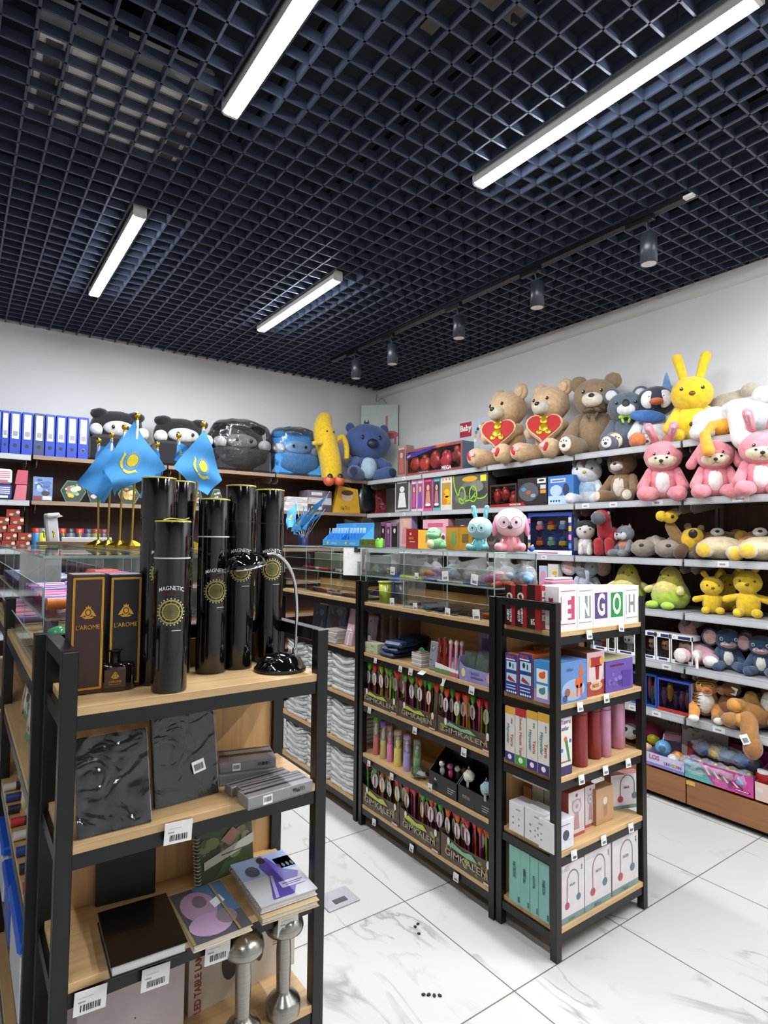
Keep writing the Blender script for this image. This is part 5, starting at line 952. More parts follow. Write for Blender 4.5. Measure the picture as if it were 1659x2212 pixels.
# ---------------------------------------------------------------- flags
FB, FY = M('#3f8fcb', .7, bump=.2, bs=300), M('#d9c62c', .6)
def flagcloth(t, C, nm='cloth', amp=.012, seed=0, n=14, sun=True, thick=.0008):
    tp, r_, bt, lf = [Vector(q) for q in C]; sd = seed*3.1
    nr = (r_-lf).cross(tp-bt).normalized()
    def S(u, v): q = (1-u)*(1-v)*tp+u*(1-v)*r_+u*v*bt+(1-u)*v*lf; return q+nr*(amp*math.sin(u*5+sd+v*2)*(.4+u)+amp*.8*math.sin((u+v)*7+sd))
    b = B(); vs = [S(i/n, j/n) for j in range(n+1) for i in range(n+1)]; fs = [(j*(n+1)+i, j*(n+1)+i+1, (j+1)*(n+1)+i+1, (j+1)*(n+1)+i) for j in range(n) for i in range(n)]
    b.add(vs, fs, FB, True)
    if sun:
        def mark(pts):
            for s in (-1, 1): b.add([S(u, v)+nr*s*.0022 for u, v in pts], [list(range(len(pts)))], FY)
        cu, cv = .5, .44; asp = (r_-tp).length/max(.001, (lf-tp).length)
        def P_(a, r): return (cu+math.cos(a)*r, cv+math.sin(a)*r*asp)
        for i in range(20): a0, a1 = 2*PI*i/20, 2*PI*(i+1)/20; mark([P_(a0, 0), P_(a0, .12), P_(a1, .12)])
        for i in range(26): a = 2*PI*i/26; mark([P_(a-.05, .135), P_(a, .185), P_(a+.05, .135)])
        for s in (-1, 1):
            for i in range(6): a0 = PI/2+s*(.05+i*.22); a1 = PI/2+s*(.05+(i+1)*.22); mark([P_(a0, .215), P_(a0, .25+.012*(3-abs(i-3))), P_(a1, .25+.012*(3-abs(i-2))), P_(a1, .215)])
            mark([P_(PI/2+s*1.3, .21), P_(PI/2+s*1.45, .3), P_(PI/2+s*1.2, .26)])
    return b.build(nm, t)
STAR = M('#c9a52a', .22, metal=1.0)
FL = [(213, 957, 212, 1180, 2.72, ((213, 960), (236, 968), (212, 1046), (196, 1030)), 'small drooping flag on the gold stand farthest from the tubes', 0), (241, 945, 233, 1180, 2.68, ((242, 948), (266, 1005), (226, 1088), (166, 1042)), 'blue flag with its plain side showing, second of the gold stands', 0), (269, 928, 258, 1182, 2.60, ((268, 934), (262, 1000), (250, 1072), (222, 1020)), 'blue flag squeezed behind the large front flag', 0),
      (297, 903, 284, 1184, 2.50, ((290, 910), (358, 1015), (247, 1064), (224, 1010)), 'large front blue flag with a full yellow sun beside the black tubes', 1), (340, 965, 326, 1182, 2.66, ((338, 968), (352, 1010), (336, 1078), (300, 1076)), 'blue flag mostly hidden behind the front flag and the tubes', 0), (386, 946, 392, 1182, 2.62, ((387, 950), (404, 968), (388, 1004), (377, 992)), 'narrow folded blue flag behind the black tubes', 1), (440, 921, 412, 1183, 2.52, ((441, 928), (482, 1036), (446, 1070), (372, 1010)), 'blue flag with a yellow sun above the middle black tube', 1)]
for px, py, bx, by, y, cor, lab, sn in FL:
    bs = ony(bx, by, y); bs.z = ZG; tp = ony(px, py, y)-bs; t = thing('table_flag', lab, 'flag', bs, 0, 'table flags on gold stands')
    b = B(); b.cyl((0, 0, .006), tp, .0042, .0042, M('#a8893a', .3, metal=.8), 10); po_ = b.build('pole', t); b = B(); b.cyl(tp*.72, tp*.99, .0062, .0062, M('#e3ddd2', .5), 10); b.build('sleeve', po_)
    b = B(); b.ell(tp+Vector((0, 0, .010)), .0115, GOLD, n=(16, 10)); b.ell(tp+Vector((0, 0, -.006)), (.007, .007, .006), GOLD, n=(12, 8)); b.build('knob', po_)
    b = B(); b.rings([[Vector((math.cos(PI*i/5)*r*(1 if i % 2 else .55), math.sin(PI*i/5)*r*(1 if i % 2 else .55), z)) for i in range(10)] for r, z in ((.050, 0), (.048, .010), (.012, .030))], STAR, smooth=False); b.build('star_base', t)
    flagcloth(t, [ony(*q, y-.012-.02*(i in (1, 3)))-bs for i, q in enumerate(cor)], seed=px % 7, sun=sn)
    if not sn and bx < 250: pass
p = onx(655, 1176, 1.9); t = thing('flag_cup', 'dark blue cup on the glass counter packed with small flags', 'cup', (1.9, p.y, ZG)); b = B(); b.lathe([(.03, 0), (.034, .07), (.031, .07), (.028, .004)], M('#1d2f6a', .4), n=20); b.build('cup_body', t)
for k, (px, py, dx) in enumerate(((640, 1082, -.10), (655, 1090, -.07), (668, 1098, -.02), (690, 1085, .03), (712, 1062, .09), (633, 1120, -.12), (702, 1100, .07))):
    q = onx(px, py, 1.9-.02*(k % 3)); bs = Vector((1.9, p.y, ZG+.02)); t = thing('hand_flag', f'small blue hand flag, {NTH[k]} around the dark cup on the glass counter', 'flag', bs, 0, 'small flags in the dark cup'); tp = q-bs
    b = B(); b.cyl((0, 0, 0), tp, .0018, .0018, M('#d8dbe0', .4), 6); b.build('stick', t); dy = -1 if k % 2 else 1; flagcloth(t, [tp*.98, tp*.80+Vector((-.04, dy*.075, -.03)), tp*.30+Vector((-.07, dy*.085, -.0)), tp*.38+Vector((-.04, -dy*.01, 0))], amp=.007, seed=k, n=8)
for k, (p0, p1) in enumerate(((697, 735), (735, 776))):
    P = PX(p0, p1, 1165, ZG, 1.86); w = P[2]; t = thing('pen_stand_box', ('sky blue pen display box beside the small flags', 'sky blue pen display box beside the green toy cup')[k], 'display box', P[0], P[1], 'sky blue pen display boxes'); sb = M('#4a9fd8', .4)
    b = B(); b.prism([(-w/2, 0), (w/2, 0), (w/2, .04), (-w/2, .04)], 0, .003, sb); b.disc(-w*.2, .02, .01, FY); b.rect(0, .012, w*.3, .024, M('#7fc0e8', .4)); b.build('front_panel', t); b = B(); b.box((0, .10, .07), (w, .003, .14), sb); b.rect(-w*.4, .12, w*.4, .135, FB, .098); b.box((0, .05, .0015), (w-.004, .1, .003), sb)
    for s in (-1, 1): b.add([(s*w/2, .003, 0), (s*w/2, .10, 0), (s*w/2, .10, .12), (s*w/2, .003, .04)], [(0, 1, 2, 3)], sb)
    b.build('tray', t)
    for j in range(11):
        b = B(); b.cyl((0, 0, 0), (0, .012, .10), .0032, .0032, M('#a9c9e0', .2), 8); b.cyl((0, .003, .03), (0, .009, .075), .0034, .0034, M('#3f7fc0', .3), 8); b.cyl((0, .012, .1), (0, .0125, .106), .004, .004, M('#c9d3da', .2), 8)
        at(tag(b.build('souvenir_pen'), f'souvenir pen, {NTH[j]} from the far end of the {("far", "near")[k]} sky blue box', 'pen', 'souvenir pens in the sky blue boxes'), P[0]+Vector((.03+.02*(j % 2), w*.42-j*w*.084, .004)), -PI/2)
carton('toy_box', 'small green and brown printed box beside the sky blue pen box', 'box', PX(777, 812, 1164, ZG, 1.86), .06, M('#55702f', .4), lambda b, w, h: b.pic(-w/2, 0, w/2, h, ['#6d8a3a', '#8a4a2a', '#d97a3a', '#4a5a2c'], 3, 12))
b = B(); b.lathe([(.018, 0), (.022, .03), (.018, .04)], M('#7fd04a', .35), n=16); b.ell((-.012, -.006, .042), .009, M('#7fd04a', .35)); b.ell((.012, -.006, .042), .009, M('#7fd04a', .35)); at(tag(b.build('toy_cup'), 'bright green frog shaped cup on the glass counter', 'cup'), (1.86, onx(819, 1180, 1.86).y, ZG))
# inside the far glass case and its boards
pens('red pen lying on the far glass shelf under the flags', 'red pens on the far glass shelf', (1.83, 2.80, ZM), 14, (.3, 1, 0), ['#a3212f', '#c23a4a', '#d9d5d6', '#8e2a5a', '#e0d9d5'], .008, .15, 41, 'pen', 'pen', (.004, .055, 0), .3)
for k in range(5): bag(f'clear bag of {("yellow", "orange", "crimson", "lime", "peach")[k]} pieces inside the far glass case behind the notice', 1.97, 745+22*k, 1210, ZM, .045, [('#d9c83a', '#b9c43a'), ('#e39a3a', '#e8c86a'), ('#b03a4a', '#d8607a'), ('#b4d03a', '#7f9a2a'), ('#e0a07a', '#d9c0a0')][k], 'filled bags in the far glass case')
for k in range(4): b = B(); b.box((0, 0, .05), (.012, .2, .10), M(('#8a9a86', '#9aa08c', '#b5aa9a', '#6d7a70')[k], .35), .002); b.pic(-.0, 0, .01, .01, ['#999999'], 1, 1); at(tag(b.build('card_pack'), f'greenish patterned pack standing in the far glass case, {NTH[k]} from the red pens', 'pack', 'greenish packs in the far glass case'), (2.02, 3.54-.21*k if k < 3 else 2.86, ZM))
pens('dark red pen lying at the foot of the far glass case', 'dark red pens at the foot of the far case', (1.82, 2.80, 1.168), 16, (.2, 1, 0), ['#6d1f2c', '#82303a', '#4f1a26', '#9a8a8c', '#7a2b36'], .008, .16, 43, 'pen', 'pen', (.006, .048, 0), .3)
for k, (px0, px1, pt, x, c, lab) in enumerate(((672, 700, 1305, 1.90, '#3f4f6d', 'dark blue picture pack at the back of the second board'), (702, 742, 1300, 1.90, '#55607d', 'blue picture pack with a grey drawing on the second board'))):
    carton('card_pack', lab, 'pack', PX(px0, px1, pt, .90, x), .02, M(c, .4), lambda b, w, h: b.pic(-w*.45, h*.05, w*.45, h*.95, ['#6d7a95', '#39466b', '#8a8f9f', '#4a4a55'], 6, 16), 'blue picture packs', lean=.12)
t = thing('gift_bag', 'pale pink gift box with a white ribbon bow leaning at the rack post', 'gift box', (1.81, onx(750, 1392, 1.81).y, .901), -PI/2, rx=-.22); b = B(); b.box((0, .02, .11), (.075, .04, .22), M('#c9a9b2', .45), .003); b.build('box_body', t); b = B(); b.rect(-.006, 0, .006, .1, M('#ead9de', .4), -.001); b.rect(-.03, .07, .03, .078, M('#ead9de', .4), -.0014); b.ell((-.014, -.003, .085), (.013, .003, .007), M('#ead9de', .4)); b.ell((.014, -.003, .085), (.013, .003, .007), M('#ead9de', .4)); b.build('ribbon', t)
for i in range(6): b = B(); b.box((0, 0, .006), (.16, .13, .012), M(('#c9c3bd', '#b4aea8')[i % 2], .4), .002); at(tag(b.build('notebook'), f'pale notebook, {ORD[5-i]} in the stack beside the pink gift box', 'notebook', 'pale notebooks in a stack'), (1.86, 3.02, .901+.0122*i), .05*(i % 3))
# ---------------------------------------------------------------- clear sleeve packs
SLV = M('#d5d8d8', .22, coat=.5, var=.10, scale=30)
def sleeve(amp, top, sd):
    b = B(); nu, nv = 14, 4; vs = []; th = .021
    for f in (0, 1):
        for j in range(nv+1):
            for i in range(nu+1):
                u = i/nu*2-1; v = j/nv
                vs.append((u*.126+.003*noise.noise(Vector((sd, j*.7, f*3.0))), .24*v+.010*noise.noise(Vector((u*3, sd*2.0, 1))), f*th*.9+amp*(abs(u)**1.3)*(1-.6*v)+.004*noise.noise(Vector((u*4, v*3, sd*5.0)))))
    n = (nu+1)*(nv+1); fs = []
    for j in range(nv):
        for i in range(nu): a = j*(nu+1)+i; fs += [(a, a+nu+1, a+nu+2, a+1), (n+a, n+a+1, n+a+nu+2, n+a+nu+1)]
    for i in range(nu): fs += [(i, i+1, n+i+1, n+i), (nv*(nu+1)+i+1, nv*(nu+1)+i, n+nv*(nu+1)+i, n+nv*(nu+1)+i+1)]
    for j in range(nv): a = j*(nu+1); fs += [(a+nu+1, a, n+a, n+a+nu+1), (a+nu, a+2*nu+1, n+a+2*nu+1, n+a+nu)]
    b.add(vs, fs, SLV, True)
    if top: b.add([(-.06, .05, th*.9+.006+amp*.33), (.03, .05, th*.9+.006+amp*.05), (.03, .16, th*.9+.006), (-.06, .16, th*.9+.008+amp*.2)], [(0, 1, 2, 3)], M('#4f9a3f', .5))
    return b
NB = 10
for z, lv in ((.64, 'middle board'), (.375, 'fourth board'), (.11, 'bottom board')):
    for s, (yc, sl) in enumerate(((2.885, 'nearest the pen displays'), (3.17, 'in the middle of the rack'), (3.455, 'at the far end of the rack'))):
        for i in range(NB):
            amp = .004+.034*i/(NB-1)*(1 if s != 1 else .6); o = sleeve(amp, i == NB-1, s*10+i+z*50).build('sleeve_pack')
            tag(o, f'clear sleeve pack, {ORD[NB-1-i]} of the {("near", "center", "far")[s]} stack, {lv}', 'sleeve pack', 'clear sleeve packs in stacks'); at(o, (1.79+.006*(i % 2), yc, z+.001+.0195*i), -PI/2)
# ================================================================ toys and boxes on the wall shelf facing the camera
def PS(px, pt, z, x): y = onx(px, pt, x).y; return Vector((x, y, z)), onx(px, pt, x).z-z
HD = [None]
GT = {'t': 'plush toys on the wall shelf'}
EYE = M('#120d0c', .08, coat=.8)
def eyes(t, s, dx, y, z, r, white=False):
    for q in (-1, 1):
        b = B()
        if white: b.ell((q*dx, y, z), (r*1.5, r*.7, r*1.7), WHITE, n=(14, 8)); b.ell((q*dx, y-r*.55, z), (r*.9, r*.5, r*1.1), EYE, n=(12, 8))
        else: b.ell((q*dx, y, z), (r, r*.7, r), EYE, n=(12, 8))
        b.ell((q*dx-r*.3, y-r*(.95 if white else .6), z+r*.35), r*.28, WHITE, n=(8, 6)); b.build('eye', t)
def plush(lab, px, pt, z, x, rz, main, name='plush_bear', muzzle=None, belly=None, ear='round', earin=None, pad=None, nose='#201512', W=1.0, hs=1.0, hcol=None, arms='down', legs='out', eyew=False, legc=None, ex=None, er=.10, Hs=1.0, rx=0, fz=.06, cat='plush toy', eyed=1.0, ef=0.0):
    p, H = PS(px, pt, z, x); H *= Hs; t = thing(name, lab, cat, p, RAD(rz), GT['t'], rx=rx); m = PL(main); hm = PL(hcol or main); h = H; hz = h*(1-.24*hs)
    b = B(); b.ell((0, 0, .29*h), (.25*W*h, .2*h, .30*h), m, fuzz=fz, n=(26, 18)); b.build('body', t)
    b = B(); b.ell((0, -.03*h, hz), (.27*hs*h*W, .24*hs*h, .24*hs*h), hm, fuzz=fz*.6, n=(28, 20)); hd = HD[0] = b.build('head', t)
    if belly: b = B(); b.ell((0, -.075*h, .29*h), (.17*W*h, .14*h, .22*h), PL(belly), fuzz=fz*.5); b.build('belly', t)
    fr = -.03*h-.235*hs*h
    if muzzle: b = B(); b.ell((0, fr+.03*h, hz-.07*h*hs), (.13*hs*h, .09*h, .095*hs*h), PL(muzzle), fuzz=fz*.5); b.build('muzzle', hd); ny = fr-.045*h
    else: ny = fr-.002*h
    if nose: b = B(); b.ell((0, ny, hz-.035*h*hs), (.04*h*hs, .022*h, .03*h*hs), M(nose, .3), n=(14, 10)); b.build('nose', hd)
    if muzzle: b = B(); b.tube([(-.05*h, ny+.025*h, hz-.10*h*hs), (-.02*h, ny+.005*h, hz-.115*h*hs), (0, ny+.002*h, hz-.10*h*hs), (.02*h, ny+.005*h, hz-.115*h*hs), (.05*h, ny+.025*h, hz-.10*h*hs)], .004*h, M('#3a2722', .6), 6, 3); b.build('mouth', hd)
    eyes(hd, h, .105*h*hs*eyed, fr+.022*h, hz+.035*h*hs, .024*h*hs, eyew)
    for q in (-1, 1):
        b = B()
        if ear == 'round': b.ell((q*.21*hs*h*W, .01*h, hz+.2*hs*h), (er*h, .055*h, er*h), hm, RY(q*.5), fuzz=fz)
        elif ear == 'long': b.limb((q*.10*h, 0, hz+.2*hs*h), (q*.19*h, .05*h-ef*h, hz+.2*hs*h+er*4.2*h), .06*h, .075*h, hm)
        elif ear == 'flop': b.limb((q*.19*hs*h, 0, hz+.14*hs*h), (q*.33*hs*h, -.04*h, hz-.16*h), .05*h, .085*h, hm)
        elif ear == 'cat': b.lathe([(.085*h, 0), (.05*h, .07*h), (.005*h, .14*h)], hm, c=(q*.16*hs*h, 0, hz+.17*hs*h), n=14, sy=.55)
        elif ear == 'big': b.ell((q*.36*hs*h, .0, hz+.03*h), (.20*h, .035*h, .22*h), hm, RZ(q*.35), fuzz=fz)
        if ear:
            if earin:
                if ear == 'big': b.ell((q*.36*hs*h, -.03*h, hz+.03*h), (.16*h, .02*h, .18*h), PL(earin), RZ(q*.35))
                elif ear == 'long': b.limb((q*.11*h, -.05*h, hz+.24*hs*h), (q*.185*h, -.015*h-ef*h, hz+.2*hs*h+er*3.8*h), .03*h, .042*h, PL(earin))
                else: b.ell((q*.21*hs*h*W, -.035*h, hz+.2*hs*h), (er*.65*h, .03*h, er*.65*h), PL(earin), RY(q*.5))
            b.build('ear', hd)
        b = B()
        if arms == 'down': b.limb((q*.2*W*h, -.02*h, .48*h), (q*.31*W*h, -.17*h, .22*h), .075*h, .09*h, m, fuzz=fz)
        elif arms == 'front': b.limb((q*.21*W*h, -.05*h, .46*h), (q*.12*W*h, -.30*h, .36*h), .08*h, .085*h, m, fuzz=fz)
        elif arms == 'side': b.limb((q*.2*W*h, -.0, .42*h), (q*.42*W*h, -.06*h, .36*h), .07*h, .085*h, m, fuzz=fz)
        elif arms == 'stand': b.limb((q*.13*W*h, -.14*h, .30*h), (q*.14*W*h, -.17*h, .08*h), .075*h, .08*h, m, fuzz=fz)
        if arms: b.build('arm', t)
        lm = PL(legc) if legc else m; b = B(); f = None
        if legs == 'out': a, c = (q*.15*W*h, -.08*h, .11*h), (q*.26*W*h, -.36*h, .115*h); b.limb(a, c, .11*h, .125*h, lm, fuzz=fz); f = (Vector(c)-Vector(a)).normalized()
        elif legs == 'short': a, c = (q*.14*W*h, -.08*h, .09*h), (q*.19*W*h, -.22*h, .09*h); b.limb(a, c, .09*h, .10*h, lm, fuzz=fz); f = (Vector(c)-Vector(a)).normalized()
        elif legs == 'stand': a, c = (q*.15*W*h, .06*h, .2*h), (q*.16*W*h, .05*h, .075*h); b.limb(a, c, .09*h, .075*h, lm, fuzz=fz)
        lg = b.build('leg', t) if legs else None
        if pad and f:
            b = B(); r = .125 if legs == 'out' else .10; e = Vector(c)+f*(r*.72*h); R = f.to_track_quat('Z', 'Y').to_matrix(); b.ell(e, (.085*h, .095*h, .035*h), PL(pad), R)
            if isinstance(pad, str) and lab.find('paw print') >= 0:
                g = PL('#4a3430'); b.ell(e+f*.022*h+R @ Vector((0, -.02*h, 0)), (.033*h, .03*h, .018*h), g, R); [b.ell(e+f*.022*h+R @ Vector((.035*h*v, .045*h-.012*h*abs(v), 0)), (.012*h, .012*h, .018*h), g, R, (10, 8)) for v in (-1, 0, 1)]
            b.build('foot_pad', lg)
    if ex: ex(t, h, hz, fr)
    return t
ZA, ZB_, ZC_, ZD, ZE, ZF_, ZH = 2.087, 1.754, 1.404, 1.10, .797, .512, .18
def heartc(t, h, hz, fr):
    s = .235*h; o = []
    for i in range(28): a = 2*PI*i/28; o.append((16*math.sin(a)**3/16*s, (13*math.cos(a)-5*math.cos(2*a)-2*math.cos(3*a)-math.cos(4*a))/16*s+.36*h))
    b = B(); b.T = Matrix.Rotation(.5, 4, 'Z') @ Matrix.Translation((-.05*h, -.47*h, .06*h)) @ Matrix.Rotation(-.3, 4, 'X'); b.prism(o, 0, .10*h, PL('#e0bc93')); b.prism([(x*.9, (z-.36*h)*.9+.36*h) for x, z in o], -.012*h, 0, M('#b3241f', .7)); g = M('#d9ab2a', .3, metal=.6)
    for x, z, r in ((0, .44, .05), (0, .34, .06), (-.05, .28, .04), (.06, .28, .04), (-.04, .49, .02), (.04, .49, .02)): b.ell((x*h, -.016*h, z*h), (r*h, .012*h, r*h), g, n=(12, 8))
    b.build('heart_cushion', t)
    for q in (-1, 1):
        b = B(); c = Vector((q*.26*h, -.475*h, .12*h)); b.ell(c, (.035*h, .014*h, .06*h), M('#b5262a', .7), RY(q*.4)); b.ell(c+Vector((-q*.05*h, .0, .02*h)), (.05*h, .018*h, .035*h), M('#e7b0b0', .7)); b.build('foot_patch', t)
plush('cream plush bear hugging a red heart, nearest the red robot box', 1100, 847, ZA, 3.56, -92, '#d6b48c', muzzle='#cfc3a5', ear='round', earin='#dcb993', arms='front', ex=heartc, W=.95, er=.115)
plush('cream plush bear hugging a red heart beside the brown bear with a bow', 1192, 836, ZA, 3.56, -88, '#d6b48c', muzzle='#d3c9b4', ear='round', earin='#dcb993', arms='front', ex=heartc, W=.95, er=.115)
def bow(c, s=1.0):
    def f(t, h, hz, fr):
        b = B(); z = .56*h; y = -.235*h
        for q in (-1, 1): b.ell((q*.06*h*s, y, z), (.06*h*s, .02*h, .038*h*s), M(c, .5), RY(q*.35)); b.ell((q*.05*h*s, y, z-.07*h*s), (.022*h, .012*h, .05*h*s), M(c, .5), RY(q*.3))
        b.ell((0, y-.01*h, z), .022*h*s, M(c, .5), n=(10, 8)); b.build('bow', t)
    return f
plush('taupe brown plush bear with a brown bow and paw print feet', 1286, 820, ZA, 3.60, -64, '#8f7658', muzzle='#ddd2bf', pad='#e6ddca', ex=bow('#4a3a22'), er=.11)
def koal(t, h, hz, fr):
    bow('#8dbb2f', 1.0)(t, h, hz, fr); b = B(); b.ell((0, fr-.02*h, hz-.0*h), (.06*h, .045*h, .085*h), M('#24262b', .5)); b.build('big_nose', HD[0])
plush('grey plush koala with a green bow and paw print feet', 1352, 848, ZA, 3.58, -58, '#5c6470', name='plush_koala', muzzle='#dcdcdc', pad='#dcdcdc', nose=None, ear='round', earin='#d9dadb', er=.14, ex=koal, hs=1.08, eyed=1.25)
def peng(t, h, hz, fr):
    b = B(); b.ell((0, fr-.03*h, hz-.05*h), (.10*h, .10*h, .055*h), PL('#d06a3c')); b.build('beak', HD[0])
    for q in (-1, 1): b = B(); b.ell((q*.11*h, fr+.055*h, hz+.0*h), (.11*h, .05*h, .14*h), PL('#e4e4e6')); b.build('face_patch', HD[0])
    b = B(); b.ell((-.12*h, -.22*h, .5*h), (.26*h, .07*h, .10*h), PL('#3f6fb0'), RY(.15)); b.build('blue_scarf', t)
plush('black and white plush penguin with an orange beak and blue scarf', 1416, 836, ZA, 3.64, -58, '#e2e2e6', name='plush_penguin', hcol='#2c313c', nose=None, ear=None, legc='#d27a45', ex=peng, legs='out', W=1.05)
b = B(); b.lathe([(.03, 0), (.022, .05), (.004, .10)], PL('#6d93bd'), n=14, sy=.5); b.ell((0, 0, -.05), (.05, .05, .08), PL('#6d93bd')); at(tag(b.build('plush_shark'), 'pale blue plush tail tip sticking up behind the penguin and yellow toy', 'plush toy'), onx(1440, 838, 3.74), -PI/2)
plush('large plain yellow plush toy with tall ears on the top shelf', 1494, 815, ZA, 3.56, -62, '#e9c521', name='plush_toy', ear='long', er=.085, hs=1.1, W=.98, eyew=False, legs='short', arms='down', eyed=1.2, nose='#6a4a12')
def lump(name, lab, loc, rz, parts, cat='plush toy', rx=0.0, fz=.08):
    t = thing(name, lab, cat, loc, RAD(rz), GT['t'], rx=rx); hd = None; parts = sorted(parts, key=lambda q: q[0] != 'head')
    for nm, kind, *a in parts:
        b = B(); m = PL(a[-1])
        if kind == 'e': b.ell(a[0], a[1], m, RZ(a[2]) if len(a) > 3 else None, fuzz=fz, n=(24, 16))
        elif kind == 'l': b.limb(a[0], a[1], a[2], a[3], m, fuzz=fz)
        elif kind == 'd': b.ell(a[0], a[1], M(a[-1], .3), n=(12, 8))
        o = b.build(nm, hd if hd and nm in ('ear', 'nose', 'muzzle', 'eye', 'snout', 'mane', 'eye_patch', 'beak', 'nostril') else t)
        if nm == 'head': hd = o
    return t
p = onx(1600, 900, 3.58)
lump('plush_dog', 'long white fluffy plush dog lying over the edge of the top shelf', (3.60, p.y, ZA), -70, [('body', 'e', (.08, .02, .12), (.24, .15, .12), '#dedcda'), ('head', 'e', (-.13, -.02, .10), (.13, .12, .09), '#dedcda'), ('ear', 'l', (-.02, -.13, .15), (.02, -.22, -.03), .05, .062, '#e3e1df'), ('ear', 'l', (.10, -.08, .22), (.30, -.1, .16), .05, .07, '#e3e1df'), ('arm', 'l', (-.10, -.1, .06), (-.20, -.17, .03), .045, .05, '#dedcda'), ('nose', 'd', (-.245, -.05, .10), (.02, .02, .016), '#3a3230')])
lump('plush_toy', 'tan plush body lying behind the white fluffy dog', (3.72, onx(1590, 850, 3.72).y, ZA), -90, [('body', 'e', (0, 0, .16), (.20, .10, .15), '#b5aa97'), ('leg', 'l', (.10, -.05, .28), (.2, -.07, .22), .05, .05, '#b5aa97')])
lump('plush_bird', 'orange plush with a neck drooping over the edge under the yellow toy', (3.405, onx(1537, 935, 3.38).y, ZA+.0), -85, [('body', 'e', (.02, .06, .05), (.07, .07, .055), '#e39a22'), ('neck', 'l', (0, -.02, .06), (-.01, -.085, .0), .025, .022, '#e39a22'), ('beak', 'l', (-.01, -.095, .0), (.01, -.105, -.09), .026, .034, '#e8a030')])
# ---- second shelf plush
def shirt(t, h, hz, fr):
    b = B(); b.ell((0, -.005*h, .33*h), (.262*h, .212*h, .2*h), PL('#a9c6dc'), fuzz=.05); b.build('shirt', t); b = B(); b.ell((.12*h, -.05*h, hz+.22*h), (.11*h, .06*h, .06*h), M('#b9bed6', .4), RY(.3), fuzz=.3); b.build('head_bow', t)
plush('white plush toy with a round face and pale blue shirt', 1268, 992, ZB_, 3.54, -66, '#dde0e4', name='plush_toy', ear='round', er=.07, hs=1.15, nose='#c9a63a', W=1.05, ex=shirt, legs='out', hcol='#dfe0e2', eyed=1.3)
plush('fuzzy brown plush bear leaning beside the pink hooded toys', 1345, 975, ZB_, 3.55, -84, '#8b6c4c', muzzle='#dcd2c4', belly='#dcd2c4', pad='#d9cdb9', W=1.02, fz=.10, er=.10)
def hood(t, h, hz, fr):
    b = B(); b.ell((0, -.135*h, hz-.06*h), (.235*h, .19*h, .15*h), PL('#ddd0b0'), fuzz=.03, n=(26, 18)); b.build('face', HD[0])
    for q in (-1, 1): b = B(); b.ell((q*.085*h, -.312*h, hz-.03*h), (.024*h, .012*h, .018*h), EYE, RY(q*-.3), n=(12, 8)); b.build('eye', HD[0])
    b = B(); b.ell((0, -.328*h, hz-.08*h), (.034*h, .022*h, .028*h), M('#1c1614', .3)); b.build('nose', HD[0])
    b = B(); b.tube([(-.035*h, -.305*h, hz-.15*h), (0, -.315*h, hz-.132*h), (.035*h, -.305*h, hz-.15*h)], .004*h, M('#3a2722', .5), 6, 3); b.tube([(0, -.315*h, hz-.132*h), (0, -.328*h, hz-.105*h)], .004*h, M('#3a2722', .5), 6, 1); b.build('mouth', HD[0])
for px, pt, rz, lab, er in ((1433, 946, -66, 'plush cub in a pink rabbit hood beside the fuzzy brown bear, ears upright', .062), (1543, 944, -62, 'plush cub in a pink hood with drooping ears, middle of the pink three', .0), (1640, 925, -62, 'plush cub in a pink rabbit hood at the photo edge, last of the pink three', .075)):
    plush(lab, px, pt, ZB_, 3.445, rz, '#d9838c', name='plush_cub', belly='#e4dcd8', hcol='#dd8a92', ear='long' if er else 'flop', er=er, earin='#e7a5ad' if er else None, nose='#a55a66', hs=1.12, ex=hood, W=1.0, eyed=.9, arms='down', ef=.30, Hs=.95, rx=.10)
# ---- third shelf plush
def catf(t, h, hz, fr):
    b = B(); b.ell((0, .02*h, hz+.11*h), (.325*h, .30*h, .20*h), PL('#262729'), fuzz=.03); b.build('black_cap', HD[0])
plush('black and white plush cat with large shining eyes', 1264, 1125, ZC_, 3.50, -55, '#dcd8d2', name='plush_cat', ear='cat', hcol='#dcd8d2', nose='#8a6a62', hs=1.18, W=.85, arms='stand', legs='stand', ex=catf, eyew=False, eyed=1.1)
p = onx(1310, 1195, 3.50)
lump('plush_horse', 'red plush horse with a grey muzzle between the cat and the wolf', (3.50, p.y, ZC_), -75, [('body', 'e', (.03, .02, .115), (.058, .075, .08), '#a8222a'), ('neck', 'l', (0, -.02, .15), (0, -.05, .235), .05, .045, '#a8222a'), ('head', 'e', (0, -.07, .26), (.05, .07, .045), '#b0262e'), ('muzzle', 'e', (-.005, -.135, .245), (.045, .045, .042), '#54575a'), ('leg', 'l', (-.035, -.05, .09), (-.035, -.055, .027), .03, .027, '#a8222a'), ('leg', 'l', (.035, -.05, .09), (.04, -.055, .027), .03, .027, '#a8222a'), ('leg', 'l', (-.03, .06, .09), (-.03, .06, .027), .03, .027, '#a8222a'), ('leg', 'l', (.04, .06, .09), (.045, .06, .027), .03, .027, '#a8222a'), ('ear', 'e', (.03, -.03, .31), (.012, .012, .025), '#3a2528'), ('eye', 'd', (-.042, -.085, .28), (.009, .009, .011), '#e9e6e2'), ('eye', 'd', (.045, -.085, .28), (.009, .009, .011), '#e9e6e2')])
def wolf(t, h, hz, fr):
    b = B(); b.ell((0, 0, .36*h), (.26*h, .215*h, .2*h), PL('#c97b66'), fuzz=.06); b.build('hoodie', t)
    for q in (-1, 1): b = B(); b.ell((q*.15*h, fr+.07*h, hz-.08*h), (.12*h, .08*h, .12*h), PL('#d5d4d4'), fuzz=.25); b.build('cheek_fur', HD[0])
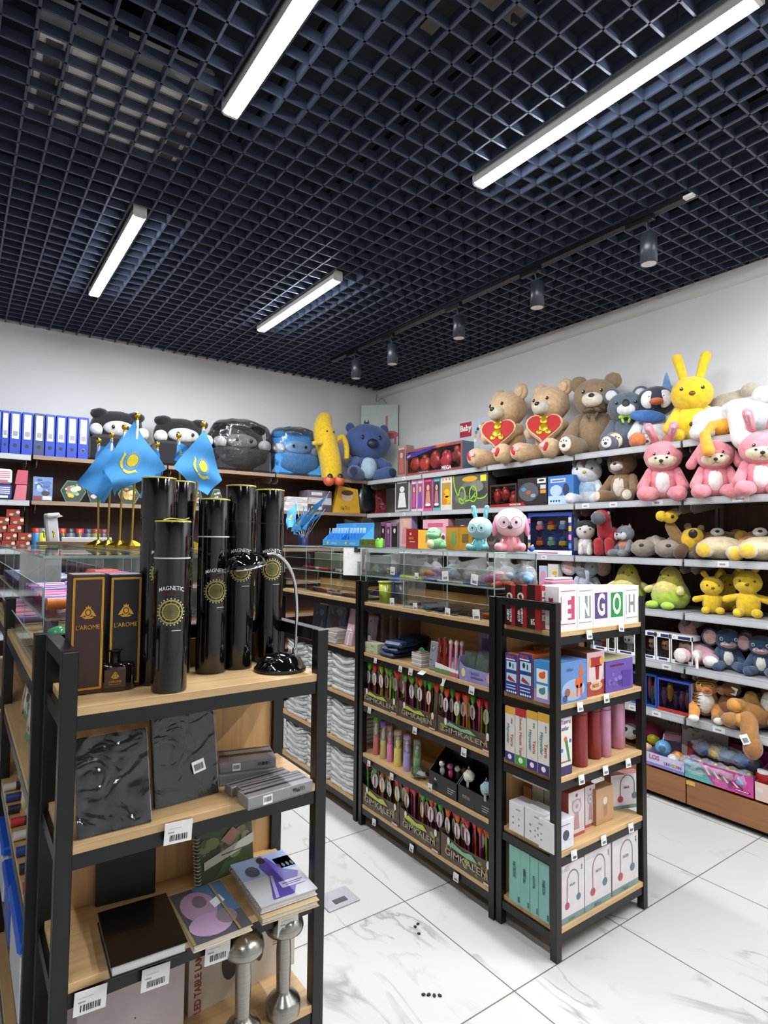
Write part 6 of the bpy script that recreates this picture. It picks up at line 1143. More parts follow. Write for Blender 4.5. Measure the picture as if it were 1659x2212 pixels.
plush('grey plush wolf in a salmon hoodie', 1352, 1135, ZC_, 3.50, -110, '#7e8084', name='plush_wolf', muzzle='#d8d6d6', ear='cat', ex=wolf, legs='out', hs=1.1)
for k, (px, rz) in enumerate(((1398, -70), (1447, -60))):
    p = onx(px, 1190, 3.52); lump('plush_seal', ('grey-beige plush animal lying beside the wolf', 'grey-beige plush animal lying against the yellow and brown toy')[k], (3.52, p.y, ZC_), rz, [('body', 'e', (.04, .06, .065), (.085, .12, .065), '#9a8d80'), ('head', 'e', (-.01, -.055, .055), (.075, .065, .055), '#958878'), ('ear', 'l', (.05, -.0, .11), (.085, -.05, .06), .028, .034, '#a3978a'), ('nose', 'd', (-.01, -.118, .075), (.015, .01, .01), '#3a3432'), ('leg', 'l', (.08, .02, .03), (.12, -.06, .028), .03, .03, '#8f8375')])
p = onx(1478, 1200, 3.50); lump('plush_giraffe', 'yellow and brown plush animal with its neck stretched up and a round yellow snout', (3.50, p.y, ZC_), -75, [('body', 'e', (.03, .03, .10), (.06, .06, .075), '#d9ac1e'), ('leg', 'l', (.0, -.02, .06), (-.01, -.06, .03), .03, .036, '#54371f'), ('leg', 'l', (.07, 0, .06), (.09, -.04, .03), .03, .036, '#54371f'), ('neck', 'l', (-.03, .02, .10), (-.075, 0, .19), .04, .03, '#8a6a3c'), ('head', 'e', (-.07, -.03, .245), (.045, .04, .038), '#e0b51f'), ('snout', 'e', (-.11, -.06, .25), (.03, .03, .032), '#e5bb22'), ('mane', 'e', (-.045, .0, .275), (.035, .035, .025), '#a88a63'), ('eye', 'd', (-.045, -.066, .245), (.01, .007, .012), '#241a12'), ('eye', 'd', (-.09, -.055, .275), (.008, .007, .01), '#241a12'), ('horn', 'e', (.01, .05, .19), (.02, .02, .02), '#8a6a3c')])
lump('plush_giraffe', 'yellow plush animal with a huge dark eye beside the bears in cream suits', (3.54, onx(1500, 1170, 3.54).y, ZC_), -70, [('body', 'e', (0, .03, .06), (.05, .06, .06), '#d9ac1e'), ('head', 'e', (0, -.01, .13), (.052, .05, .05), '#e0b51f'), ('eye_patch', 'd', (.0, -.058, .145), (.024, .008, .026), '#2a1f16'), ('ear', 'e', (-.03, .0, .18), (.018, .012, .018), '#8a7354'), ('ear', 'e', (.035, .0, .18), (.018, .012, .018), '#8a7354')])
for k, px in enumerate((1556, 1650)):
    p = onx(px, 1200, 3.53); lump('plush_bear', ('brown plush bear lying on its back in a cream suit beside the yellow toy', 'brown plush bear lying on its back in a cream suit at the photo edge')[k], (3.53, p.y, ZC_), -62, [('body', 'e', (0, -.01, .065), (.12, .10, .065), '#d2c19c'), ('head', 'e', (.0, .12, .10), (.105, .08, .065), '#8a5a30'), ('muzzle', 'e', (-.01, .055, .155), (.035, .025, .025), '#ddd8d0'), ('ear', 'e', (-.09, .14, .13), (.035, .03, .035), '#b08a3a'), ('ear', 'e', (.09, .14, .14), (.035, .03, .035), '#b08a3a'), ('arm', 'l', (.11, -.02, .08), (.15, -.07, .07), .036, .036, '#d2a24a'), ('leg', 'l', (-.07, -.08, .055), (-.085, -.13, .055), .042, .042, '#d2c19c'), ('leg', 'l', (.06, -.09, .04), (.065, -.14, .035), .042, .042, '#d2c19c'), ('foot_pad', 'e', (-.088, -.165, .055), (.034, .018, .036), '#e0b53c'), ('foot_pad', 'e', (.068, -.172, .035), (.034, .018, .036), '#e0b53c'), ('nose', 'd', (-.012, .03, .16), (.012, .008, .008), '#241a14')])
# ---- fourth shelf plush
def trunk(t, h, hz, fr): b = B(); b.tube([(0, fr+.02*h, hz-.04*h), (0, fr-.10*h, hz-.12*h), (0, fr-.10*h, hz-.28*h)], lambda u: .06*h*(1-.4*u), PL('#a9aeb8'), 12); b.build('trunk', HD[0])
plush('pale grey plush elephant with pink lined ears behind the end rack', 1266, 1203, ZD, 3.52, -50, '#a9aeb8', name='plush_elephant', ear='big', earin='#d9b5ab', nose=None, ex=trunk, hs=1.05, W=.95)
def pear(lab, px, pt, x, rz, s, feet):
    p, H = PS(px, pt, ZD, x); t = thing('plush_pear', lab, 'plush toy', p, RAD(rz), GT['t']); Y = PL('#d9cb58'); b = B()
    rs = [(.02, 0), (.30, .03), (.40, .16), (.43, .3), (.38, .46), (.30, .6), (.25, .74), (.21, .86), (.12, .96), (.01, 1.0)]
    b.lathe([(r*H, z*H) for r, z in rs[:5]], PL('#b2cb48'), n=30); b.build('lower_body', t); b = B(); b.lathe([(r*H*1.001, z*H) for r, z in rs[4:]], Y, n=30); b.build('upper_body', t)
    b = B(); b.ell((0, -.14*H, .42*H), (.30*H, .28*H, .26*H), PL('#ddd07a')); b.build('belly', t)
    for q in (-1, 1):
        b = B(); b.limb((q*.32*H, -.1*H, .5*H), (q*.42*H, -.26*H, .42*H), .07*H, .085*H, PL('#e0d488')); b.build('arm', t)
        if feet: b = B(); b.ell((q*.2*H, -.42*H, .09*H), (.15*H, .13*H, .09*H), PL('#b4d648')); b.build('foot', t)
        b = B(); b.ell((q*.1*H, -.235*H, .78*H), .02*H, EYE, n=(10, 8)); b.build('eye', t)
    b = B(); b.tube([(-.04*H, -.255*H, .72*H), (0, -.268*H, .70*H), (.04*H, -.255*H, .72*H)], .006*H, EYE, 6, 3); b.build('mouth', t)
pear('yellow and green plush pear with a smile beside the elephant', 1356, 1217, 3.56, -58, 1, False); pear('large green plush pear with lime feet over the shelf edge', 1448, 1222, 3.54, -95, 1, True)
for px, pt, x, rz, hs, lab in ((1537, 1245, 3.50, -58, 1.1, 'small plain yellow plush toy beside the green pear toy'), (1615, 1232, 3.52, -70, 1.08, 'medium plain yellow plush toy at the photo edge with one arm on its belly'), (1575, 1240, 3.70, -60, 1.0, 'plain yellow plush toy hidden behind the two in front')):
    plush(lab, px, pt, ZD, x, rz, '#e6c01e', name='plush_toy', ear='long', er=.03, hs=hs, legs='short', arms='side', nose='#6a4a12', eyed=1.2, W=.95)
# ---- fifth shelf
def navyf(t, h, hz, fr):
    b = B(); b.ell((0, -.13*h, hz-.08*h), (.205*h, .18*h, .125*h), PL('#cfa3a2'), fuzz=.03); b.build('face', HD[0])
    for q in (-1, 1): b = B(); b.ell((q*.075*h, -.295*h, hz-.05*h), (.03*h, .012*h, .034*h), M('#5f8fa8', .4), n=(12, 8)); b.build('face_eye', HD[0])
    b = B(); b.tube([(-.1*h, -.275*h, hz-.12*h), (0, -.296*h, hz-.145*h), (.1*h, -.275*h, hz-.12*h)], .006*h, M('#6d3a3f', .5), 6, 3); b.build('mouth', HD[0])
for px, pt, rz, lab in ((1572, 1358, -62, 'navy plush toy with a pink face and big pink lined ears beside the pink toy'), (1645, 1372, -75, 'navy plush toy with a pink face and big pink lined ears at the photo edge')):
    plush(lab, px, pt, ZE, 3.53, rz, '#2f4763', name='plush_toy', ear='big', earin='#c9a09a', belly='#d5d0c4', nose='#22303f', hs=1.1, ex=navyf, eyew=True, eyed=1.35, W=.98)
p = onx(1508, 1440, 3.47); lump('plush_rabbit', 'pale pink plush rabbit lying with its white soles forward', (3.47, p.y, ZE), -70, [('body', 'e', (.0, .05, .06), (.10, .09, .06), '#c99aa0'), ('leg', 'l', (-.06, .0, .05), (-.075, -.06, .06), .035, .042, '#c99aa0'), ('leg', 'l', (.05, .0, .05), (.07, -.05, .045), .035, .042, '#c99aa0'), ('sole', 'e', (-.078, -.095, .062), (.03, .015, .038), '#ddd5cc'), ('sole', 'e', (.073, -.085, .047), (.038, .015, .028), '#ddd5cc'), ('tail', 'e', (.0, -.03, .06), (.03, .03, .035), '#ddd5cc'), ('strap', 'l', (.0, -.06, .05), (.005, -.075, -.005), .008, .008, '#d9c9c4'), ('ear', 'l', (-.02, .1, .10), (-.07, .09, .2), .03, .045, '#b5857f')])
GV = 'vinyl figure boxes'
def vinyl(lab, p0, p1, pt, c1, c2, x=3.42):
    P = PX(p0, p1, pt, ZE, x); w, h = P[2], min(P[3], .165); d = .09; t = thing('figure_box', lab, 'box', P[0], P[1], GV)
    b = B(); b.box((0, d/2, .002), (w-.002, d, .004), WHITE); b.box((0, d/2, h-.013), (w-.002, d, .026), WHITE); b.box((0, d-.002, h/2), (w-.002, .003, h-.004), M('#4a4440', .5))
    for q in (-1, 1): b.box((q*(w/2-.004), .002, h/2), (.006, .004, h-.004), WHITE)
    b.rect(-w*.15, h-.022, w*.4, h-.005, M('#33355c', .4), -.001); b.txt('X', -w*.34, h-.013, .014, INK, -.001); b.rect(-w*.48, .004, w*.48, .024, WHITE, -.0005); b.rect(-w*.3, .008, w*.3, .019, M('#33355c', .4), -.001); b.build('card_box', t)
    b = B(); b.add([(-w/2+.005, .003, .025), (w/2-.005, .003, .025), (w/2-.005, .003, h-.026), (-w/2+.005, .003, h-.026)], [(0, 1, 2, 3)], FILM); b.build('window', t)
    b = B(); b.ell((0, .045, h*.56), (w*.27, .03, h*.19), M(c1, .4), n=(18, 12), e=.7); b.ell((0, .05, h*.66), (w*.28, .032, h*.12), M(c2, .5), n=(16, 10)); b.ell((-w*.1, .014, h*.55), (.005, .004, .007), INK, n=(8, 6)); b.ell((w*.1, .014, h*.55), (.005, .004, .007), INK, n=(8, 6)); b.box((0, .045, h*.25), (w*.26, .022, h*.3), M(c2, .5), .006); b.build('figure', t)
for a in (('figure box with an orange round figure seen under the letter boxes', 1281, 1312, 1356, '#c9772f', '#7a3f1f'), ('figure box with a tan figure seen under the letter boxes', 1313, 1330, 1358, '#cfa97a', '#8a6a4a'), ('figure box with a pale grey figure seen through the end rack', 1332, 1372, 1350, '#d5d3d0', '#8f8f94'), ('figure box with a small dark haired figure beside the rack post', 1390, 1416, 1352, '#cfa07a', '#2f2c2c'), ('figure box with a brown haired figure in the middle of the row', 1417, 1448, 1360, '#c99a78', '#3f332c'), ('figure box with a white helmet figure beside the pink rabbit', 1449, 1497, 1368, '#c9a58a', '#4a4038')): vinyl(*a)
# ---- sixth shelf
def winbox(lab, P, d, c, cols, seed, grp=None, frame=.06, band=None, txt=None, name='toy_box', side=None):
    w, h = P[2], P[3]; t = thing(name, lab, 'box', P[0], P[1], grp); m = M(c, .4); b = B(); f = frame*h
    for a in ((0, d/2, .0015, w, d, .003), (0, d/2, h-.0015, w, d, .003), (-w/2+.0015, d/2, h/2, .003, d, h), (w/2-.0015, d/2, h/2, .003, d, h), (0, d-.0015, h/2, w, .003, h)): b.box(a[:3], [max(.001, q-.001) for q in a[3:]], m)
    for x0, z0, x1, z1 in ((-w/2, 0, w/2, f), (-w/2, h-f, w/2, h), (-w/2, f, -w/2+f, h-f), (w/2-f, f, w/2, h-f)): b.box(((x0+x1)/2, .001, (z0+z1)/2), (x1-x0-.001, .002, z1-z0), m)
    if band: b.rect(-w/2, 0, w/2, f*1.6, M(band, .4), -.001)
    if txt: b.txt(txt[0], txt[1]*w, txt[2]*h, txt[3]*h, M(txt[4], .4), -.002, bold=.02)
    if side: b.T = Matrix.Translation((w/2, 0, 0)) @ Matrix.Rotation(PI/2, 4, 'Z'); side(b, d, h)
    b.build('card_box', t); b = B(); b.rect(-w/2+f, f, w/2-f, h-f, FILM, .002); b.build('window', t); rd = random.Random(seed)
    n = len(cols)
    for k, cc in enumerate(cols):
        u = -w/2+f+(w-2*f)*(k+.5)/n; r = (w-2*f)/n*.38; zz = f+(h-2*f)*rd.uniform(.3, .6); b = B(); b.ell((u, d*.28, zz), (r*1.25, d*.22, (h-2*f)*rd.uniform(.26, .4)), M(cc, .35), fuzz=.35, n=(16, 10)); b.ell((u, d*.26, min(h-f-r*.5, zz+(h-2*f)*.3)), (r*.6, d*.2, r*.6), M(rd.choice(cols), .35), n=(12, 8)); b.build('toy', t)
    return t
winbox('blue window box of small figures behind the rack post', PX(1364, 1392, 1452, ZF_, 3.43), .10, '#2f62b8', ['#b06aa0', '#3f9aa8', '#8a5a3a'], 1, 'blue window boxes'); winbox('blue window box of small figures beside the silver framed set', PX(1393, 1419, 1457, ZF_, 3.43), .10, '#2b56ad', ['#c26a8a', '#4a8a9a', '#b98a4a'], 2, 'blue window boxes')
winbox('wide window box with a white outline and a red base beside the tiger', PX(1420, 1493, 1470, ZF_, 3.42), .11, '#3a4a9c', ['#7a4a86', '#b98a2f', '#4a3a5c', '#6a3f7a', '#8a5a3a'], 3, band='#b3302a', side=lambda b, d, h: b.rect(0, 0, d, h, M('#b9a9a2', .4)))
p = onx(1520, 1540, 3.47); t = thing('plush_tiger', 'orange striped plush tiger lying with its white chest raised', 'plush toy', (3.49, p.y, ZF_), RAD(-62), GT['t']); t.scale = (.8,)*3; O = PL('#c9832c'); Wt = PL('#d9d3c8'); K = M('#1d1612', .8)
b = B(); b.ell((.0, .02, .115), (.085, .10, .11), O, fuzz=.05, n=(26, 18)); b.ell((.03, .15, .07), (.09, .12, .07), O, fuzz=.05); b.build('body', t); b = B(); b.ell((0, -.055, .12), (.055, .05, .08), Wt, fuzz=.1); b.build('chest', t); b = B(); b.ell((.01, -.03, .225), (.072, .065, .065), O, fuzz=.04, n=(26, 18)); b.build('head', t); b = B(); b.ell((.01, -.09, .205), (.035, .03, .028), PL('#c4752c')); b.ell((.01, -.085, .187), (.03, .025, .018), Wt); b.build('muzzle', t)
b = B(); b.ell((.01, -.118, .212), (.014, .008, .01), M('#8a4a3a', .4)); b.build('nose', t)
for q in (-1, 1):
    b = B(); b.ell((.01+q*.058, -.01, .28), (.022, .014, .024), Wt); b.ell((.01+q*.058, .004, .282), (.024, .012, .026), K); b.build('ear', t); b = B(); b.ell((.01+q*.033, -.085, .24), (.012, .008, .012), M('#b9c46a', .2), n=(12, 8)); b.ell((.01+q*.033, -.092, .24), (.006, .004, .007), EYE, n=(8, 6)); b.build('eye', t)
    b = B(); b.limb((q*.065, -.03, .08), (q*.075, -.14, .03), .04, .034, O, fuzz=.05); b.ell((q*.076, -.17, .026), (.034, .026, .024), Wt); b.build('leg', t)
b = B()
for a in range(7): z = .06+.024*a; b.tube([(-.088*math.sqrt(max(.05, 1-((z-.115)/.115)**2)), -.01, z), (-.06*math.sqrt(max(.05, 1-((z-.115)/.115)**2)), -.072, z+.01), (-.02, -.103+abs(z-.115)*.3, z+.012)], lambda u: .005*(1-u)+.0008, K, 6)
for a in range(4): z = .245+.012*a; b.tube([(-.05+.008*a, -.07, z), (.01, -.098+.012*a, z+.008), (.065-.008*a, -.07, z)], .003, K, 6)
for q in (-1, 1): [b.tube([(q*.076-.03, -.08-.03*a, .055-.006*a), (q*.076, -.085-.03*a, .075-.01*a), (q*.076+.03, -.08-.03*a, .055-.006*a)], .003, K, 6) for a in range(3)]
b.build('stripes', t)
def tagged(t, c, R): b = B(); b.T = Matrix.Translation(c) @ R; b.box((0, 0, 0), (.038, .001, .05), PAPER); barcode(b, -.012, -.016, .012, .008, 4, -.001); b.build('barcode_tag', t)
BR1, BR2 = '#8a5a2c', '#9a6a34'
p = onx(1575, 1560, 3.50); t = lump('plush_kangaroo', 'brown plush animal sitting up beside the tiger with a barcode on its head', (3.52, p.y, ZF_), -75, [('body', 'e', (0, .0, .10), (.075, .075, .10), BR1), ('head', 'e', (.01, -.03, .225), (.06, .07, .048), BR1), ('muzzle', 'e', (-.04, -.06, .215), (.032, .035, .03), '#9d6b42'), ('ear', 'e', (.07, .0, .26), (.03, .012, .018), BR1), ('leg', 'l', (-.04, -.05, .04), (-.06, -.11, .035), .036, .036, BR2), ('leg', 'l', (.05, -.05, .04), (.06, -.1, .035), .036, .036, BR2), ('nostril', 'd', (-.055, -.088, .215), (.006, .004, .006), '#3a2418')]); t.scale = (.82,)*3; tagged(t, (.035, -.092, .225), Matrix.Rotation(.3, 4, 'Y'))
p = onx(1625, 1565, 3.48); t = lump('plush_kangaroo', 'brown plush animal hanging head down over the shelf edge with a barcode', (3.50, p.y, ZF_), -70, [('body', 'e', (0, .02, .08), (.10, .11, .08), BR2), ('ear', 'e', (-.01, -.03, .15), (.035, .02, .05), '#a5763a'), ('neck', 'l', (-.02, -.08, .06), (-.01, -.14, -.02), .045, .04, BR2), ('head', 'e', (.0, -.15, -.06), (.045, .042, .06), '#9d6a38'), ('leg', 'l', (-.08, -.05, .06), (-.11, -.1, .05), .03, .036, BR2), ('leg', 'l', (.09, -.04, .06), (.12, -.08, .04), .035, .04, '#b5803f'), ('eye', 'd', (.032, -.172, -.06), (.007, .005, .008), '#1d130d')]); tagged(t, (-.03, -.185, -.015), Matrix.Rotation(-.4, 4, 'Y'))
lump('plush_lamb', 'tan plush animal with an orange paw and a white fleece piece at the photo edge', (3.56, onx(1652, 1540, 3.56).y, ZF_), -70, [('body', 'e', (0, .0, .09), (.10, .09, .09), '#8f6230'), ('arm', 'l', (-.08, -.05, .11), (-.13, -.10, .12), .034, .04, '#c58a3a'), ('arm', 'l', (-.06, -.06, .05), (-.10, -.12, .05), .034, .04, '#c58a3a'), ('fleece', 'e', (.03, -.08, .15), (.045, .03, .06), '#dcd8d0'), ('head', 'e', (.05, .02, .2), (.07, .06, .05), '#8a5c2c')], fz=.12)
# ================================================================ boxed toys on the wall shelf
XF = 3.41
def figure(cols):
    def f(b, w, h):
        b.rect(-w*.44, h*.08, w*.44, h*.93, M(cols[0], .3), -.0006); b.disc(0, h*.68, w*.17, M(cols[1], .4), -.001, h*.09); b.pol([(-w*.18, h*.58), (w*.18, h*.58), (w*.3, h*.14), (-w*.3, h*.14)], M(cols[2], .4), -.0012); b.rect(-w*.35, h*.86, w*.35, h*.92, M(cols[3], .4), -.001); b.disc(0, h*.18, w*.3, WHITE, -.0015, h*.04) if len(cols) > 4 else None
    return f
GD = 'tall doll boxes on the wall shelf'
carton('figure_box', 'grey box with a white standing figure, first box on the second shelf from the corner', 'box', PX(853, 884, 1034, ZB_, XF), .09, M('#b5b3b0', .4), figure(('#4a4746', '#d9d8d6', '#dedcda', '#c9c7c4')))
for p0, p1, pt, c, lab in ((888, 900, 1036, ('#8a4a66', '#d9a98a', '#c94f9a', '#d9c3d0'), 'narrow rose doll box beside the box with the white figure'), (901, 914, 1034, ('#9a5a7a', '#d9b08f', '#7a4ab0', '#e0b9cc'), 'narrow lilac doll box, second of the doll boxes'), (915, 934, 1030, ('#7a3a50', '#d6a585', '#c98a7a', '#d9508a', 1), 'doll box with a pink top and white rosette'), (935, 951, 1030, ('#4a3444', '#d6a585', '#b9707a', '#5fb0b0', 1), 'doll box with a teal top and white rosette')):
    carton('doll_box', lab, 'box', PX(p0, p1, pt, ZB_, XF), .07, M(c[3], .4), figure(c), GD)
def duck(b, w, h):
    b.rect(-w/2, 0, w/2, h, M('#d3cdb9', .4), -.0003); b.rect(-w*.4, h*.16, w*.4, h*.82, M('#b08a3c', .4)); b.disc(w*.05, h*.5, w*.27, M('#e2b51e', .4), -.001, h*.13); b.disc(w*.08, h*.3, w*.34, M('#e2b51e', .4), -.001, h*.13); b.disc(-w*.2, h*.48, w*.12, M('#d9692a', .4), -.0014, h*.04); b.disc(-w*.1, h*.26, w*.2, M('#d97a2a', .4), -.0014, h*.1); [b.disc(-w*.3+w*.3*k, h*.92, w*.06, M('#c24a3a', .4)) for k in range(3)]
carton('toy_box', 'cream box with a yellow duck picture', 'box', PX(952, 976, 1030, ZB_, XF), .09, M('#d3cdb9', .4), duck)
def trackp(b, w, h):
    b.rect(-w/2, 0, w/2, h, M('#55564f', .4), -.0003); b.pic(-w/2, 0, w/2, h, ['#6d6e66', '#3f403b', '#7d7d72'], 2, 12, -.0005); g = M('#8fc43a', .35); b.disc(0, h*.86, w*.22, M('#d29a2a', .4), -.0022, h*.08); b.rect(w*.3, h*.76, w*.46, h*.94, M('#d9d03a', .4), -.002)
    def loop(cx, cz, rx, rz, a0, a1, th=.012):
        n = 22
        for i in range(n):
            p, q = a0+(a1-a0)*i/n, a0+(a1-a0)*(i+1)/n; b.pol([(cx+math.cos(p)*rx, cz+math.sin(p)*rz), (cx+math.cos(p)*(rx+th), cz+math.sin(p)*(rz+th)), (cx+math.cos(q)*(rx+th), cz+math.sin(q)*(rz+th)), (cx+math.cos(q)*rx, cz+math.sin(q)*rz)], g, -.003)
    loop(-w*.22, h*.4, w*.08, h*.22, 0, 2*PI); loop(w*.1, h*.42, w*.09, h*.2, 0, 2*PI); loop(-w*.1, h*1.0, w*.36, h*.75, PI, 1.75*PI); loop(w*.3, h*.4, w*.16, h*.1, PI*1.1, PI*2)
carton('toy_box', 'large grey box with looping neon green track printed on it', 'box', PX(978, 1054, 1024, ZB_, XF), .10, M('#5a5b55', .4), trackp, side=lambda b, d, h: b.rect(0, 0, d, h, M('#3f3a34', .4)))
t = winbox('open fronted box with a red toy truck behind the animal lamps', PX(1058, 1116, 1046, ZB_, XF), .13, '#3a2522', ['#b3261f', '#a3231d', '#c0392b'], 5, frame=.08, band='#8f231f')
b = B(); b.prism([(-.09, .02), (.09, .02), (.07, .045), (-.07, .045)], 0, .05, M('#9c2623', .4)); b.txt('RACING CAR', 0, .032, .018, WHITE, -.001, bold=.02); at(tag(b.build('toy_sign'), 'red slanted pack with white lettering lying on the second shelf edge', 'pack'), (3.40, onx(1113, 1090, 3.4).y, ZB_-.018), -PI/2)
def carcase(b, w, h):
    b.rect(-w/2, 0, w/2, h, M('#2a2324', .35), -.0003); b.disc(-w*.12, h*.5, w*.34, M('#55585c', .3), -.0008, h*.34); [b.disc(-w*.28+w*.16*k, h*(.6-.12*k), w*.09, M(c, .4), -.0014, h*.07) for k, c in enumerate(('#4a8ab0', '#a8562f', '#8a9aa5'))]
    b.rect(w*.18, h*.78, w*.46, h*.95, WHITE, -.001); b.rect(w*.28, h*.58, w*.46, h*.72, LGREY, -.001); b.rect(w*.28, h*.42, w*.46, h*.55, M('#d98a3a', .4), -.001); b.disc(w*.32, h*.88, w*.1, INK, -.0014, h*.04)
carton('toy_box', 'dark box with a grey car case picture beside the blue box', 'box', PX(1118, 1182, 1032, ZB_, XF), .10, M('#2a2324', .4), carcase)
def bluesci(b, w, h):
    b.rect(-w/2, 0, w/2, h, M('#3f74b5', .35), -.0003); b.rect(-w/2, 0, w/2, h*.3, M('#b9cfe4', .35), -.0005); b.disc(-w*.18, h*.48, w*.24, M('#b5c6d9', .4), -.001, h*.2); b.disc(w*.22, h*.5, w*.12, M('#2a3550', .4), -.0012, h*.22); b.rect(-w*.4, h*.76, w*.2, h*.9, M('#b0c9e6', .4), -.001); b.rect(-w*.34, h*.8, w*.14, h*.85, M('#7a5a9a', .4), -.0013); [b.disc(-w*.38+w*.11*k, h*.12, w*.035, M('#2a3a5a', .4), -.0014) for k in range(4)]
carton('toy_box', 'bright blue box with a white model picture beside the white plush toy', 'box', PX(1184, 1239, 1027, ZB_, XF), .10, M('#2f62a8', .4), bluesci)
# top shelf boxes
def mega(b, w, h):
    b.rect(-w/2, 0, w/2, h*.12, M('#5a2320', .4)); b.txt('MEGA', w*.22, h*.13, h*.17, WHITE, -.003, bold=.04); b.txt('DOUBLE RELOAD', -w*.2, h*.06, h*.07, LGREY, -.003)
P = PX(877, 999, 962, ZA, XF); w, h = P[2], P[3]
t = winbox('wide window box with a red robot toy and a violet corner', P, .13, '#8a4a4a', ['#b5302a', '#c93f33', '#a02a26', '#c23a4a', '#8a2a2a'], 9, frame=.1, txt=('MEGA', .24, .13, .19, '#e8e4e2'), side=lambda b, d, h: b.rect(0, 0, d, h, M('#7a8aa8', .4)))
b = B(); b.pol([(-w/2, h*.62), (-w/2, h*.84), (w*.05, h*.98), (-w*.02, h*.86)], M('#3a2f86', .4), -.003); b.txt('NEW', -w*.44, h*.74, h*.1, M('#d9d03a', .4), -.004, rot=.2, bold=.03); b.pol([(w*.05, h), (w*.1, h*.88), (w*.3, h*.97), (w*.3, h)], M('#c9572f', .4), -.003); b.txt('DOUBLE RELOAD', -w*.16, h*.09, h*.07, LGREY, -.003); b.build('header_print', t)
carton('toy_box', 'clear fronted pinkish box in the corner beside the robot box', 'box', PX(858, 876, 962, ZA, XF), .10, M('#9a8078', .4), figure(('#7d5a54', '#c9a090', '#a8605a', '#b5a8a2')))
def baby(b, w, h):
    b.rect(-w/2, 0, w/2, h, M('#b9bfc6', .4), -.0003); b.rect(-w*.46, h*.62, -w*.12, h*.97, M('#a32a3a', .4), -.0006); b.txt('Baby', -w*.29, h*.83, h*.2, WHITE, -.001, bold=.03)
    n = 12
    for i in range(n): a = PI*i/(n-1); b.disc(w*.2+math.cos(a)*w*.22, h*.5+math.sin(a)*h*.34, w*.035, M(('#2f2f33', '#4a8a5a', '#d9b23a', '#e6e2de')[i % 4], .4), -.0012)
    b.disc(w*.2, h*.56, w*.1, M('#c98a9a', .4), -.001, h*.14); b.disc(-w*.2, h*.3, w*.16, M('#5fb0c0', .4), -.001, h*.14); b.disc(w*.05, h*.2, w*.12, M('#8fc47a', .4), -.001)
carton('toy_box', 'pale box with a red square sign and a baby bracelet picture behind the first bear', 'box', PX(990, 1068, 905, ZA+.10, 3.68), .08, M('#a9afb6', .4), baby)
carton('carton', 'low brown carton behind the robot box carrying the pale baby box', 'box', PX(985, 1075, 975, ZA, 3.62), .15, M('#6a4238', .5)) 
# third shelf boxes
for p0, p1, pt, c, lab in ((822, 832, 1128, ('#2a2628', '#d9d6d4', '#3a3438', '#8a5a7a'), 'dark doll box nearest the corner on the third shelf'), (834, 843, 1130, ('#5a3a55', '#d9b0a0', '#7a5a8a', '#b98ab0'), 'mauve doll box beside the dark one on the third shelf'), (845, 859, 1128, ('#2a2628', '#d9d6d4', '#2f2a2c', '#8a7a80'), 'black doll box with a white figure on the third shelf'), (862, 889, 1104, ('#d0a79c', '#d9b09a', '#c98a90', '#9a86b0'), 'taller pale pink doll box on the third shelf')):
    carton('doll_box', lab, 'box', PX(p0, p1, pt, ZC_, XF), .07, M(c[3], .4), figure(c), 'doll boxes behind the glass counter')
def pinkp(b, w, h): b.rect(-w/2, 0, w/2, h, M('#d9a3ae', .4), -.0003); b.rect(-w*.3, h*.75, w*.3, h*.88, M('#c9607f', .4)); b.pic(-w*.45, h*.05, w*.45, h*.7, ['#e6cfd2', '#c95a80', '#f0e4e2', '#5a4448'], 4, 14)
carton('toy_box', 'pink box with a rounded pink title behind the green money bank', 'box', PX(913, 968, 1122, ZC_, XF), .09, M('#d0909f', .4), pinkp)
carton('toy_box', 'dark grey box with a white round lamp picture behind the yellow box', 'box', PX(982, 1020, 1120, ZC_, XF), .09, M('#3a393a', .4), lambda b, w, h: (b.disc(-w*.05, h*.6, w*.3, M('#d9d6d0', .4), -.001, h*.2), b.rect(-w/2, 0, w/2, h*.2, LGREY)))
carton('toy_box', 'brownish box behind the rabbit and puppy lamps', 'box', PX(1022, 1132, 1128, ZC_, XF+.03), .10, M('#4a403c', .5), lambda b, w, h: b.pic(-w/2, 0, w/2, h, ['#6a5a52', '#3a3230', '#857468'], 7, 18))
P = PX(1140, 1236, 1107, ZC_, XF); w, h = P[2], P[3]
t = winbox('wide blue window box of small rescue vehicles beside the black and white cat', P, .09, '#263f8c', [], 1, frame=.09, side=lambda b, d, h: (b.rect(0, 0, d, h, M('#232f63', .4)), b.rect(d*.2, h*.1, d*.8, h*.4, GREY, -.001), b.rect(d*.2, h*.6, d*.8, h*.9, M('#5a5f78', .4), -.001)))
for i, (c, c2) in enumerate((('#e0728f', '#d9d3d8'), ('#d98a2a', '#c23a2a'), ('#5f86b8', '#d5d8de'), ('#d9682a', '#8a4a3a'), ('#7fb08a', '#9fc0b8'), ('#d9c02a', '#2f56b0'))):
    x = -w*.27+w*.26*(i % 3); z = h*(.58 if i < 3 else .2); b = B(); b.box((x, .03, z+h*.06), (w*.15, .035, h*.13), M(c, .35), .008); b.box((x, .03, z+h*.17), (w*.10, .03, h*.10), M(c2, .35), .006); b.cyl((x-w*.05, .012, z), (x-w*.05, .048, z), .007, .007, INK, 10); b.cyl((x+w*.05, .012, z), (x+w*.05, .048, z), .007, .007, INK, 10); b.build('toy_vehicle', t)
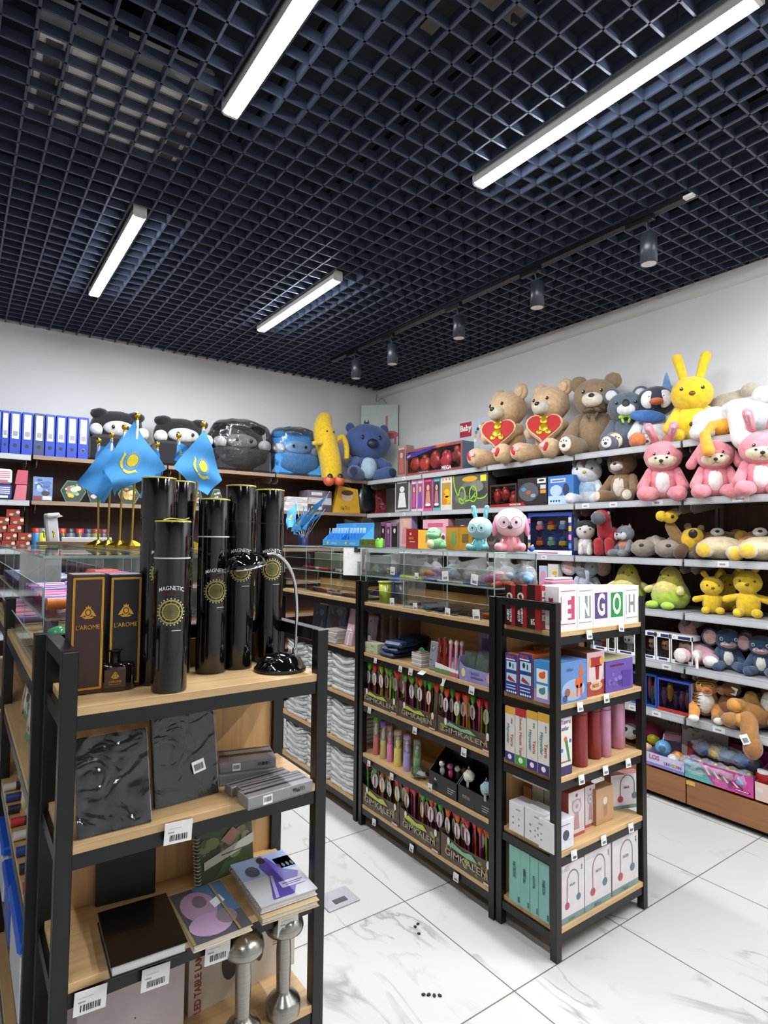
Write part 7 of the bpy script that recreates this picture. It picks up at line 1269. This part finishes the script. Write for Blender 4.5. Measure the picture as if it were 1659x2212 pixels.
b = B(); [b.rect(sx*w*.46-w*.03, h*(.15+.2*k), sx*w*.46+w*.03, h*(.27+.2*k), M(('#d9d3c8', '#5f8fd0', '#d98aa8', '#d9b23a')[(k+sx) % 4], .4), -.003) for sx in (-1, 1) for k in range(4)]; b.rect(-w/2, 0, w/2, h*.10, WHITE, -.003); b.rect(-w*.3, h*.02, w*.2, h*.05, M('#a05a8a', .4), -.0035); b.build('sticker_print', t)
carton('card_box', 'small pale picture box on the fourth shelf behind the end of the glass case', 'box', PX(1183, 1206, 1218, ZD, XF), .05, M('#cfc6ba', .4), lambda b, w, h: b.pic(-w*.45, h*.08, w*.45, h*.95, ['#c9a83a', '#9aa04a', '#e3dacc', '#b06a4a'], 4, 10))
carton('card_box', 'white and blue round picture box on the fourth shelf behind the glass case', 'box', PX(1164, 1182, 1222, ZD, XF), .05, M('#a9b8cf', .4), lambda b, w, h: b.disc(0, h*.5, w*.4, M('#c98aa0', .4), -.001, h*.35))
# ---- lowest level
def low(lab, px, py, x, z, rz, parts, name, cat, grp=None): return lump(name, lab, (x, onx(px, py, x).y, z), rz, parts, cat, fz=.02)
def tray_box(lab, p0, p1, hh, d, c, deco, x=3.40):
    P = PX(p0, p1, 1700, ZH, x); w = P[2]; t = thing('display_tray', lab, 'display box', P[0], P[1], 'open display trays on the low base'); m = M(c, .4); b = B(); b.box((0, .0015, hh/2), (w-.002, .003, hh), m); deco(b, w, hh); b.build('front_panel', t)
    b = B(); b.box((0, d/2, .002), (w-.006, d-.008, .003), m); b.box((0, d-.0015, hh*.8), (w-.002, .003, hh*1.6), m)
    for q in (-1, 1): b.add([(q*(w/2-.002), .003, 0), (q*(w/2-.002), d-.003, 0), (q*(w/2-.002), d-.003, hh*1.6), (q*(w/2-.002), .003, hh)], [(0, 1, 2, 3)], m)
    b.build('tray', t); return P, w
def lolu(b, w, h): b.rect(-w/2, 0, w/2, h, M('#c3bfd6', .4), -.0003); b.rect(-w/2, 0, w/2, h*.25, M('#7a7ab8', .4)); b.txt('LOS', -w*.28, h*.68, h*.5, M('#b0508a', .4), bold=.04); [b.txt(ch, w*(.02+.062*k), h*.45, h*.34, M(cc, .4), bold=.05) for k, (ch, cc) in enumerate(zip('UNICORN', ('#b05a9a', '#8a5ab0', '#5a8ab0', '#5aa08a', '#c9a83a', '#d97a4a', '#4a56a8')))]
tray_box('low lilac display tray with rainbow lettering under the blue ball', 1396, 1478, .072, .25, '#b9b3cc', lolu)
def keysd(b, w, h):
    b.pol([(-w/2, 0), (-w/2, h), (-w*.3, h*.95), (-w*.05, 0)], M('#5fa8a4', .4)); b.rect(-w*.05, 0, w/2, h*.42, M('#c95a9a', .4), -.0004); b.pol([(w*.1, 0), (w/2, 0), (w/2, h*.8), (w*.32, h*.8)], M('#c0408a', .4), -.0014)
    for k in range(9): x = -w*.27+w*.068*k; b.pol([(x, h*.9-k*h*.055), (x+w*.026, h*.87-k*h*.055), (x+w*.10, h*.5-k*h*.03), (x+w*.065, h*.5-k*h*.03)], WHITE if k % 2 else INK, -.002)
    b.rect(-w*.45, h*.25, -w*.22, h*.42, M('#8fc4c0', .4), -.0016); b.disc(w*.18, h*.28, w*.035, M('#6d4a5a', .4), -.003, h*.14); b.rect(w*.24, h*.14, w*.46, h*.22, INK, -.003); b.rect(w*.25, h*.165, w*.44, h*.195, WHITE, -.0034); b.txt('LOL', -w*.02, h*.3, h*.2, M('#d98ac0', .4), -.003, bold=.03)
tray_box('teal and pink display tray with piano key stripes full of blue bagged toys', 1480, 1628, .105, .28, '#b5408a', keysd)
tray_box('pale pink display tray at the photo edge of the low base', 1631, 1690, .09, .25, '#cfb3a8', lambda b, w, h: b.rect(-w*.4, h*.5, -w*.2, h*.7, LGREY))
low('blue plastic ball with a printed drawing and a loop on the low base', 1433, 1640, 3.46, ZH+.055, -70, [('ball', 'd', (0, 0, .045), (.045, .045, .045), '#5f9cc8'), ('print', 'd', (.0, -.038, .05), (.02, .01, .02), '#4a6a8a'), ('loop', 'l', (0, 0, .09), (.005, 0, .125), .004, .004, '#b9c4c4')], 'toy_ball', 'ball')
for lab, px, py, x, z, s, c in (('yellow star shaped squeeze toy behind the blue ball', 1412, 1620, 3.55, .28, .035, '#d9cf2f'), ('peach egg shaped toy beside the rack post', 1398, 1638, 3.47, .25, .028, '#d9b39a'), ('orange bagged toy beside the blue ball', 1465, 1645, 3.50, .235, .038, '#d98a3a'), ('white bagged toy with orange spots in the lilac tray', 1456, 1650, 3.44, .235, .035, '#cfc9c6')):
    b = B(); b.ell((0, 0, 0), (s, s, s*.9), M(c, .35), fuzz=.25); b.ell((.2*s, -.7*s, .3*s), s*.3, M('#e3e0dc', .4)); at(tag(b.build('squeeze_toy'), lab, 'toy', 'loose toys on the low base'), (x, onx(px, py, x).y, z), 0)
b = B(); b.limb((-.09, 0, .05), (.09, 0, .05), .05, .05, M('#c0427a', .5), 18); at(tag(b.build('pencil_pouch'), 'hot pink rolled pouch behind the rack post on the low base', 'pouch'), (3.66, onx(1385, 1580, 3.66).y, ZH+.06), -PI/2)
b = B(); b.box((0, 0, .02), (.13, .05, .045), M('#dba0aa', .35), .010); at(tag(b.build('toy_cassette'), 'pale pink block shaped toy above the blue ball', 'toy'), (3.58, onx(1460, 1590, 3.58).y, .305), -1.1, .2)
b = B(); b.box((0, .11, .13), (.25, .22, .20), M('#3a2f2c', .5), .002); b.rect(-.12, .035, .12, .225, M('#b5aaa4', .4), -.0005); b.rect(-.09, .05, .09, .15, M('#a8392f', .4), -.001); [b.disc(-.06+.05*k, .19, .008, GREY, -.001) for k in range(3)]; b.T = Matrix.Translation((0, 0, .23)) @ Matrix.Rotation(-PI/2, 4, 'X'); b.rect(-.12, .0, .12, .21, M('#857a70', .5)); b.disc(-.03, .1, .05, M('#4a4440', .5), -.001, .04)
at(tag(b.build('toy_box'), 'white fronted box with an orange window tilted on the low base', 'box', None), (3.56, onx(1520, 1590, 3.56).y, ZH+.0), -PI/2+.35, -.28)
b = B(); b.box((0, .05, .13), (.36, .1, .26), M('#a89e98', .5), .002); b.txt('UNI', .06, .19, .06, M('#5a4a48', .5), bold=.02); at(tag(b.build('carton'), 'pale carton with dark lettering standing at the back of the low base', 'box'), (3.72, onx(1440, 1560, 3.72).y, ZH), -PI/2)
carton('carton', 'dark maroon and green patterned box at the back of the low base', 'box', (Vector((3.70, 1.62, ZH)), -PI/2, .75, .26), .09, M('#3f2028', .5), lambda b, w, h: b.pic(-w/2, 0, w/2, h, ['#4f2a36', '#2a1a20', '#355048', '#5a2f3a'], 8, 18))
rd = random.Random(77)
for k in range(13):
    c = ('#3f7fc0', '#2a5a94', '#6f9fd0', '#2b3f6a', '#d9b52a')[k % 5]; b = B(); b.ell((0, 0, .03), (.05, .035, .03), M(c, .35), fuzz=.35); b.ell((.01, 0, .035), (.065, .05, .04), BAGF, fuzz=.4); b.ell((.02, -.02, .055), .012, M('#d9b93a' if k % 3 == 0 else '#cfd5da', .4), n=(10, 8))
    at(tag(b.build('bagged_toy'), f'bagged {("blue", "navy", "sky blue", "dark", "yellow")[k % 5]} toy, {NTH[k]} from the lilac tray in the piano striped tray', 'toy', 'bagged toys in the piano striped tray'), (3.44+.07*(k % 3), onx(1500+9*k, 1660, 3.45).y, ZH+.035+.04*((k*5) % 3)), rd.uniform(0, 3))
b = B(); b.lathe([(.03, 0), (.034, .01), (.034, .06), (.028, .066), (.028, .075), (.0001, .075)], M('#a8231f', .3), n=20); b.lathe([(.0285, .066), (.0285, .08), (.0001, .08)], WHITE, n=20); at(tag(b.build('toy_can'), 'red can with a white lid in the pale pink tray', 'toy'), (3.46, onx(1650, 1690, 3.46).y, ZH+.06))
b = B(); b.box((0, 0, 0), (.05, .0015, .022), M('#c9a94a', .4)); at(tag(b.build('tape_strip'), 'yellow tape strip over the joint of the wooden base front', 'tape'), (3.3885, onx(1492, 1696, 3.39).y, .155), -PI/2)
b = B(); b.ell((0, 0, .05), (.05, .05, .05), PL('#d9d6d4'), fuzz=.05); b.ell((-.03, -.035, .07), .014, INK, n=(10, 8)); b.ell((.025, -.045, .06), .014, INK, n=(10, 8)); at(tag(b.build('plush_ball'), 'white plush ball with black spots beside the rack post on the low base', 'plush toy'), (3.55, onx(1362, 1600, 3.55).y, ZH+.06), -1)
# price labels in the shelf rails
GP2 = 'small paper labels in the wall shelf rails'
for px, py, w, lab in ((1265, 1097, .055, 'under the white toy in a blue shirt'), (1325, 1094, .055, 'under the fuzzy brown bear'), (1420, 1090, .065, 'under the first pink hooded cub'), (1600, 1079, .085, 'under the middle of the pink hooded cubs'), (1175, 1211, .05, 'under the blue vehicle box'), (1085, 1204, .05, 'behind the puppy lamp'), (1562, 1228, .06, 'under the bears in cream suits'), (1440, 1436, .055, 'under the figure boxes'), (1418, 1538, .055, 'under the wide blue window box'), (1553, 1577, .065, 'under the sitting brown animal'), (872, 1112, .04, 'under the box with the white figure'), (840, 1114, .04, 'nearest the corner on the second shelf'), (872, 1036, .045, 'under the robot box near the corner'), (1366, 1514, .05, 'beside the rack post under the blue boxes')):
    q = onx(px, py, 3.383); z = min((v for v in (ZA, ZB_, ZC_, ZD, ZE, ZF_)), key=lambda v: abs(v-.021-q.z)); b = B(); b.box((0, 0, 0), (w, .001, .03), M('#dad9d7', .5)); b.rect(-w*.3, -.006, w*.2, .004, GREY, -.001)
    at(tag(b.build('price_label'), 'white price label in the shelf rail ' + lab, 'price label', GP2), (3.3835, q.y, z-.021), -PI/2)
# ================================================================ back wall shelf
YF = 5.07; ZI, ZJ, ZK = 2.088, 1.756, 1.405
for k, (p0, p1) in enumerate(((-16, 1), (1, 18), (19, 44), (45, 70), (71, 95), (96, 118), (119, 142), (143, 166), (167, 190))):
    P = PY(p0, p1, 884+k*2.2, ZI, YF); c = '#2340a8' if k != 4 else '#33406f'; w, h = P[2], P[3]; t = thing('ring_binder', f'blue ring binder, {NTH[k]} of the row counted from the photo edge' if k != 4 else 'faded grey-blue ring binder in the middle of the blue binder row', 'binder', P[0], 0, 'blue ring binders on the top shelf')
    b = B(); b.box((0, .13, h/2), (w-.003, .26, h-.002), M(c, .4), .002); b.build('cover', t); b = B(); b.rect(-w*.3, h*.36, w*.3, h*.94, WHITE, -.0012); b.rect(-w*.22, h*.42, w*.22, h*.54, GREY, -.0016); b.rect(-w*.2, h*.75, w*.2, h*.86, LGREY, -.0016); b.build('label_sheet', t)
    b = B(); b.disc(0, h*.2, w*.2, CHROME, -.0012); b.disc(0, h*.2, w*.145, INK, -.0016); b.build('finger_ring', t)
def seat(lab, p0, p1, pt, main, faced, film, x=None):
    P = PY(p0, p1, pt, ZI, 5.12); w, h = P[2], P[3]; t = thing('plush_armchair', lab, 'plush seat', P[0], 0, 'square plush seats on the top shelf'); m = PL(main)
    b = B(); b.box((0, .13, h*.24), (w*.94, .26, h*.48), m, .03); b.build('seat_base', t); b = B(); b.ell((0, .18, h*.62), (w*.44, .10, h*.34), m, fuzz=.05, n=(28, 18), e=.8); b.build('seat_back', t)
    b = B(); b.ell((0, .085, h*.62), (w*.26, .05, h*.14), PL(faced), fuzz=.04); b.build('face_panel', t)
    for q in (-1, 1):
        b = B(); b.ell((q*w*.38, .07, h*.56), (w*.105, .06, h*.115), PL('#dcdcdc' if not film or q else main), fuzz=.05); b.build('arm_end', t)
        b = B(); b.ell((q*w*.30, .16, h*.88), (w*.15, .07, h*.10), m, fuzz=.1); b.build('ear', t); b = B(); b.ell((q*w*.12, .035, h*.63), (w*.028, .012, h*.035), EYE, n=(12, 8)); b.build('eye', t)
    if film: b = B(); b.ell((0, .13, h*.5), (w*.53, .17, h*.56), FILM, fuzz=.12, n=(30, 20), e=.7); b.build('plastic_bag', t)
    return t
seat('black plush seat with white round arm ends beside the blue binders', 192, 326, 876, '#17171a', '#c9c6c4', False); seat('black plush seat with white round arm ends, second from the binders', 334, 466, 893, '#17171a', '#c9c6c4', False)
seat('dark plush seat wrapped in a clear plastic bag', 463, 592, 908, '#26262a', '#7a7472', True); seat('bright blue plush seat in clear plastic beside the banana toy', 594, 704, 925, '#3f8fd0', '#79a9d0', True)
P = PY(672, 742, 893, ZI-.0, 5.04); h = P[3]; t = thing('plush_banana', 'tall yellow plush banana with a tiny face and hanging legs', 'plush toy', P[0], 0, GT['t']); Y = PL('#d9b21f'); w = P[2]
b = B(); b.tube([(.16*w, .02, .01), (.10*w, .01, h*.25), (-.02*w, .03, h*.55), (-.08*w, .05, h*.8), (.02*w, .07, h*.98)], lambda u: w*(.33-.16*max(0, u-.6)/.4-.05*(1-u)), Y, 18, 5); b.build('body', t); b = B(); b.ell((-.04*w, .06, h*.97), (w*.13, w*.1, w*.07), M('#5f6468', .6)); b.build('tip', t)
for q, px, py in ((-1, 706, 1035), (1, 728, 1035)):
    b = B(); e = ony(px, py, 5.0)-P[0]; b.limb((q*.1*w+.12*w, -.01, h*.14), (e.x, -.06, e.z), w*.09, w*.09, Y); b.build('leg', t); b = B(); b.ell((e.x, -.08, e.z-.02), (w*.15, w*.15, w*.14), M('#c95a3a', .4)); b.ell((e.x, -.10, e.z+.01), (w*.08, w*.08, w*.11), INK); b.build('shoe', t)
b = B(); b.tube([(.20*w, .0, h*.55), (.42*w, -.01, h*.66), (.55*w, -.02, h*.52), (.56*w, -.02, h*.32)], w*.07, Y, 12, 6); b.build('arm', t); b = B(); b.limb((-.22*w, -.03, h*.52), (-.5*w, -.05, h*.5), w*.06, w*.06, Y); b.build('arm', t)
for q in (-1, 1): b = B(); b.ell((-.03*w+q*.1*w, .05-w*.30, h*.70), w*.03, EYE, n=(10, 8)); b.build('eye', t)
b = B(); b.tube([(-.09*w, .05-w*.30, h*.655), (-.03*w, .05-w*.315, h*.64), (.03*w, .05-w*.30, h*.655)], w*.012, EYE, 6, 3); b.build('mouth', t)
p = ony(792, 1030, 5.16); h = ony(792, 918, 5.16).z-ZI; t = thing('plush_bear', 'mottled blue plush toy with a pale belly sitting in the shelf corner', 'plush toy', (p.x-.02, 5.13, ZI), RAD(-20), GT['t']); m = M('#3f5688', .95, 'plush', scale=16)
b = B(); b.ell((0, 0, .25*h), (.25*h, .2*h, .27*h), m, fuzz=.06); b.build('body', t); b = B(); b.ell((0, -.03*h, .68*h), (.40*h, .30*h, .32*h), m, fuzz=.04, n=(30, 20)); b.build('head', t); b = B(); b.ell((0, -.10*h, .23*h), (.16*h, .14*h, .2*h), PL('#a9c0cc')); b.build('belly', t); b = B(); b.ell((.02*h, -.33*h, .62*h), (.10*h, .06*h, .08*h), M('#1d2438', .5)); b.build('nose', t)
for q in (-1, 1):
    b = B(); b.limb((q*.2*h, -.05*h, .36*h), (q*.3*h, -.22*h, .26*h), .08*h, .085*h, m); b.build('arm', t); b = B(); b.limb((q*.15*h, -.1*h, .10*h), (q*.3*h, -.36*h, .12*h), .10*h, .12*h, m); b.build('leg', t); b = B(); b.ell((q*.33*h, -.46*h, .125*h), (.07*h, .03*h, .075*h), PL('#20283f')); b.build('foot_pad', t)
    b = B(); b.ell((q*.15*h, -.305*h, .72*h), (.03*h, .015*h, .04*h), EYE, n=(10, 8)); b.build('eye', t); b = B(); b.ell((q*.3*h, .0, .92*h), (.08*h, .05*h, .09*h), m); b.build('ear', t)
# picture canvases in the corner
for k in range(4):
    b = B(); h = .86; w = .40; b.box((0, .010, h/2), (w, .02, h), M('#c4ccc2', .6), .001); b.rect(-w/2, 0, w/2, h, M('#bcc6ba', .6), -.0003); b.box((w/2+.001, .01, h/2), (.002, .02, h), M('#5f665f', .6))
    if k == 0:
        K = M('#2a2428', .6); R = M('#b8606f', .6); b.disc(-w*.33, h*.62, .05, K, -.001, .12, a=.2); b.disc(-w*.36, h*.74, .035, K, -.001, .04); b.disc(-w*.35, h*.70, .02, WHITE, -.0014, .035); b.pol([(-w*.44, h*.77), (-w*.40, h*.82), (-w*.38, h*.77)], K); b.pol([(-w*.34, h*.77), (-w*.31, h*.82), (-w*.28, h*.77)], K); b.rect(-w*.34, h*.42, -w*.3, h*.55, K)
        b.rect(w*.16, h*.62, w*.22, h*.86, R); b.disc(w*.3, h*.62, .085, R, -.001, .045); b.rect(w*.4, h*.5, w*.46, h*.63, R); b.disc(w*.08, h*.48, .055, R, -.0014, .06); b.pol([(w*.12, h*.56), (w*.22, h*.64), (w*.18, h*.48)], R); b.disc(w*.1, h*.44, .012, K, -.002)
    at(tag(b.build('canvas_print'), ('pale canvas with black and pink animal shapes standing in front in the corner', 'pale canvas directly behind the printed front canvas', 'third canvas back in the corner stack', 'rearmost canvas in the corner stack')[k], 'canvas', 'canvas prints in the corner'), (3.675+.013*k, 5.25+.022*k, ZI), RAD(-42), RAD(-1))
b = B(); b.tube([(3.79, 5.47, 3.12), (3.75, 5.42, 3.02), (3.80, 5.38, 3.06), (3.84, 5.36, 3.0)], .004, GREY, 6); tag(b.build('cable'), 'thin grey cable hanging in the ceiling corner above the canvases', 'cable')
# second shelf of the back wall
for k, (p0, p1, pt, z, c, c2, lab) in enumerate(((-8, 25, 1046, ZJ, '#3a4080', '#dcd8d6', 'blue toy block with white ribs under the pink one'), (-10, 26, 1012, ZJ+.112, '#d9cfd0', '#b56a7c', 'pink toy block with ribs on top of the blue one'))):
    carton('storage_case', lab, 'case', PY(p0, p1, pt, z, YF), .08, M(c, .4), lambda b, w, h, c2=c2: [b.rect(-w*.42, h*(.38+.13*q), w*.38, h*(.44+.13*q), M(c2, .4)) for q in range(4)]+[b.rect(-w*.42, h*.1, w*.25, h*.26, M(c2, .4))], bev=.012)
for k, (p0, p1, pt, z, c) in enumerate(((29, 57, 1047, ZJ, '#c26a74'), (32, 60, 1015, ZJ+.114, '#b64f63'))):
    P = PY(p0, p1, pt, z, YF); w, h = P[2], P[3]; b = B(); b.prism([(-w*.5, 0), (w*.45, 0), (w*.5, h-.002), (-w*.32, h-.002)], 0, .08, M(c, .4)); at(tag(b.build('toy_block'), ('pink slanted case below, beside the card pack', 'rose slanted case stacked on the pink one')[k], 'case', 'slanted pink cases'), P[0])
carton('card_pack', 'blue picture card pack standing between the pink cases and the hexagon block', 'pack', PY(70, 113, 1030, ZJ, YF), .03, M('#6d86b0', .35), lambda b, w, h: (b.pic(-w*.48, h*.25, w*.48, h*.98, ['#8fa6cc', '#566fa0', '#a9bcd9', '#4a5a86'], 3, 16), b.disc(w*.15, h*.32, w*.22, M('#4a3a38', .4), -.003, h*.09), b.rect(-w*.45, h*.03, -w*.05, h*.2, M('#8a3a44', .4), -.003), b.rect(0, h*.03, w*.45, h*.2, LGREY, -.003)))
def hexb(lab, p0, p1, pt, cols, sd):
    P = PY(p0, p1, pt, ZJ, YF+.02); w, h = P[2], P[3]; b = B(); o = [(-w*.28, 0), (w*.25, 0), (w*.5, h*.5), (w*.22, h-.002), (-w*.25, h-.002), (-w*.5, h*.52)]; b.prism(o, 0, .04, M('#5f7a6a', .08, coat=.6)); b.prism([(x*.9, (z-h/2)*.9+h/2) for x, z in o], -.002, 0, M('#3f4a42', .2)); b.pic(-w*.34, h*.12, w*.34, h*.9, cols, sd, 16, -.003)
    at(tag(b.build('crystal_block'), lab, 'crystal block', 'hexagonal picture blocks'), P[0])
hexb('clear hexagonal block with a colourful flower picture beside the card pack', 129, 186, 1038, ['#d9b39a', '#d9b53a', '#8a6a5a', '#b9c9a8', '#6f9a7a'], 1); hexb('clear hexagonal block half hidden behind the blue flags', 187, 226, 1042, ['#b9a9c0', '#8a7a90', '#d0b9b0'], 2); hexb('clear hexagonal block beside the tall black tube', 254, 302, 1048, ['#c9a04a', '#d9c08a', '#8a8a5a', '#b97a4a'], 3)
hexb('small picture block behind the hanging blue flag', 415, 436, 1052, ['#c9b9a9', '#7aa0b0', '#d0a0a0'], 4); hexb('small round picture block between the flag and the tubes', 455, 480, 1056, ['#b9a9a0', '#9aa08a', '#d9c9b9'], 5)
for k in range(5):
    P = PY(612, 664, 1080, ZJ, YF); b = B(); b.box((0, .10, .013), (P[2]*(1-.03*k), .2, .026), M(('#d5d2cf', '#b9b5b2')[k % 2], .45), .001); b.rect(-P[2]*.3, .004, P[2]*.2, .02, LGREY); at(tag(b.build('paper_box'), f'flat white box, {ORD[4-k]} in the pile behind the tube row', 'box', 'flat white boxes in a pile'), P[0]+Vector((.006*k, 0, .0265*k)))
for k in range(3):
    P = PY(664, 716, 1060, ZJ, YF); b = B(); b.box((0, .09, .034), (P[2], .18, .068), M(('#4a4046', '#b5adab', '#6a5f66')[k], .45), .001); b.rect(-P[2]*.35, .02, P[2]*.1, .05, LGREY); at(tag(b.build('game_box'), f'game box, {ORD[2-k]} in the pile beside the yellow shopping bag', 'box', 'game boxes in a pile'), P[0]+Vector((0, 0, .069*k)))
P = PY(718, 778, 1050, ZJ, YF-.0); w = P[2]; h = P[3]; t = thing('gift_bag', 'golden yellow bag with a round face print under the blue corner toy', 'bag', P[0]); b = B(); b.prism([(-w*.46, 0), (w*.5, 0), (w*.4, h*.9), (-w*.3, h)], 0, .05, M('#c99a2a', .4)); b.disc(w*.02, h*.62, w*.2, M('#d0b090', .4), -.001, h*.2); b.disc(w*.02, h*.75, w*.22, M('#5a3a26', .4), -.0014, h*.1); b.scrib(-w*.02, h*.18, h*.15, M('#6a4a1a', .4), -.002, 5); b.build('bag_body', t); b = B(); b.tube([(-w*.15, .02, h*.97), (0, .02, h*1.08), (w*.2, .02, h*.93)], .003, M('#7a5a2a', .5), 6); b.build('handle', t)
P = PY(780, 810, 1050, ZJ, YF); b = B(); b.ell((0, .05, P[3]/2), (P[2]*.62, .05, P[3]*.52), M('#2a2b30', .25), fuzz=.2, e=.7); b.ell((0, .05, P[3]/2), (P[2]*.66, .056, P[3]*.55), FILM, fuzz=.25, e=.7); at(tag(b.build('wrapped_bag'), 'black item in crinkled clear plastic beside the yellow bag', 'bag'), P[0])
carton('toy_box', 'red patterned narrow box at the corner end of the back shelf', 'box', PY(812, 834, 1050, ZJ, YF), .06, M('#8a2f3a', .4), lambda b, w, h: b.pic(-w*.45, h*.05, w*.45, h*.95, ['#a84a54', '#5a2a30', '#c9b0a8', '#6a7a5a'], 6, 14))
# third shelf of the back wall
for r, (n, p0) in enumerate(((3, -30), (3, -30), (2, -24), (2, -22), (1, -2))):
    for i in range(n):
        P = PY(p0+32*i+r*3, p0+31+32*i+r*3, 1155, ZK, YF+.0); w = P[2]; o = B(); o.box((0, .07, .028), (w-.004, .14, .055), M('#8f2a22', .4), .001); o.rect(-w*.48, .003, w*.48, .024, M('#7a3a22', .4)); o.disc(w*.34, .035, .012, M('#d9c0b8', .4), -.001); o.disc(-w*.1, .018, .016, M('#c9a07a', .4), -.001, .009); o.disc(w*.12, .016, .012, M('#4a5a2a', .4), -.0012, .008)
        at(tag(o.build('food_box'), f'small red printed box, {NTH[i]} from the photo edge in pile row {("one", "two", "three", "four", "five")[r]} upwards', 'box', 'pile of small red boxes'), P[0]+Vector((0, 0, .0565*r)))
for k, px in enumerate((78, 92, 116, 134, 152, 172, 190, 208, 224)):
    x = ony(px, 1150, YF+.06).x; c, c2 = (('#2f6f9a', '#a82a2a'), ('#b9c43a', '#5f7a86'), ('#3a8a5a', '#8a8f94'), ('#2a2f4a', '#a82a2a'), ('#5a5a6a', '#2a2a35'), ('#2f3a6a', '#b02f35'), ('#4a4a55', '#35354a'), ('#7a8a3a', '#8a3a3a'), ('#3a3a44', '#6a2a35'))[k]
    b = B(); b.lathe([(.032, 0), (.034, .01), (.034, .11), (.02, .125)], M(c, .35), n=18); b.lathe([(.03, .112), (.03, .15), (.0001, .15)], M(c2, .4), n=18); at(tag(b.build('toy_bottle'), f'small {("blue with red lid", "lime", "green", "navy with red lid", "grey", "indigo with red lid", "charcoal", "olive", "dark")[k]} bottle behind the gold pens, {NTH[k]} from the red boxes', 'bottle', 'small bottles on the back shelf'), (x, YF+.06, ZK))
# things on the near glass counter below the flags
P = PY(104, 132, 1112, ZG+.0, 3.30); b = B(); b.box((0, .02, .075), (.055, .035, .15), M('#c9c8c8', .4), .008); b.box((0, .0, .145), (.06, .05, .02), M('#d0cfcf', .4), .006); b.prism([(.02, .13), (.05, .135), (.03, .15)], 0, .03, M('#d0cfcf', .4)); at(tag(b.build('pen_holder'), 'white tilted plastic stand on the glass counter before the bottles', 'stand'), P[0]+Vector((0, 0, .001)), .2, 0, -.12)
t = thing('desk_pen_set', 'wooden and white desk set with gold pens on the glass counter behind the flags', 'desk set', (.43, 3.22, ZG), -.15); b = B(); b.box((0, 0, .010), (.24, .09, .018), M('#7a5a44', .5, 'wood', ax='x'), .002); b.build('wood_base', t); b = B(); b.box((.09, .03, .025), (.22, .05, .028), M('#d5d2d0', .4), .003); b.build('white_base', t)
for k, x in enumerate((-.09, -.05, -.01, .06, .14)): b = B(); b.cyl((x, .03, .036), (x-.005, .03, .062), .006, .004, GOLD, 10); b.ell((x-.005, .03, .064), .006, GOLD, n=(10, 8)); b.build('gold_pen', t)
# ================================================================ floor
t = thing('floor_socket', 'steel floor socket cover set on the tiles beyond the nearest rack', 'floor socket', (1.345, 2.19, 0), RAD(0)); b = B(); b.box((0, 0, .003), (.15, .12, .006), M('#b9babc', .4, 'brushed', metal=.4), .002); b.build('cover_plate', t); b = B(); b.box((.0, -.02, .0068), (.06, .03, .0016), M('#4a4b4d', .4)); b.build('latch', t)
for k, (px, py) in enumerate(((903, 1997), (897, 2003), (905, 2018), (926, 2150), (938, 2152), (950, 2152), (915, 2150))):
    p = onz(px, py, 0); b = B(); b.ell((0, 0, .003), (.008, .006, .003), M('#2a2018', .8), fuzz=.4, n=(10, 6)); at(tag(b.build('dirt_crumb'), ('dark crumb on the tile between the two racks, in the far group' if k < 3 else 'dark crumb on the tile between the two racks, in the near group'), 'crumb', 'dark crumbs in the far group' if k < 3 else 'dark crumbs in the near group'), (p.x, p.y, 0), k)
